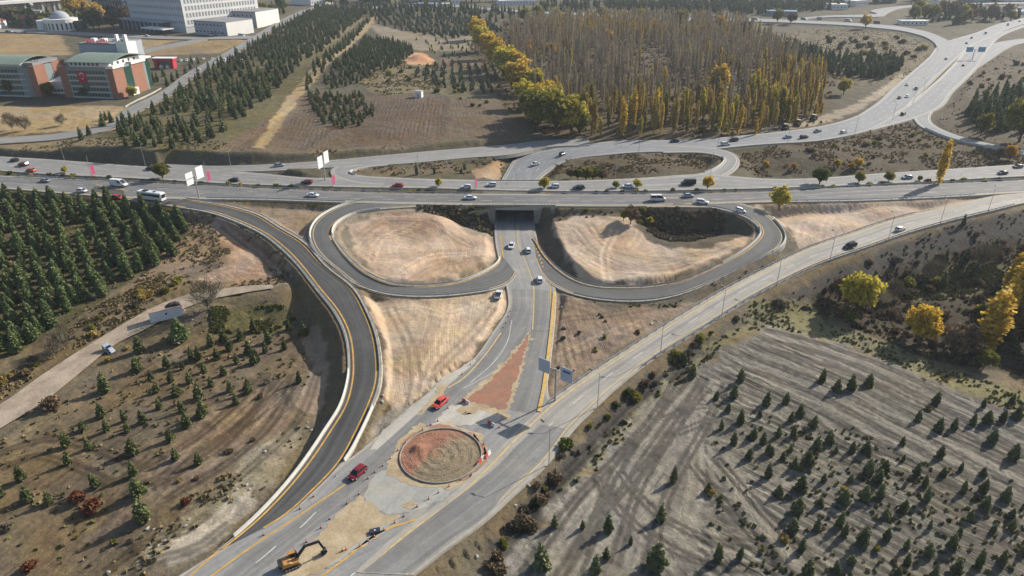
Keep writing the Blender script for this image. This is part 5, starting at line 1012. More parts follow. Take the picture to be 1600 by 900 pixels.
shrubs([(820,100),(860,175),(930,213),(1095,213),(1240,195),(1285,150),(1210,90),(1000,60)], 36, ['brown','grey','olive','straw'], 1.6, 3.2, 'brown undergrowth bush between the poplars of the autumn wood', 'undergrowth of the wood', 16, 'wood_bush')
shrubs([(1160,255),(1280,230),(1430,205),(1540,240),(1400,262),(1240,268)], 26, ['brown','grey','straw','olive'], .7, 1.7, 'dry bush on the wide verge between the collector and the highway', 'bushes of the wide verge', 17, 'verge_bush')
M['dry_grass'] = mat_leaf('dry_grass_blades', L3((112, 100, 66)), L3((156, 138, 98)), .15, 0)
# dry grass tufts too many to count
def tufts(name, polys, n, mat, s, seed, label, far_=420):
    g = np.random.default_rng(seed); parts = []
    for nm, share in polys:
        wp = ZPOLY[nm]; m = int(n*share*2.2); x = g.uniform(wp[:, 0].min(), wp[:, 0].max(), m); y = g.uniform(wp[:, 1].min(), wp[:, 1].max(), m)
        k = (polyd(wp, x, y) > 0) & (gsample(RG, x, y) > 1.2) & (fbm(x*.15, y*.15, seed) > .45) & (gsample(GVG, x, y) > .16) & (np.hypot(x, y) < far_); x, y = x[k], y[k]; z = gz(x, y)
        for b in range(3):
            c = np.stack([x+g.normal(size=len(x))*.15, y+g.normal(size=len(x))*.15, z+s*.35], 1); d = unit(np.stack([g.normal(size=len(x))*.5, g.normal(size=len(x))*.5, 1+0*x], 1)); e = unit(np.cross(d, g.normal(size=(len(x), 3)))); ss = s*(.5+.9*g.random(len(x)))[:, None]
            parts.append(quads(c, d*ss*.5, e*ss*.5))
    o = geo_mesh(name, merge(parts), mat); o = link(name, o, None, 'stuff'); return tag(o, label, 'grass')
tufts('dry_grass', [('fieldW', .07), ('rough', .3), ('rubbleSW', .03), ('plantfloor', .3), ('dirtNW', .15), ('verge', .2), ('slopeE', .35), ('valley', .4), ('fieldE', .06), ('triEn', .08), ], 9000, M['dry_grass'], .5, 9, 'dry grass tufts scattered over the fields and slopes')
tufts('green_weeds', [('verge', .4), ('valleyg', .3), ('grasspatch', .4), ('fieldW', .05), ('slopeE', .25), ('valley', .4), ('plantfloor', .4), ('fieldE3', .1)], 5000, mat_leaf('weed_leaves', L3((84, 90, 50)), L3((124, 124, 70)), .15, 0), .55, 10, 'green weeds scattered over the verges')
tufts('undergrowth', [('woodfloor', 1.0)], 5200, M['brown_leaf'], 1.1, 14, 'brown undergrowth between the trunks of the autumn wood', 900)
tufts('brush', [('valley', .8), ('slopeE', .25)], 3600, M['grey_twig'], .95, 15, 'dry brown brush massed in the shaded hollow and on the rubble slope')
tufts('far_weeds', [('isleL', .1), ('isleR', .15), ('rightmid', .5), ('scrub', .4), ('farright', .4), ('northstrip', .3), ('hillgrass', .3)], 5200, M['dry_grass'], .6, 16, 'dry weeds over the far verges and islands', 900)
tufts('bank_scrub', [('loopLveg', .6), ('pit', .6)], 1500, M['grey_twig'], .8, 18, 'dark scrub on the highway banks inside the two loops')
# ------------------------------------------------------------------ vehicles
def paint(nm, c, metal=0.0, rough=.3): return mat_plain(nm, c, rough, .5, .04, .5, metal)
PA = {'white': paint('white_paint_body', (236, 238, 240)), 'silver': paint('silver_body', (176, 186, 198), .3), 'black': paint('black_body', (34, 36, 40)), 'dark': paint('dark_blue_body', (46, 54, 68)),
      'red': paint('red_body', (190, 42, 40)), 'darkred': paint('dark_red_body', (140, 30, 42)), 'orange': paint('orange_red_body', (232, 84, 44)), 'grey': paint('grey_body', (122, 128, 134)), 'coral': paint('coral_red_body', (232, 82, 66))}
M['glass'] = mat_plain('vehicle_glass', (30, 36, 44), .12, .6, 0, 1)
M['tyre'] = mat_plain('tyre_rubber', (30, 30, 32), .9, .2, .05, 1)
M['lamp'] = mat_plain('lamp_lens', (220, 222, 215), .2, .6, 0, 1); M['tail'] = mat_plain('tail_lens', (150, 26, 24), .3, .5, 0, 1)
M['trim'] = mat_plain('dark_trim', (52, 52, 54), .7, .3, .05, 1)
def ring(x, w, z0, z1, tuck=.1):
    return [(x, -w*.92, z0), (x, -w, z0+(z1-z0)*.35), (x, -w*.985, z1-.08), (x, -w*(1-tuck), z1), (x, w*(1-tuck), z1), (x, w*.985, z1-.08), (x, w, z0+(z1-z0)*.35), (x, w*.92, z0)]
KINDS = {  # body sections (x, half width, bottom, top); cabin sections (x, half width bottom, half width top, z bottom, z top)
 'sedan': dict(L=4.5, body=[(-2.25,.70,.42,.78),(-2.15,.84,.28,.94),(-1.5,.89,.22,.98),(0,.9,.2,.93),(1.1,.88,.22,.90),(1.9,.83,.26,.80),(2.25,.66,.36,.62)], cab=[(-1.75,.78,.66,.95,.98),(-1.05,.80,.62,.94,1.40),(-.1,.80,.63,.93,1.46),(.35,.80,.62,.93,1.42),(1.2,.76,.66,.90,.93)], roof=(-1.0,.33,.60,1.46), wh=(1.38,-1.35,.33)),
 'hatch': dict(L=4.1, body=[(-2.0,.74,.42,.95),(-1.9,.85,.28,1.0),(-1.2,.88,.22,.98),(0,.89,.2,.95),(1.0,.87,.22,.92),(1.7,.82,.28,.82),(2.05,.66,.38,.64)], cab=[(-1.95,.76,.68,.98,1.02),(-1.6,.79,.64,.98,1.42),(-.3,.80,.65,.95,1.5),(.3,.80,.63,.94,1.45),(1.15,.76,.66,.91,.95)], roof=(-1.55,.28,.62,1.49), wh=(1.28,-1.25,.33)),
 'suv': dict(L=4.6, body=[(-2.25,.78,.5,1.05),(-2.15,.9,.36,1.12),(-1.2,.93,.3,1.1),(0,.94,.28,1.07),(1.1,.92,.3,1.05),(1.95,.86,.36,.96),(2.3,.7,.46,.78)], cab=[(-2.15,.8,.7,1.1,1.15),(-1.9,.84,.69,1.1,1.6),(-.3,.85,.7,1.07,1.7),(.4,.85,.68,1.06,1.64),(1.25,.8,.7,1.04,1.08)], roof=(-1.85,.38,.67,1.69), wh=(1.42,-1.4,.38)),
 'van': dict(L=5.6, body=[(-2.8,.9,.4,1.3),(-2.75,.98,.34,1.35),(-1,.99,.3,1.34),(.8,.99,.3,1.3),(1.8,.96,.32,1.18),(2.5,.9,.36,1.0),(2.8,.76,.44,.8)], cab=[(-2.78,.93,.84,1.33,1.36),(-2.72,.95,.84,1.34,2.2),(-.4,.96,.85,1.33,2.32),(1.0,.95,.83,1.3,2.22),(2.0,.88,.78,1.15,1.22)], roof=(-2.7,.95,.82,2.31), wh=(1.85,-1.8,.36)),
}
def wheel_me(r, w=.2):
    m = MB(); m.tube((0, -w/2, 0), (0, w/2, 0), r, r, 14); return m.mesh('wheel', M['tyre'], False)
def rim_me(r, w=.2):
    m = MB()
    for s in (-1, 1): m.tube((0, s*w*.5, 0), (0, s*(w*.5+.015), 0), r*.6, r*.55, 10)
    return m.mesh('rim', M['steel'])
VP = {}
def vparts(kind, col):
    if (kind, col) in VP: return VP[kind, col]
    d = KINDS[kind]; parts = []
    b = MB().loft([ring(*q) for q in d['body']])
    x0, x1, hw, zt = d['roof']; zr = [q for q in d['cab']]
    b.loft([[(x, -w, z-.035), (x, -w*.8, z+.02), (x, w*.8, z+.02), (x, w, z-.035), (x, w*.9, z-.07), (x, -w*.9, z-.07)] for x, w, z in ((x0-.12, hw*.94, zt-.05), (x0+.3, hw+.03, zt), (x1-.3, hw+.03, zt), (x1+.1, hw*.95, zt-.055))])
    for s in (-1, 1):                                   # pillars
        c = d['cab']
        for (xa, xb) in ((0, 1), (3, 4)):
            b.bar((c[xa][0], s*(c[xa][1]+.005), c[xa][3]+.02), (c[xb][0], s*(c[xb][2]+.01) if xa == 0 else s*(c[4][1]+.005), c[xb][4] if xa == 0 else c[4][3]+.02), .07, .07) if xa == 0 else b.bar((c[3][0], s*(c[3][2]+.01), c[3][4]-.02), (c[4][0], s*(c[4][1]), c[4][3]+.02), .07, .07)
        xm = (c[1][0]+c[3][0])/2; b.bar((xm, s*(c[2][1]+.005), c[2][3]), (xm-.05, s*(c[2][2]+.012), c[2][4]-.06), .08, .06)
        b.obox((d['cab'][4][0]-.25, s*(d['cab'][4][1]+.16), d['cab'][4][3]+.12), (1,0,0), (0,1,0), (0,0,1), .06, .1, .07)
    parts.append(('body', b.mesh('body', PA[col], False)))
    g = MB().loft([[(x, -wb, zb), (x, -wt, zt_), (x, wt, zt_), (x, wb, zb)] for x, wb, wt, zb, zt_ in d['cab']]); parts.append(('window', g.mesh('window', M['glass'])))
    fx = d['body'][-1]; rx = d['body'][0]
    if kind == 'van' and col == 'white':
        sp = MB()
        for s in (-1, 1): sp.add([(-2.55, s*.985, 1.42), (.2, s*.99, 1.42), (.1, s*.9, 2.16), (-2.5, s*.9, 2.12), (-2.55, s*.955, 1.42), (.2, s*.955, 1.42), (.1, s*.86, 2.16), (-2.5, s*.86, 2.12)], [(0,1,2,3),(7,6,5,4),(0,1,5,4),(1,2,6,5),(2,3,7,6),(3,0,4,7)])
        parts.append(('side_panel', sp.mesh('side_panel', PA[col])))
    for s in (-1, 1):
        parts.append(('headlight', MB().obox((fx[0]-.12, s*fx[1]*.86, fx[3]-.03), (1,0,0), (0,1,0), (0,0,1), .1, .17, .07).mesh('headlight', M['lamp'])))
        parts.append(('tail_light', MB().obox((rx[0]-.005, s*rx[1]*.88, rx[3]-.12), (1,0,0), (0,1,0), (0,0,1), .05, .12, .1).mesh('tail_light', M['tail'])))
    parts.append(('bumper', MB().obox((fx[0]-.02, 0, fx[2]+.06), (1,0,0), (0,1,0), (0,0,1), .08, fx[1]*.95, .08).mesh('bumper', M['trim'])))
    r = d['wh'][2]; wm, rm = wheel_me(r), rim_me(r); ws = [(x, s*(max(q[1] for q in d['body'])-.11), r) for x in d['wh'][:2] for s in (-1, 1)]
    VP[kind, col] = (parts, wm, rm, ws); return VP[kind, col]
def vehicle(name, kind, col, px, py, hd, label, cat='car', group=None, full=True, sc=1.0):
    p = GRD(px, py); q = GRD(px+hd[0]*.12, py+hd[1]*.12); a = math.atan2(q[1]-p[1], q[0]-p[0])
    parts, wm, rm, ws = vparts(kind, col); o = empty(name, p, a, label, cat, group, sc)
    slope = math.atan2(q[2]-p[2], math.hypot(q[0]-p[0], q[1]-p[1])) if abs(q[2]-p[2]) < 1 else 0
    o.rotation_euler = Euler((0, -slope, a), 'XYZ')
    if not full:
        for n, me in parts[:2]: link(n, me, o)
        for w in ws: c = link('wheel', wm, o); c.location = w
        return o
    for n, me in parts: link(n, me, o)
    for w in ws: c = link('wheel', wm, o); c.location = w; d = link('rim', rm, c)
    return o
CARS = [
 ('sedan','silver',72,284,(10,1.0),'pale silver car alone at the left end of the near highway carriageway'),
 ('hatch','white',129,300,(10,1.2),'white car on the near carriageway, partly hidden by the pine tops'),
 ('hatch','red',184,309,(10,1.2),'red car on the near carriageway behind the tall pine tops'),
 ('sedan','white',489,307,(10,.6),'white car on the near highway carriageway above the left loop bend'),
 ('sedan','white',735,311,(10,.1),'white car on the near carriageway about to cross the underpass bridge'),
 ('sedan','silver',1075,308,(10,-.2),'silver car on the near carriageway just right of the white minibus'),
 ('suv','white',1097,318,(10,1.2),'white high-roofed car leaving the near carriageway for the right loop'),
 ('hatch','white',1156,331,(10,3.0),'white car at the top of the dark right loop ramp'),
 ('hatch','black',23,252,(-10,-.8),'black car on the far carriageway at the left border'),
 ('suv','darkred',37,259,(-10,-.8),'dark maroon car between the black car and the orange one at far left'),
 ('sedan','orange',49,268,(-10,-.8),'orange-red car on the far carriageway beside the median at far left'),
 ('suv','dark',237,265,(-10,-.6),'dark car on the far carriageway just left of the round median tree'),
 ('sedan','black',366,283,(-10,-.6),'black car on the far carriageway between the two big white signs'),
 ('suv','darkred',480,287,(-10,-.5),'dark red car with a dark roof near the second white sign'),
 ('sedan','red',622,291.5,(-10,-.2),'red car on the far carriageway below the left dry island'),
 ('hatch','white',729,294,(-10,-.2),'white car on the far carriageway left of the pink banner by the bridge'),
 ('hatch','white',768,290.5,(-10,0),'white car on the far carriageway right of the pink banner by the bridge'),
 ('hatch','white',866,293,(-10,.1),'white car half hidden by the yellow-green tree above the bridge'),
 ('suv','dark',904,295.5,(-10,.1),'dark car on the far carriageway between two small median trees'),
 ('sedan','white',980,293,(-10,.2),'white car on the far carriageway between the two small trees'),
 ('van','black',1075,288.5,(-10,.3),'dark van on the far carriageway left of the yellow and orange tree'),
 ('sedan','silver',1417,279,(-10,.7),'silver car on the far carriageway left of the tall golden poplar'),
 ('sedan','dark',1566,272,(-10,.9),'dark car on the far carriageway near the right border, in the nearer lane'),
 ('sedan','grey',1590,262,(-10,.9),'grey car at the right border in the farther lane'),
 ('sedan','silver',436,260,(10,-.7),'silver car on the collector road above the second white sign'),
 ('sedan','white',836,258,(-8,6),'white car coming down towards the bridge on the far side'),
 ('hatch','dark',879,242,(10,-4),'dark car on the far road right of the white one coming down'),
 ('sedan','dark',1054,222,(-10,.3),'dark car in the tree shadows at the front of the autumn wood'),
 ('suv','white',1133,227,(10,-.6),'white car where the far right loop leaves the collector road'),
 ('suv','black',1146,220.5,(-10,.8),'black car close behind the white one at the wood corner'),
 ('sedan','silver',1230,216,(-10,1),'silver car on the collector left of the black car in the curve'),
 ('suv','black',1256,216,(10,-1.4),'black car in the curve of the collector road beyond the highway'),
 ('sedan','grey',1277,206.5,(-10,2),'grey car next to the sandy slope in the collector curve'),
 ('hatch','white',1318,208,(10,-2.5),'white car in the collector curve, nearest the dry verge'),
 ('suv','dark',1411,179.5,(10,-5),'dark car beside the tip of the motorway median'),
 ('sedan','white',1417,133.5,(-10,8),'white car on the motorway, uppermost of the four below the bend'),
 ('suv','black',1431,140,(-10,8),'black car on the motorway right beside the median, among four'),
 ('sedan','black',1405,154,(-10,8),'black car on the motorway, lower left of the group of four'),
 ('sedan','white',1417,152,(-10,8),'white car on the motorway, lower right of the group of four'),
 ('sedan','dark',1505,103,(10,-7),'dark car heading away on the right motorway carriageway'),
 ('hatch','dark',1478,93,(-10,8),'dark car where the far ramp joins the motorway'),
 ('hatch','dark',1510,68.5,(-10,6),'dark car on the upper motorway, lower of two dark ones'),
 ('hatch','grey',1518,60,(-10,6),'grey car on the upper motorway, above a dark one'),
 ('van','white',1540,53,(-10,5),'white van on the upper motorway'),
 ('van','white',1575,39.5,(-10,4),'white van furthest up the motorway'),
 ('hatch','dark',1593,34,(-10,4),'small dark car at the top end of the motorway'),
 ('sedan','white',799,386,(-3,10),'white car just out of the underpass, the left of two'),
 ('hatch','white',825,393,(-3,-10),'white car driving into the underpass, the right of two'),
 ('hatch','white',843,439,(-1.5,-10),'white car heading up to the underpass at the yellow arrow lines'),
 ('sedan','coral',688,632,(-8,7),'bright red car between the sandy triangle and the red soil'),
 ('hatch','darkred',559,742,(-8,7),'dark red car left of the roundabout next to the white barrier'),
 ('sedan','silver',170,547,(-10,3.6),'silver-blue car parked on the pale gravel track'),
 ('hatch','white',1406,360,(10,-3.4),'white car on the pale slip road, ahead of the black one'),
 ('suv','black',1328,387,(-10,4.2),'black car on the pale slip road, nearer than the white one'),
]
for kd, cl, x, y, hd, lab in CARS: vehicle('car', kd, cl, x, y, hd, lab, full=y > 200)
vehicle('van', 'van', 'white', 187, 291, (10, 1), 'tall white delivery van on the near carriageway at left', 'van', sc=1.22)
vehicle('minibus', 'van', 'white', 1028, 313.5, (10, 0), 'white minibus with dark side windows on the near carriageway right of the bridge', 'minibus')
for o in [q for q in bpy.data.objects if q.get('category') == 'minibus']:
    for c in list(o.children):
        if c.name.startswith('side_panel'): bpy.data.objects.remove(c)
# white pickup on the sand
p = GRD(779, 463); q = GRD(784, 452); o = empty('pickup_truck', p, math.atan2(q[1]-p[1], q[0]-p[0]), 'white pickup parked on the sand corner below the left loop end', 'pickup')
b = MB().loft([ring(*r_) for r_ in ((-2.5,.82,.5,.98),(-2.4,.9,.4,1.02),(0,.92,.36,1.02),(1.1,.9,.36,1.02),(2.1,.85,.42,.95),(2.5,.7,.5,.78))])
b.loft([[(x, -w, z), (x, w, z), (x, w, z-.06), (x, -w, z-.06)] for x, w, z in ((-.55,.66,1.66),(.5,.68,1.68))]); b.build('body', PA['white'], o)
MB().loft([[(x, -wb, zb), (x, -wt, zt), (x, wt, zt), (x, wb, zb)] for x, wb, wt, zb, zt in ((-.75,.8,.7,1.0,1.1),(-.6,.82,.68,1.0,1.6),(.5,.82,.69,1.0,1.64),(1.2,.78,.7,1.0,1.04))]).build('window', M['glass'], o)
MB().box(-2.35, -.9, -.78, .78, 1.021, 1.04).build('cargo_bed', M['trim'], o)
wm = wheel_me(.38); rm = rim_me(.38)
for x in (-1.5, 1.5):
    for s in (-1, 1): c = link('wheel', wm, o); c.location = (x, s*.84, .38); link('rim', rm, c)
# coach at the head of the curved ramp
p = GRD(238, 312); q = GRD(250, 313.5); o = empty('coach', p, math.atan2(q[1]-p[1], q[0]-p[0]), 'white coach at the head of the curved ramp behind the pine tops', 'bus')
MB().loft([[(x, -w, .4), (x, -w, 2.9), (x, -w*.86, zt), (x, w*.86, zt), (x, w, 2.9), (x, w, .4)] for x, w, zt in ((-5.4,1.18,3.05),(-5.2,1.25,3.2),(4.9,1.25,3.2),(5.4,1.15,2.95))]).build('body', PA['white'], o)
for s in (-1, 1): MB().box(-4.9, 4.8, min(s*1.22, s*1.262), max(s*1.22, s*1.262), 1.7, 2.65).build('window', M['glass'], o)
MB().box(5.2, 5.42, -1.0, 1.0, 1.3, 2.6).build('windscreen', M['glass'], o); MB().box(-3.2, -1.2, -.7, .7, 3.201, 3.45).build('roof_unit', M['trim'], o); MB().box(1.2, 2.2, -.5, .5, 3.201, 3.32).build('roof_hatch', M['trim'], o)
wm2 = wheel_me(.5, .3); rm2 = rim_me(.5, .3)
for x in (-3.3, 3.4):
    for s in (-1, 1): c = link('wheel', wm2, o); c.location = (x, s*1.12, .5); link('rim', rm2, c)
# excavator
M['digger'] = mat_plain('digger_orange', (192, 140, 80), .5, .4, .12, 1.2); M['iron'] = mat_plain('dark_iron', (56, 56, 56), .7, .4, .2, 1.5, .3)
p = P(456, 884, 0); t = P(515, 851, 1.5); o = empty('excavator', (p[0], p[1], .07), math.atan2(t[1]-p[1], t[0]-p[0]), 'orange tracked excavator with its boom reaching over the tan soil strip', 'excavator', None, .74)
for s in (-1, 1):
    y = s*1.15; m = MB(); pr = [(-1.9, .45), (-1.65, .12), (-1.2, 0), (1.2, 0), (1.65, .12), (1.9, .45), (1.6, .85), (-1.6, .85)]
    m.loft([[(x, yy, z) for x, z in pr] for yy in (y-.3, y+.3)]); tr = m.build('track', M['iron'], o)
    for k in range(5): MB().tube((-1.4+.7*k, y-.32, .42), (-1.4+.7*k, y+.32, .42), .26, .26, 10).build('roller', M['steel'], tr)
MB().box(-1.0, 1.0, -.86, .86, .35, .85).build('undercarriage', M['iron'], o); MB().tube((0, 0, .85), (0, 0, 1.08), .75, .75, 18).build('slew_ring', M['iron'], o)
ub = MB(); ub.loft([[(x, -1.3, 1.081), (x, -1.3, z-.12), (x, -1.15, z), (x, 1.15, z), (x, 1.3, z-.12), (x, 1.3, 1.081)] for x, z in ((-2.1, 1.9), (-1.7, 2.15), (-.4, 2.1), (.2, 1.8), (1.5, 1.7))]); ub.build('upper_body', M['digger'], o)
cwt = MB(); cwt.loft([[(x, -w, 1.15), (x, -w, 2.0), (x, w, 2.0), (x, w, 1.15)] for x, w in ((-2.75, .95), (-2.5, 1.2), (-2.101, 1.25))]); cwt.build('counterweight', M['iron'], o)
cab = MB(); cab.loft([[(x, .38, 1.2), (x, .42, zt), (x, 1.22, zt), (x, 1.28, 1.2)] for x, zt in ((-.2, 2.95), (1.1, 3.0), (1.65, 2.3))]); cab.build('cab', M['glass'], o)
MB().box(-.28, 1.2, .34, 1.3, 2.96, 3.08).build('cab_roof', M['digger'], o)
for q in (((-.22, .4, 1.2), (-.22, .44, 2.96)), ((-.22, 1.26, 1.2), (-.22, 1.2, 2.96)), ((1.12, .4, 1.9), (1.12, .44, 2.98)), ((1.12, 1.24, 1.9), (1.12, 1.2, 2.98))): MB().bar(q[0], q[1], .1).build('cab_post', M['digger'], o)
bm_ = MB()
for a, b, h1 in (((1.2, 0, 1.7), (3.4, 0, 4.2), .55), ((3.4, 0, 4.2), (6.6, 0, 4.0), .5)): bm_.bar(a, b, .38, h1)
bm_.tube((3.4, -.24, 4.2), (3.4, .24, 4.2), .34, .34, 12); bm_.build('boom', M['iron'], o)
MB().bar((6.4, 0, 4.15), (7.3, 0, 1.4), .32, .45).build('stick', M['iron'], o); MB().tube((1.5, 0, 1.4), (3.3, 0, 3.6), .1, .1, 8).build('boom_cylinder', M['steel'], o); MB().tube((4.2, 0, 4.6), (6.6, 0, 4.6), .09, .09, 8).build('stick_cylinder', M['steel'], o)
bk = MB(); bk.loft([[(x, y, z) for x, z in ((7.1, 1.5), (7.75, 1.3), (7.9, .7), (7.5, .15), (6.7, .1), (6.5, .25), (7.1, .6), (7.3, 1.0))] for y in (-.6, .6)]); bk.build('bucket', M['iron'], o)
# parked road machines at the wood corner
M['beige'] = mat_plain('beige_cab', (196, 184, 158), .6, .3, .1, 1)
def roller(px, py, hd, label):
    p = GRD(px, py); q = GRD(px+hd[0]*.3, py+hd[1]*.3); o = empty('road_roller', p, math.atan2(q[1]-p[1], q[0]-p[0]), label, 'road roller', None, 1.15)
    MB().tube((1.7, -1.05, .75), (1.7, 1.05, .75), .75, .75, 20).build('drum', M['iron'], o)
    for s in (-1, 1): MB().tube((-1.6, s*.95-.25, .8), (-1.6, s*.95+.25, .8), .8, .8, 16).build('wheel', M['tyre'], o)
    MB().loft([[(x, -.8, .8), (x, -.8, z), (x, .8, z), (x, .8, .8)] for x, z in ((-2.6, 1.5), (-1.6, 1.8), (-.2, 1.7), (.3, 1.3))]).build('body', M['trim'], o)
    f = MB()
    for s in (-1, 1): f.box(.3, 2.5, s*1.15-.06, s*1.15+.06, .7, 1.05)
    f.box(.3, .55, -1.2, 1.2, .7, 1.05); f.build('drum_frame', M['trim'], o)
    MB().box(-.9, .5, -.75, .75, 1.71, 2.6).build('cab', M['glass'], o); MB().box(-1.1, .7, -.9, .9, 2.61, 2.75).build('cab_roof', M['beige'], o)
roller(1227, 203, (10, -6), 'dark road roller with a beige roof, lowest of three machines by the wood corner')
roller(1246, 196, (10, -6), 'dark road roller in the middle of three machines by the wood corner')
roller(1271, 188, (10, -6), 'dark road roller highest up the slope of three machines by the wood corner')
# cars in the far car parks and along the school road
g = random.Random(3)
PK = [(283,96),(292,95),(302,94.5),(318,93),(332,93.5),(340,94),(351,94.5),(360,95),(370,94),(378,94)]
for i, (x, y) in enumerate(PK): vehicle('parked_car', g.choice(['hatch', 'sedan']), 'white', x, y, (-4, 6), 'white car in the row parked between the red kiosk and the dry field', group='cars parked beside the red kiosk', full=False)
for (x, y, lab) in ((348,98,'white car on the local road where it passes the parked row'),(311,110,'white car on the local road below the parked row')): vehicle('car', 'hatch', 'white', x, y, (5, -6), lab, full=False)
for (x, y, kd, cl, lab) in ((330,56,'van','white','white van parked before the long white annex, left of a pair'),(345,56,'van','white','white van parked before the long white annex, right of a pair'),(378,57,'van','white','white van parked at the right end of the annex'),(230,57,'sedan','white','white car before the dark front of the big office block'),(260,58,'sedan','dark','dark car before the entrance of the big office block')): vehicle('van' if kd == 'van' else 'car', kd, cl, x, y, (10, 1), lab, 'van' if kd == 'van' else 'car', full=False, sc=1.15)
for i, (x, y, cl) in enumerate([(12,51,'dark'),(17,50,'white'),(24,51,'dark'),(30,52,'grey'),(37,50.5,'white'),(40,52,'dark')]): vehicle('parked_car', 'sedan', cl, x, y, (10, 1), 'car parked on the upper left road before the domed building', group='cars parked at the upper left', full=False)
for i in range(64):
    x = g.uniform(1440, 1598); y = g.choice([6.5, 8.5, 10.5]) if x < 1540 else g.choice([9, 12, 15, 18.5])
    vehicle('parked_car', g.choice(['hatch', 'sedan', 'van']), g.choice(['white', 'white', 'white', 'silver', 'dark', 'grey', 'red']), x, y, (6, 2), 'small parked vehicle in the crowded car park at the top right corner', 'car', 'vehicles of the far car park', False, 1.2)
for i, (x, y) in enumerate(((1280,31),(1256,30.5),(1325,33.5),(1370,37),(1180,31.5),(1120,29))): vehicle('car', 'van', g.choice(['white', 'dark', 'silver']), x, y, (10, .6), ['white or grey vehicle on the top road, left of the bare brown tree','vehicle on the top road beyond the olive tree','vehicle on the top road near its curve','vehicle on the far ramp just past the golden tree','vehicle on the top road above the right of the wood','vehicle on the top road, leftmost of those in view'][i], full=False, sc=1.3)
# ------------------------------------------------------------------ signs, lamps, banners, cones
M['sign_white'] = mat_plain('white_sign_face', (250, 250, 250), .4, .4, .05, .5); M['sign_back'] = mat_plain('sign_sheet', (186, 200, 214), .5, .4, .08, .6)
M['navy'] = mat_plain('navy_box', (44, 52, 72), .6, .3, .1, 1); M['sign_blue'] = mat_plain('blue_sign_patch', (58, 84, 150), .5, .4, .05, .5); M['pink'] = mat_leaf('pink_banner_cloth', L3((244, 110, 160)), L3((250, 124, 170)), .45, .03); M['pole'] = mat_plain('lamp_pole_steel', (176, 178, 176), .5, .4, .08, 1, .2)
M['cone_red'] = mat_plain('orange_red_plastic', (206, 92, 72), .6, .3, .08, 2); M['cone_white'] = mat_plain('white_plastic', (236, 232, 226), .6, .3, .05, 2)
M['trim2'] = mat_plain('dark_text', (60, 66, 76), .6, .2, .05, 1)
def sign(px, py, label, h, ax, boards, pole_r=.2, ground=None):
    p = GRD(px, py) if ground is None else ground; o = empty('road_sign', p, 0, label, 'road sign'); a = np.array((math.cos(ax), math.sin(ax), 0)); n = np.array((-a[1], a[0], 0))
    MB().tube((0, 0, -.3), (0, 0, h+.3), pole_r, pole_r*.8, 10).build('pole', M['pole'], o)
    u0 = min(b[0] for b in boards); u1 = max(b[0] for b in boards)
    MB().bar(a*u0+np.array((0, 0, h)), a*u1+np.array((0, 0, h)), .22).build('arm', M['pole'], o)
    for (u, dz, w, hh, mat, patch) in boards:
        c = a*u+n*-.25+np.array((0, 0, h+dz)); b = MB().obox(c, a, n, (0, 0, 1), w/2, .06, hh/2).build('board', mat, o)
        for q in (-.3, .3): MB().obox(c+n*.1+a*w*q, a, n, (0, 0, 1), .05, .04, hh*.48).build('board_rib', M['pole'], b)
        for (pu, pz, pw, ph, pm_) in patch: MB().obox(c+a*pu*w+np.array((0, 0, pz*hh))-n*.066, a, n, (0, 0, 1), pw*w/2, .004, ph*hh/2).build('sign_panel', pm_, b)
    return o
SB = M['sign_back']
sign(867, 627, 'tall road sign with two pale blue boards between the two roads below the underpass', 8.3, R(-37), [(-2.9, .1, 3.0, 3.3, SB, []), (2.9, 0, 3.0, 3.3, SB, [(.0, .22, .62, .16, M['sign_blue'])])], .22, P(867, 627, -.1))
WT = M['sign_white']
sign(311, 309, 'big sign with three white boards at the head of the curved ramp', 8.6, R(73), [(-2.9, .75, 3.6, 2.1, WT, []), (-2.9, -1.7, 3.4, 2.0, WT, []), (2.6, .3, 3.7, 4.4, WT, [])], .25)
sign(508, 281, 'big sign with two white boards at the tip of the left far loop', 8.2, R(73), [(-2.3, -.4, 3.4, 4.6, WT, []), (2.3, .3, 3.4, 4.6, WT, [])], .25)
sign(1519, 93, 'blue double-board road sign beside the upper motorway', 7.5, R(0), [(-4.2, 0, 5.4, 3.6, mat_plain('blue_sign_face', (146, 184, 212), .5, .4, .05, .5), []), (5.2, 0, 5.6, 3.6, mat_plain('bright_blue_sign_face', (136, 178, 212), .5, .4, .05, .5), [])], .3)
def lamp(p, dr, label, h=9.5, arm=2.0, group=None, cat='street lamp'):
    o = empty('street_lamp', p, math.atan2(dr[1], dr[0]), label, cat, group)
    if 'lp' not in POSTME:
        POSTME['lp'] = MB().tube((0, 0, -.3), (0, 0, 9.2), .09, .055, 8).mesh('pole', M['pole']); POSTME['la'] = MB().tube((0, 0, 9.15), (1.7, 0, 9.7), .055, .045, 6).mesh('arm', M['pole'])
        POSTME['lh'] = MB().obox((2.05, 0, 9.74), (1, 0, .1), (0, 1, 0), (0, 0, 1), .45, .16, .07).mesh('lamp_head', M['trim'])
    for n, k in (('pole', 'lp'), ('arm', 'la'), ('lamp_head', 'lh')): link(n, POSTME[k], o)
    return o
rd = ROADS['right_slip_road']; 
LM = [(922,640,'street lamp nearest the works on the right edge of the pale slip road'),(1022,560,'second street lamp up the right edge of the pale slip road'),(1125,494,'third street lamp up the pale slip road, level with the loop bottom'),(1216,444,'street lamp on the slip road just below the right loop bend'),(1302,403,'street lamp on the slip road left of the black car'),(1387,372,'street lamp on the slip road between the black and the white car'),(1471,347,'street lamp on the slip road above the rubble slope'),(1554,327,'last street lamp on the slip road before the right border'),(856,716,'street lamp beside the bottom of the slip road, near the roundabout')]
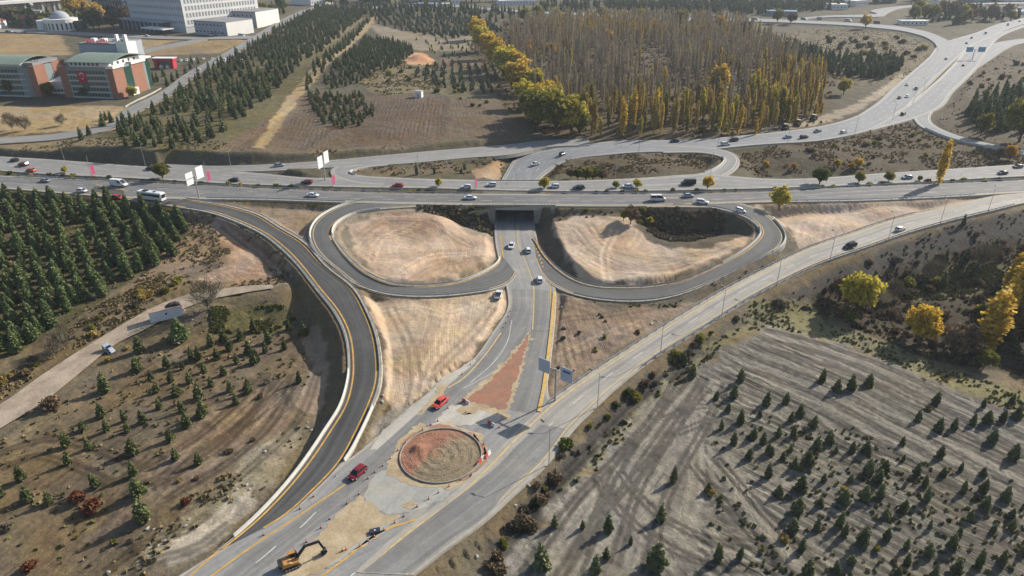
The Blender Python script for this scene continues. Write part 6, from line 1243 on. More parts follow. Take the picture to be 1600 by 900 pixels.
for x, y, lab in LM:
    p = G(x, y, 1); k = np.argmin(((rd.C[:, :2]-p[:2])**2).sum(1)); d = rd.L[k]-rd.Rr[k]; q = rd.Rr[k]-d/np.linalg.norm(d)*1.0; q[2] = float(gz(q[0], q[1])[0]); lamp(q, d, lab)
def row_lamps(nm, t, off, s0, s1, step, lab, grp, flip=False):
    r_ = ROADS[nm]; pl = r_.at(t, off); s = s0
    while s < s1:
        p = np.array([np.interp(s, r_.len, pl[:, k]) for k in range(3)]); k = np.argmin(np.abs(r_.len-s)); d = (r_.Rr[k]-r_.L[k])*(-1 if flip else 1); p[2] = float(gz(p[0], p[1])[0])
        if vis(p, 20): lamp(p, d, lab, group=grp)
        s += step
row_lamps('north_carriageway', 0, -1.6, 60, 700, 38, 'slim street lamp on the far verge of the highway', 'street lamps of the highway far verge')
row_lamps('far_ramp', 0, -2, 20, 420, 42, 'pale lamp post along the top road behind the wood', 'lamp posts of the top road')
row_lamps('underpass_far', 1, 2.0, 70, 330, 40, 'slim street lamp on the near verge of the collector road', 'street lamps of the collector', True)
def banner(px, py, label):
    p = GRD(px, py); o = empty('banner_post', p, R(73), label, 'banner'); MB().tube((0, 0, -.3), (0, 0, 9), .1, .07, 8).build('pole', M['pole'], o)
    m = MB(); 
    m.loft([[(.15+1.8*u, .05*math.sin(u*5), 1.0), (.15+1.8*u, .05*math.sin(u*5), 4.6), (.15+1.8*u, .05*math.sin(u*5)+.03, 4.6), (.15+1.8*u, .05*math.sin(u*5)+.03, 1.0)] for u in np.linspace(0, 1, 7)]); m.build('banner_cloth', M['pink'], o)
    MB().bar((0, 0, 4.62), (2.0, 0, 4.62), .05).build('bracket', M['pole'], o)
banner(144, 277, 'pink banner on a median post at far left, near the orange car'); banner(325, 287, 'pink banner on a median post right of the three-board white sign'); banner(520, 292, 'pink banner on a median post below the two-board white sign'); banner(743, 298, 'pink banner on a median post next to the bridge')
PKT = MB().box(-.55, .55, -.01, .01, -.5, .5)
CONES = [(760,707),(752,719),(746,726),(721,750),(702,760),(685,770),(670,780),(652,792),(631,807),(617,817),(600,829),(585,839),(575,846),(562,854),(541,859),(535,861),(610,717),(598,728),(561,772),(542,787),(515,811),(502,825),(479,847),(460,860),(490,776),(469,795),(412,836),(525,746),(684,658),(673,664),(700,638),(717,631),(660,672),(648,682),(634,692),(622,704),(586,738),(575,748),(728,645),(797,487),(794,495),(790,505),(786,512),(735,570),(722,585),(744,684),(756,694),(780,668)]
cone_me = None
for i, (x, y) in enumerate(CONES):
    p = GRD(x, y)
    if cone_me is None:
        b = MB().box(-.24, .24, -.24, .24, 0, .06).mesh('cone_base', M['trim']); c = MB().tube((0, 0, .06), (0, 0, 1.0), .2, .07, 12).mesh('cone_body', M['cone_red']); w_ = MB().tube((0, 0, .48), (0, 0, .72), .147, .118, 12, False).mesh('cone_stripe', M['cone_white']); cone_me = (b, c, w_)
    o = empty('traffic_cone', p, random.random(), 'orange-red and white traffic cone marking off the works on the lower road', 'traffic cone', 'traffic cones of the roadworks', .72)
    for n, me in zip(('base', 'body', 'stripe'), cone_me): link(n, me, o)
def plasticbar(px, py, hd, label):
    p = GRD(px, py); q = GRD(px+hd[0], py+hd[1]); o = empty('barrier_block', p, math.atan2(q[1]-p[1], q[0]-p[0]), label, 'barrier')
    for i in range(2): MB().loft([[(x, -.25, 0), (x, -.12, .35), (x, -.1, .8), (x, .1, .8), (x, .12, .35), (x, .25, 0)] for x in (-1.0+i*1.01, -.01+i*1.01)]).build('block', M['cone_red'] if i == 0 else M['cone_white'], o)
plasticbar(728, 629, (6, 3), 'red and white barrier blocks at the left corner of the red soil triangle'); plasticbar(762, 712, (4, -5), 'red and white barrier blocks at the right rim of the roundabout'); plasticbar(752, 720, (4, -4), 'red and white barrier blocks lower on the right rim of the roundabout'); plasticbar(768, 664, (5, 3), 'red and white barrier blocks in the shadow of the blue sign')
def tank(px, py, label):
    p = P(px, py, .06); o = empty('manhole_box', p, R(20), label, 'utility box'); MB().box(-.9, .9, -.5, .5, 0, .4).build('body', M['navy'], o); MB().box(-.15, .15, -.1, .1, .4, .44).build('lid', M['sign_white'], o)
tank(586, 831, 'dark navy low box lying on the grey slab beside the yellow line')
# concrete blocks and stones by the ramp
M['stone'] = mat_plain('pale_stone', (176, 170, 158), .9, .15, .2, 1.2)
g = random.Random(11)
for i, (x, y, s) in enumerate([(230,826,.7),(240,827,.5),(258,846,.6),(247,853,.5),(170,895,.8),(290,822,.6),(295,812,.5),(370,765,.8),(385,758,.7),(390,765,.6),(414,706,.8),(288,485,.7),(300,500,.6),(275,492,.5),(480,668,.7),(487,672,.6),(480,660,.5),(826,759,.8),(833,747,.7),(805,790,.6),(745,870,.8),(1240,470,.7),(1305,440,.8),(878,480,.8),(1018,506,.9),(905,592,.8),(598,618,.7),(597,628,.9)]):
    s *= .62; p = G(x, y); m = MB(); rg = []
    for zz, rr_ in ((-.3, .9), (.1, 1.05), (.45, .85), (.65, .3)): rg.append([(s*rr_*math.cos(6.283*k/9)*g.uniform(.55, 1.35), s*rr_*.7*math.sin(6.283*k/9)*g.uniform(.75, 1.2), s*zz) for k in range(9)])
    m.loft(rg); o = m.build('boulder', M['stone']); o.location = p; o.rotation_euler[2] = g.random()*6; tag(o, 'pale loose stone lying on the rough ground beside the new roads', 'stone', 'loose stones')
# white site container by the track
p = G(262, 500); ax = P(283, 492, p[2])-P(240, 502, p[2]); an = math.atan2(ax[1], ax[0]); o = empty('site_container', p, an, 'low white container with a dark load on top beside the pale gravel track', 'container')
MB().box(-4.1, 4.1, 0, 2.5, .15, 3.1).build('wall', M['sign_white'], o)
for k in range(17): MB().box(-4.0+k*.49, -3.8+k*.49, -.05, -.001, .3, 2.95).build('wall_rib', M['sign_white'], o)
M['rust'] = mat_plain('rusty_sheet', (178, 156, 138), .9, .1, .2, .6); M['dark_net'] = mat_plain('dark_canvas', (62, 62, 64), .9, .1, .15, 1)
MB().box(-4.2, 4.2, -.1, 2.6, 3.101, 3.22).build('roof', M['rust'], o)
MB().loft([[(x, .5, 3.23), (x, .7, z), (x, 2.2, z), (x, 2.4, 3.23)] for x, z in ((.4, 3.4), (1.4, 3.9), (3.0, 4.0), (3.9, 3.5))]).build('tarpaulin', M['dark_net'], o)
MB().box(-.25, .25, -.075, -.051, 1.7, 2.2).build('plate', M['trim2'], o)
for x in (-3.6, 0, 3.6): MB().box(x-.2, x+.2, .2, 2.3, -.3, .149).build('skid', M['trim'], o)
# small white hut in the tilled field
p = G(655, 152); o = empty('hut', p, R(-12), 'small white square hut standing alone at the top of the tilled field', 'hut'); MB().box(-2, 2, -1.8, 1.8, -.3, 3.6).build('wall', M['sign_white'], o); MB().box(-2.15, 2.15, -1.95, 1.95, 3.601, 3.85).build('roof', M['concrete'], o); MB().box(-.5, .5, -1.83, -1.801, 0, 2.1).build('door', M['pole'], o)
# ------------------------------------------------------------------ buildings
M['brick'] = mat_plain('orange_brick', (166, 122, 102), .9, .15, .14, .5); M['white_wall'] = mat_plain('white_render', (246, 244, 238), .85, .2, .06, .1); M['grey_wall'] = mat_plain('grey_cladding', (176, 182, 190), .8, .25, .08, .1)
M['green_roof'] = mat_plain('green_sheet_roof', (134, 150, 134), .6, .3, .12, .15); M['green_glass'] = mat_plain('green_tinted_glass', (52, 84, 74), .15, .6, .1, .3); M['blue_glass'] = mat_plain('blue_grey_glass', (66, 82, 96), .15, .6, .15, .2)
M['flag_red'] = mat_plain('red_flag_cloth', (196, 30, 62), .85, .2, .08, .5); M['letters'] = mat_plain('red_letters', (196, 40, 60), .6, .3, .05, 1); M['roof_grey'] = mat_plain('grey_flat_roof', (150, 150, 150), .9, .15, .15, .15); M['red_wall'] = mat_plain('red_cladding', (206, 40, 58), .7, .3, .06, .4)
M['panel'] = mat_plain('pale_panel', (138, 150, 150), .6, .3, .1, .2); M['window'] = mat_plain('dark_window', (58, 70, 80), .15, .6, .1, .3); M['pale_window'] = mat_plain('grey_window', (150, 158, 166), .3, .5, .15, .2); M['blue_roof'] = mat_plain('blue_sheet_roof', (104, 128, 156), .6, .3, .1, .2); M['tile'] = mat_plain('red_roof_tiles', (176, 104, 80), .9, .15, .15, .3)
def frame_at(a, b):
    u = b[:2]-a[:2]; W = np.linalg.norm(u); return math.atan2(u[1], u[0]), W
WIN = {}
def win_me(w, h, mat, d=.06):
    k = (w, h, mat.name)
    if k not in WIN: WIN[k] = MB().box(-w/2, w/2, -d, .02, -h/2, h/2).mesh('window', mat)
    return WIN[k]
CNT = {}
def windows(o, face, us, zs, w, h, mat, W, D, sill=False):
    """windows standing 6 cm proud of a wall; at most 95 separate ones per building, the rest as one mesh"""
    ex = MB()
    for z in zs:
        for u in us:
            if face == 'front': loc, rz = (u, 0, z), 0
            elif face == 'right': loc, rz = (W, u, z), math.pi/2
            elif face == 'left': loc, rz = (0, u, z), -math.pi/2
            else: loc, rz = (u, D, z), math.pi
            n = CNT.get(o.name, 0)
            if n < 95:
                c = link('window', win_me(w, h, mat), o); c.location = loc; c.rotation_euler[2] = rz; CNT[o.name] = n+1
            else:
                ax = (math.cos(rz), math.sin(rz), 0); ay = (-math.sin(rz), math.cos(rz), 0); ex.obox(np.array(loc)-np.array(ay)*.02, ax, ay, (0, 0, 1), w/2, .04, h/2)
    if ex.v: ex.build('window_rows', mat, o, 'stuff')
# --- school, front block
a, b = G(104, 152), G(187, 155); an, W = frame_at(a, b); zb = min(a[2], b[2])
S = empty('school_building', (a[0], a[1], zb), an, 'school block with a red flag hung on its front and a curved green roof', 'building')
D = 30.0; H = 17.5
MB().box(0, W, 0, D, -2, H).build('wall', M['panel'], S)
for x0, x1 in ((-.12, 4.6), (W-3.6, W+.12)): MB().box(x0, x1, -.14, 3.2 if x0 < 1 else 9.5, -2, H+(.3 if x0 < 1 else -.6)).build('brick_pier', M['brick'], S)
MB().box(W-.2, W+.13, 16.5, D-2, -2, H-.6).build('brick_pier', M['brick'], S); MB().box(W-.3, W+.10, 9.52, 16.48, 1.2, H-1.2).build('stair_glazing', M['green_glass'], S)
MB().box(W-3.8, W+.9, -.5, 9.8, H-.59, H+.9).build('cornice', M['white_wall'], S); MB().box(W-3.8, W+.9, 16.2, D, H-.59, H+.9).build('cornice', M['white_wall'], S); MB().box(W+.14, W+2.4, 10.2, 15.8, -2, 4.2).build('porch', M['white_wall'], S)
us = [5.6+1.9*k+.9 for k in range(int((W-9.6)/1.9))]
windows(S, 'front', us, [2.0+3.15*k for k in range(5)], 1.5, 1.7, M['green_glass'], W, D)
for k in range(5): MB().box(4.7, W-3.7, -.22, -.001, .35+3.15*k, .62+3.15*k).build('ledge', M['white_wall'], S)
m = MB(); arc = [(y, H+2.9+2.6*math.sin(math.pi*(y+1)/(D+2))) for y in np.linspace(-1, D+1, 13)]
m.loft([[(x, y, z) for y, z in arc]+[(x, y, z-.35) for y, z in arc[::-1]] for x in (6, W+.6)]); m.build('roof', M['green_roof'], S)
MB().box(6.6, W-2.2, 1.0, D-1, H+.001, H+2.9).build('attic', M['white_wall'], S)
for k in range(7): c = link('attic_window', win_me(1.6, 1.5, M['blue_glass']), S); c.location = (8.2+2.7*k, .99, H+1.5)
for k in range(5): c = link('attic_window', win_me(1.8, 1.6, M['blue_glass']), S); c.location = (W-2.2, 4+5*k, H+1.6); c.rotation_euler[2] = math.pi/2
fl = MB().box(11.2, 16.6, -.34, -.27, 9.2, 15.4).build('flag', M['flag_red'], S)
n = 40; m = MB(); o1 = [(math.cos(t)*1.35, math.sin(t)*1.35) for t in np.linspace(.6, 2*math.pi-.6, n)]; i1 = [(.36+math.cos(t)*1.06, math.sin(t)*1.06) for t in np.linspace(.8, 2*math.pi-.8, n)]
for k in range(n-1): m.add([(13.9+q[1], -.36, 13.2-q[0]) for q in (o1[k], o1[k+1], i1[k+1], i1[k])], [(0, 1, 2, 3)])
m.build('crescent', M['white_wall'], fl)
pts = []
for k in range(10): r_ = .75 if k % 2 == 0 else .3; t = 2*math.pi*k/10; pts.append((13.9+math.sin(t)*r_, -.36, 14.55+.0-math.cos(t)*r_+.0))
MB().add([(x, y, z-3.4+.0) for x, y, z in pts]+[(13.9, -.362, 11.15)], [(k, (k+1) % 10, 10) for k in range(10)]).build('star', M['white_wall'], fl)
MB().box(12.6, 17.0, -.32, -.26, 5.6, 9.0).build('dark_banner', M['window'], S)
# --- school, left block
a2, b2 = G(-60, 149), G(66, 152); an2, W2_ = frame_at(a2, b2)
S2 = empty('school_building', (a2[0], a2[1], min(a2[2], b2[2])), an2, 'green-roofed school block with a sunlit brick end, cut by the left border', 'building'); H2 = 17.0; D2 = 26
MB().box(0, W2_, 0, D2, -2, H2).build('wall', M['panel'], S2); MB().box(W2_-4, W2_+.14, -.14, 9, -2, H2+.4).build('brick_pier', M['brick'], S2); MB().box(W2_-5, W2_+.14, 15, D2, -2, H2+.4).build('brick_pier', M['brick'], S2)
windows(S2, 'front', [1.5+2.1*k for k in range(int((W2_-9)/2.1))], [2.0+3.15*k for k in range(5)], 1.6, 1.7, M['green_glass'], W2_, D2)
for k in range(5): MB().box(0, W2_-7.1, -.22, -.001, .35+3.15*k, .62+3.15*k).build('ledge', M['white_wall'], S2)
m = MB(); arc = [(y, H2+1.4+2.8*math.sin(math.pi*(y+1)/(D2+2))) for y in np.linspace(-1, D2+1, 13)]
m.loft([[(x, y, z) for y, z in arc]+[(x, y, z-.35) for y, z in arc[::-1]] for x in (-1, W2_-7.5)]); m.build('roof', M['green_roof'], S2); MB().box(0, W2_-8, .5, D2-.5, H2+.001, H2+1.4).build('attic', M['white_wall'], S2)
MB().box(W2_-7.3, W2_-1.5, 2, D2-3, H2+.401, H2+2.0).build('roof_unit', M['roof_grey'], S2)
for k in range(3): MB().tube((W2_-6+1.8*k, 8, H2+2.001), (W2_-6+1.8*k, 8, H2+2.6), .6, .6, 12).build('roof_fan', M['steel'], S2)
# --- hall and glass link between them
a3, b3 = G(69, 148), G(112, 149); an3, W3 = frame_at(a3, b3)
K = empty('school_hall', (a3[0], a3[1]+3, min(a3[2], b3[2])), an3, 'low white hall with a faceted roof between the two school blocks', 'building')
MB().loft([[(x, y, -2) for x, y in ((0, 0), (W3-.6, 0), (W3-.6, 14), (0, 14))], [(x, y, 5.5) for x, y in ((0, 0), (W3-.6, 0), (W3-.6, 14), (0, 14))]]).build('wall', M['white_wall'], K)
MB().loft([[(x, -.4, 5.501), (x, -.4, z), (x, 14.4, z+2.6), (x, 14.4, 5.501)] for x, z in ((-.3, 5.9), (3, 7.2), (W3-2.5, 7.6), (W3-.5, 6.2))]).build('roof', M['white_wall'], K)
windows(K, 'front', [1.5+2.0*k for k in range(int((W3-2)/2.0))], [2.2], 1.5, 1.4, M['blue_glass'], W3, 14)
K2 = empty('glass_link', (a3[0], a3[1]+19, min(a3[2], b3[2])), an3, 'blue-grey glass link block set back between the two school blocks', 'building')
MB().box(2.5, W3+1, 0, 12, -2, 15).build('wall', M['blue_glass'], K2); MB().box(2.2, W3+1.3, -.3, 12.3, 15.001, 15.6).build('roof', M['grey_wall'], K2)
for k in range(6): MB().box(2.5+k*2.6, 2.7+k*2.6, -.2, -.001, 0, 15).build('mullion', M['grey_wall'], K2)
for z in (5, 10): MB().box(2.5, W3+1, -.16, -.001, z, z+.5).build('floor_band', M['grey_wall'], K2)
# --- rear block with the red letters and the white tower
a4 = a+np.array((math.cos(an)*-9-math.sin(an)*33, math.sin(an)*1+math.cos(an)*33, 0))
T = empty('school_building', (a4[0], a4[1], zb), an, 'grey and white rear school block with red roof letters and a white arched tower', 'building'); W4 = 33.0; H4 = 25.5
MB().box(0, W4-7, 0, 24, -2, H4).build('wall', M['grey_wall'], T); MB().box(-14, -.02, 4, 22, -2, 14).build('side_wing', M['green_glass'], T); MB().box(-14.3, .2, 3.7, 22.3, 14.001, 14.7).build('wing_roof', M['green_roof'], T)
windows(T, 'front', [2.5+3*k for k in range(8)], [10, 13.5, 17, 20], 1.5, 1.9, M['window'], W4, 24)
tw = MB().box(W4-6.98, W4, -1, 8, -2, H4+1.5).build('tower', M['white_wall'], T)
for s in (0, 5.5): MB().box(W4-6.98+s, W4-5.5+s, -1, 1.2, H4+1.501, H4+6).build('tower_pylon', M['white_wall'], tw)
pr = [(W4-5.2, 16.2)]+[(W4-3.5-1.7*math.cos(t), 18.2+1.7*math.sin(t)) for t in np.linspace(0, math.pi, 12)]+[(W4-1.8, 16.2)]
MB().add([(x, -1.04, z-4) for x, z in pr], [tuple(range(len(pr)))]).build('arch_window', M['window'], tw)
MB().tube((W4-3.5, 3, H4+1.501), (W4-3.5, 3, H4+3.4), 2.2, 2.2, 18).build('water_tank', M['grey_wall'], tw)
MB().box(W4+.02, W4+4, 1, 10, -2, 17).build('green_wing', M['green_glass'], T); MB().box(W4-.2, W4+6, 0, 11, 17.001, 17.9).build('wing_roof', M['white_wall'], T)
for k in range(5): MB().box(W4+.01, W4+4.2, .75, .99, 2+3*k, 2.5+3*k).build('floor_band', M['white_wall'], T)
MB().box(-.3, W4-7, -.3, 24.3, H4+.001, H4+.6).build('roof', M['roof_grey'], T)
for i, x in enumerate((2, 9, 17, 22)): MB().box(x, x+2.8, 9, 12, H4+.61, H4+2.2).build('roof_unit', M['white_wall'], T)
cu = bpy.data.curves.new('lettering', 'FONT'); cu.body = 'SINAV  KOLEJ\u0130'; cu.size = 4.4; cu.extrude = .15; cu.align_x = 'CENTER'; tmp = bpy.data.objects.new('tmp', cu); COL.objects.link(tmp)
bpy.context.view_layer.update(); me = bpy.data.meshes.new_from_object(tmp.evaluated_get(bpy.context.evaluated_depsgraph_get())); bpy.data.objects.remove(tmp)
me.materials.clear(); me.materials.append(M['letters']); xs = [v.co.x for v in me.vertices]; f = 15/(max(xs)-min(xs))
lt = link('roof_letters', me, T); lt.location = (W4/2-4, .1, H4+.7); lt.rotation_euler[0] = math.pi/2; lt.scale = (f, .62, 1)
MB().box(3.5, W4-12, .25, .3, H4+.61, H4+.9).build('letter_frame', M['grey_wall'], T)
# school yard walls
m = MB(); q = resample(np.array([G(196, 168), G(214, 158), G(236, 148), G(254, 138)]), 3)
for i in range(len(q)-1): m.bar(q[i]+(0, 0, .3), q[i+1]+(0, 0, .3), .3, 1.1)
tag(m.build('garden_wall', M['concrete']), 'low pale boundary wall of the school along the local road', 'wall')
# --- red gate pavilion
a, b = G(242, 107), G(272, 107.5); an, W = frame_at(a, b); o = empty('pavilion', a, an, 'red and white open pavilion with white domes beside the parked cars', 'pavilion')
for x in (0, W-2.2): MB().box(x, x+2.2, 0, 5, -1, 5.2).build('pillar', M['red_wall'], o)
MB().box(-.6, W+.6, -.5, 5.5, 5.201, 6.8).build('beam', M['red_wall'], o); MB().box(-1, W+1, -.9, 5.9, 6.801, 7.1).build('roof', M['white_wall'], o); MB().box(2.21, W-2.21, 3.6, 4.4, -1, 4.4).build('back_wall', M['panel'], o)
for x in (4.2, W-5): 
    m = MB(); m.loft([[(x+r_*math.cos(6.283*k/14), 1.4+r_*math.sin(6.283*k/14), z) for k in range(14)] for r_, z in ((1.5, -.5), (1.5, .8), (1.2, 1.7), (.6, 2.2), (.05, 2.35))]); m.build('dome', M['white_wall'], o)
def simple(name, pa, pb, D, H, wall, roof, label, floors=0, wm=None, every=4.0, wsz=(1.6, 1.6), right=True, cat='building', slope=0.0, base=None, wface=True):
    a, b = G(*pa), G(*pb); an, W = frame_at(a, b); z = min(a[2], b[2]); o = empty(name, (a[0], a[1], z), an, label, cat); MB().box(0, W, 0, D, -3, H).build('wall', wall, o)
    if slope: MB().loft([[(x, -.5, H+.001), (x, D/2, H+slope), (x, D+.5, H+.001)] for x in (-.5, W+.5)]).build('roof', roof, o)
    else: MB().box(-.3, W+.3, -.3, D+.3, H+.001, H+.7).build('roof', roof, o)
    fh = H/max(floors, 1)
    if floors and wm:
        zs = [fh*(k+.55) for k in range(floors)]
        if right: windows(o, 'right', [every*(k+.6) for k in range(int(D/every))], zs, wsz[0], wsz[1], wm, W, D)
        if wface: windows(o, 'front', [every*(k+.6) for k in range(int(W/every))], zs, wsz[0], wsz[1], wm, W, D)
    return o, W
# --- big office block at the top: built with its corner towards us
o, Wh = simple('office_block', (208, 44), (292, 52), 92, 46, mat_plain('pale_cladding', (206, 210, 214), .8, .25, .06, .1), M['roof_grey'], 'huge white office block cut by the top border, its sunlit right side painted whiter', 0)
windows(o, 'right', [4+3.6*k for k in range(24)], [9.5+6.2*k for k in range(6)], 2.1, 4.0, M['pale_window'], Wh, 92); windows(o, 'front', [3+3.4*k for k in range(int(Wh/3.4))], [9.5+6.2*k for k in range(6)], 2.0, 2.6, M['pale_window'], Wh, 92)
MB().box(Wh+.001, Wh+.35, 0, 92, 5.6, 46).build('sunlit_side_tint', M['white_wall'], o)  # whiter skin puts the sunlight on this face into the colour
for c in list(o.children):
    if c.name.startswith('window') and abs(c.location.x-Wh) < .01 and abs(c.rotation_euler[2]-math.pi/2) < .1: c.location.x = Wh+.36
    elif c.name.startswith('window_rows'): c.location.x += .0
MB().box(-8, Wh*.72, -9, -.02, -3, 9).build('podium', M['blue_glass'], o); MB().box(-9, Wh*.75, -10, -.01, 9.001, 10).build('podium_roof', M['grey_wall'], o)
for k in range(9): MB().box(Wh*.05*k*1.6, Wh*.05*k*1.6+.8, -9.6, -9.02, -3, 9).build('column', M['grey_wall'], o)
MB().box(Wh*.55, Wh*.95, -22, -10.01, 4.6, 5.6).build('entrance_canopy', M['white_wall'], o)
o2, W5 = simple('annex', (306, 54), (356, 56.5), 34, 12, M['grey_wall'], M['roof_grey'], 'long low grey annex with a white end beside the big office block', 2, M['window'], 4.5, (2, 1.2), right=False); MB().box(W5+.001, W5+.3, 0, 34, -3, 12).build('end_wall', M['white_wall'], o2)
o3, W6 = simple('annex', (352, 41), (402, 44), 40, 15, M['grey_wall'], M['roof_grey'], 'taller grey and white annex behind the long low one, by the local road', 2, M['window'], 5, (2, 1.4), right=False); MB().box(W6+.001, W6+.3, 0, 40, -3, 15).build('end_wall', M['white_wall'], o3)
simple('tower_block', (150, 30), (196, 34), 40, 60, M['blue_glass'], M['roof_grey'], 'blue-grey glass tower at the top border left of the big office block', 9, M['pale_window'], 5, (1.2, 4))
# domed hall
c = G(99, 47); o = empty('domed_hall', c, 0, 'round white hall with a pale dome at upper left', 'building')
def cyl(m, r0, z0, r1, z1, x=0, y=0, n=24): m.loft([[(x+r*math.cos(2*math.pi*k/n), y+r*math.sin(2*math.pi*k/n), z) for k in range(n)] for r, z in ((r0, z0), (r1, z1))])
m = MB(); cyl(m, 15, -3, 15, 11); m.build('wall', M['white_wall'], o); m = MB(); m.loft([[(8.5*math.cos(t)*math.cos(2*math.pi*k/24), 8.5*math.cos(t)*math.sin(2*math.pi*k/24), 11+7*math.sin(t)) for k in range(24)] for t in np.linspace(0, 1.52, 8)]); m.build('dome', M['grey_wall'], o)
for k in range(24): 
    t = 2*math.pi*k/24; cw = link('window', win_me(1.6, 6, M['window']), o); cw.location = (15*math.cos(t), 15*math.sin(t), 4.5); cw.rotation_euler[2] = t+math.pi/2
for x, s in ((-19, 1), (17, 1)): m = MB(); cyl(m, 6, -3, 6, 9, x, 2, 16); m.build('side_tower', M['white_wall'] if x < 0 else M['green_glass'], o)
# viaduct
v0, v1 = P(-90, 34, 9), P(106, 18, 9)
for i, (off, lab) in enumerate(((0, 'near white deck of the elevated viaduct at the top left'), (22, 'far white deck of the elevated viaduct at the top left'))):
    d = (v1-v0); L = np.linalg.norm(d); o = empty('viaduct', v0+np.array((0, off, 0)), math.atan2(d[1], d[0]), lab, 'viaduct')
    MB().box(0, L, -5, 5, 13, 14.6).build('deck', M['white_wall'], o)
    for s in (-5.3, 5.01): MB().box(0, L, s, s+.29, 13.2, 15.8).build('parapet', M['white_wall'], o)
    for k in range(7): MB().box(L*(k+.5)/7-1.2, L*(k+.5)/7+1.2, -3, 3, -4, 12.99).build('pier', M['concrete'], o)
FARB = [((-60, 46), (-10, 46), 20, 7, 'white_wall', 'tile', 'low white house with a tiled roof at the far left edge', 3), ((20, 38), (48, 38), 16, 6, 'brick', 'tile', 'brick house with a tiled roof left of the domed hall', 3), ((44, 30), (66, 30), 16, 8, 'white_wall', 'roof_grey', 'small white flat-roofed house behind the domed hall', 0),
 ((0, 9), (40, 9), 30, 14, 'grey_wall', 'roof_grey', 'grey block behind the viaduct at the top left corner', 0), ((455, 7), (474, 8), 18, 14, 'white_wall', 'red_wall', 'white building with a red band at the top of the hillside wood', 0), ((486, 9), (520, 7), 30, 8, 'white_wall', 'white_wall', 'long white shed behind the top of the hillside wood', 0), ((560, 5), (606, 4), 26, 7, 'grey_wall', 'roof_grey', 'grey shed along the far road at the top', 0),
 ((646, 12), (678, 12.5), 22, 4, 'panel', 'blue_roof', 'low blue-roofed shed near the far road at the top', 0), ((692, 14), (706, 14), 9, 6, 'white_wall', 'white_wall', 'small white cube house on the far road at the top', 0), ((706, 7), (722, 7), 9, 6, 'white_wall', 'white_wall', 'small white house higher up the far road', 0), ((640, 2), (700, 1.5), 40, 9, 'white_wall', 'roof_grey', 'pale warehouse at the top border in the middle', 0), ((780, 8), (838, 7), 26, 5, 'white_wall', 'white_wall', 'long white shed at the top border behind the wood', 0),
 ((1198, 25), (1245, 26), 18, 5, 'panel', 'blue_roof', 'blue-roofed shed beside the top road', 0), ((1300, 15.5), (1324, 15.5), 20, 6, 'white_wall', 'white_wall', 'bright white flat shed left of the campus road', 0), ((1336, 11), (1356, 9), 20, 7, 'white_wall', 'white_wall', 'bright white angled shed by the campus trees', 0), ((1408, 39), (1450, 39.5), 10, 4, 'white_wall', 'white_wall', 'low white stalls beside the far ramp', 0), ((1454, 22), (1460, 22), 5, 16, 'white_wall', 'white_wall', 'slim white tower near the far car park', 0), ((1520, 3), (1560, 2.5), 30, 10, 'panel', 'blue_roof', 'blue-roofed hall behind the far car park', 0), ((1570, 2), (1640, 2), 30, 10, 'white_wall', 'roof_grey', 'white hall at the top right corner', 0), ((1578, 24), (1615, 25), 14, 5, 'white_wall', 'blue_roof', 'pale shed at the right border below the car park', 0)]
for pa, pb, dd, hh, wl, rf, lab, sl_ in FARB: simple('shed' if 'shed' in lab else 'house', pa, pb, dd, hh, M[wl], M[rf], lab, 1, M['window'], 4.5, (1.6, 1.4), slope=sl_)
# garden trees among the far buildings
g = random.Random(21)
def mix(poly, n, kinds, s0, s1, lab, grp):
    wp = wpoly(poly); c = 0; t_ = 0
    while c < n and t_ < n*30:
        t_ += 1; x = g.uniform(wp[:, 0].min(), wp[:, 0].max()); y = g.uniform(wp[:, 1].min(), wp[:, 1].max())
        if not inpoly((x, y), wp) or gsample(RG, x, y)[0] < 3: continue
        kd = g.choice(kinds); plant(kd, 'garden_tree', 'tree', (x, y, float(gz(x, y)[0])), g.uniform(s0, s1)*(.8 if kd == 'conifer' else 1), lab, grp); c += 1
mix([(104,46),(150,50),(205,48),(200,30),(150,22),(108,30)], 26, ['round_olive', 'round_green', 'conifer', 'round_brown'], 2.2, 3.4, 'dark leafy tree in the garden between the domed hall and the office block', 'garden trees left of the office block')
mix([(0,44),(80,46),(80,34),(40,28),(0,30)], 22, ['round_green', 'round_olive', 'round_brown', 'conifer'], 1.6, 2.8, 'garden tree among the houses left of the domed hall', 'garden trees at the far left')
mix([(-20,14),(100,10),(110,2),(-20,2)], 22, ['round_green', 'round_olive', 'conifer'], 2.5, 4.0, 'tree beyond the viaduct at the top left', 'trees beyond the viaduct')
mix([(380,48),(420,40),(450,18),(440,12),(400,30)], 14, ['round_green', 'conifer', 'round_olive'], 1.4, 2.6, 'tree along the local road by the annexes', 'trees by the annexes')
mix([(480,8),(840,6),(840,1),(480,1)], 46, ['round_green', 'round_olive', 'conifer', 'round_brown', 'round_yellow'], 2.4, 4.2, 'tree on the skyline strip at the top of the view', 'trees of the top strip')
mix([(860,6),(1440,6),(1600,4),(1600,0),(860,0)], 60, ['round_green', 'round_olive', 'conifer', 'round_brown', 'conifer_grey'], 2.4, 4.4, 'tree at the top right beyond the belts', 'trees of the top right strip')
mix([(1410,24),(1500,20),(1590,24),(1585,34),(1480,40),(1420,34)], 26, ['round_brown', 'round_green', 'conifer', 'round_olive'], 1.8, 3.2, 'tree in the grove between the far ramp and the car park', 'trees of the far grove')
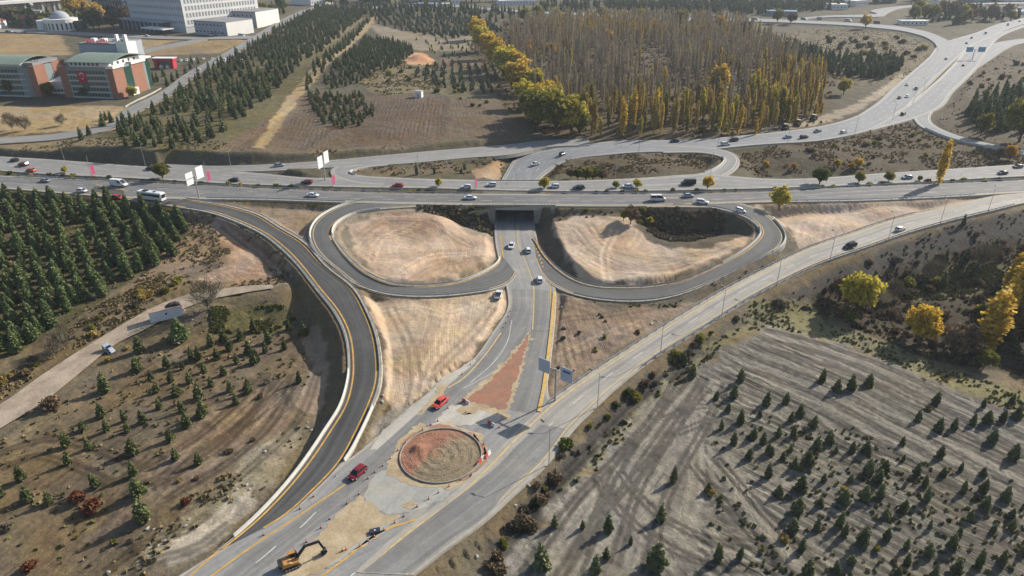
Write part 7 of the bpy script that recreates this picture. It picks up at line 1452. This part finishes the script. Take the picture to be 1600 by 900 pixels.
for x, y, kd, s, lab in ((118,28,'round_gold',4.2,'tall golden tree left of the blue glass tower'),(130,26,'round_orange',3.8,'orange tree next to the golden one by the blue glass tower'),(150,40,'round_gold',3.6,'broad golden-brown tree below the blue glass tower'),(200,140,'round_green',1.0,'small green tree at the foot of the school corner'),(20,150,'round_olive',1.6,'olive tree before the left school block'),(76,150,'round_olive',1.3,'olive tree before the low school hall'),(134,153,'round_green',1.0,'small green tree before the front school block'),(208,152,'round_yellow',1.1,'yellow-green tree at the school gate')): plant(kd, 'garden_tree', 'tree', G(x, y), s, lab)
# ------------------------------------------------------------------ light, air, camera
SUN = Vector((0.80*math.cos(R(30)), 0.60*math.cos(R(30)), math.sin(R(30))))
sl = bpy.data.lights.new('sun', 'SUN'); sl.energy = 4.9; sl.angle = R(0.5); sl.color = (1.0, 0.93, 0.82)
so = bpy.data.objects.new('sun', sl); COL.objects.link(so); so.rotation_euler = (-SUN).to_track_quat('-Z', 'Y').to_euler(); so.location = (300, 300, 400)
w = bpy.data.worlds.new('World'); scene.world = w; w.use_nodes = True
nt = w.node_tree; bg = nt.nodes['Background']; sk = nt.nodes.new('ShaderNodeTexSky'); sk.sky_type = 'NISHITA'; sk.sun_disc = False
sk.sun_elevation = R(30); sk.sun_rotation = math.atan2(SUN.x, SUN.y); sk.air_density = 1.0; sk.dust_density = 1.5
nt.links.new(sk.outputs[0], bg.inputs[0]); bg.inputs[1].default_value = 0.10
if HAZE:
    hm = bpy.data.materials.new('haze_air'); hm.use_nodes = True; t = hm.node_tree; t.nodes.remove(t.nodes['Principled BSDF'])
    pv = t.nodes.new('ShaderNodeVolumePrincipled'); pv.inputs['Density'].default_value = HAZE; pv.inputs['Color'].default_value = (.82, .89, 1, 1); pv.inputs['Anisotropy'].default_value = 0.2
    t.links.new(pv.outputs[0], t.nodes['Material Output'].inputs['Volume'])
    hb = MB().box(-4700, 4700, -2200, 4700, float(GZ.min())-3, 260)
    link('haze', hb.mesh('haze', hm), None, 'stuff')
cd = bpy.data.cameras.new('camera'); cam = bpy.data.objects.new('camera', cd); COL.objects.link(cam)
cd.sensor_width = 36; cd.lens = 36*F/1600; cd.clip_end = 20000; cd.clip_start = 0.5
cam.location = (0, 0, CAMH); cam.rotation_euler = (math.pi/2-PITCH, 0, 0); scene.camera = cam
scene.view_settings.view_transform = 'Standard'; scene.view_settings.look = 'None'; scene.view_settings.gamma = 1; scene.view_settings.exposure = EXPO
scene.view_settings.use_curve_mapping = False
scene.cycles.max_bounces = 4; scene.cycles.diffuse_bounces = 2; scene.cycles.glossy_bounces = 2; scene.cycles.transmission_bounces = 2; scene.cycles.volume_bounces = 0; scene.cycles.transparent_max_bounces = 8
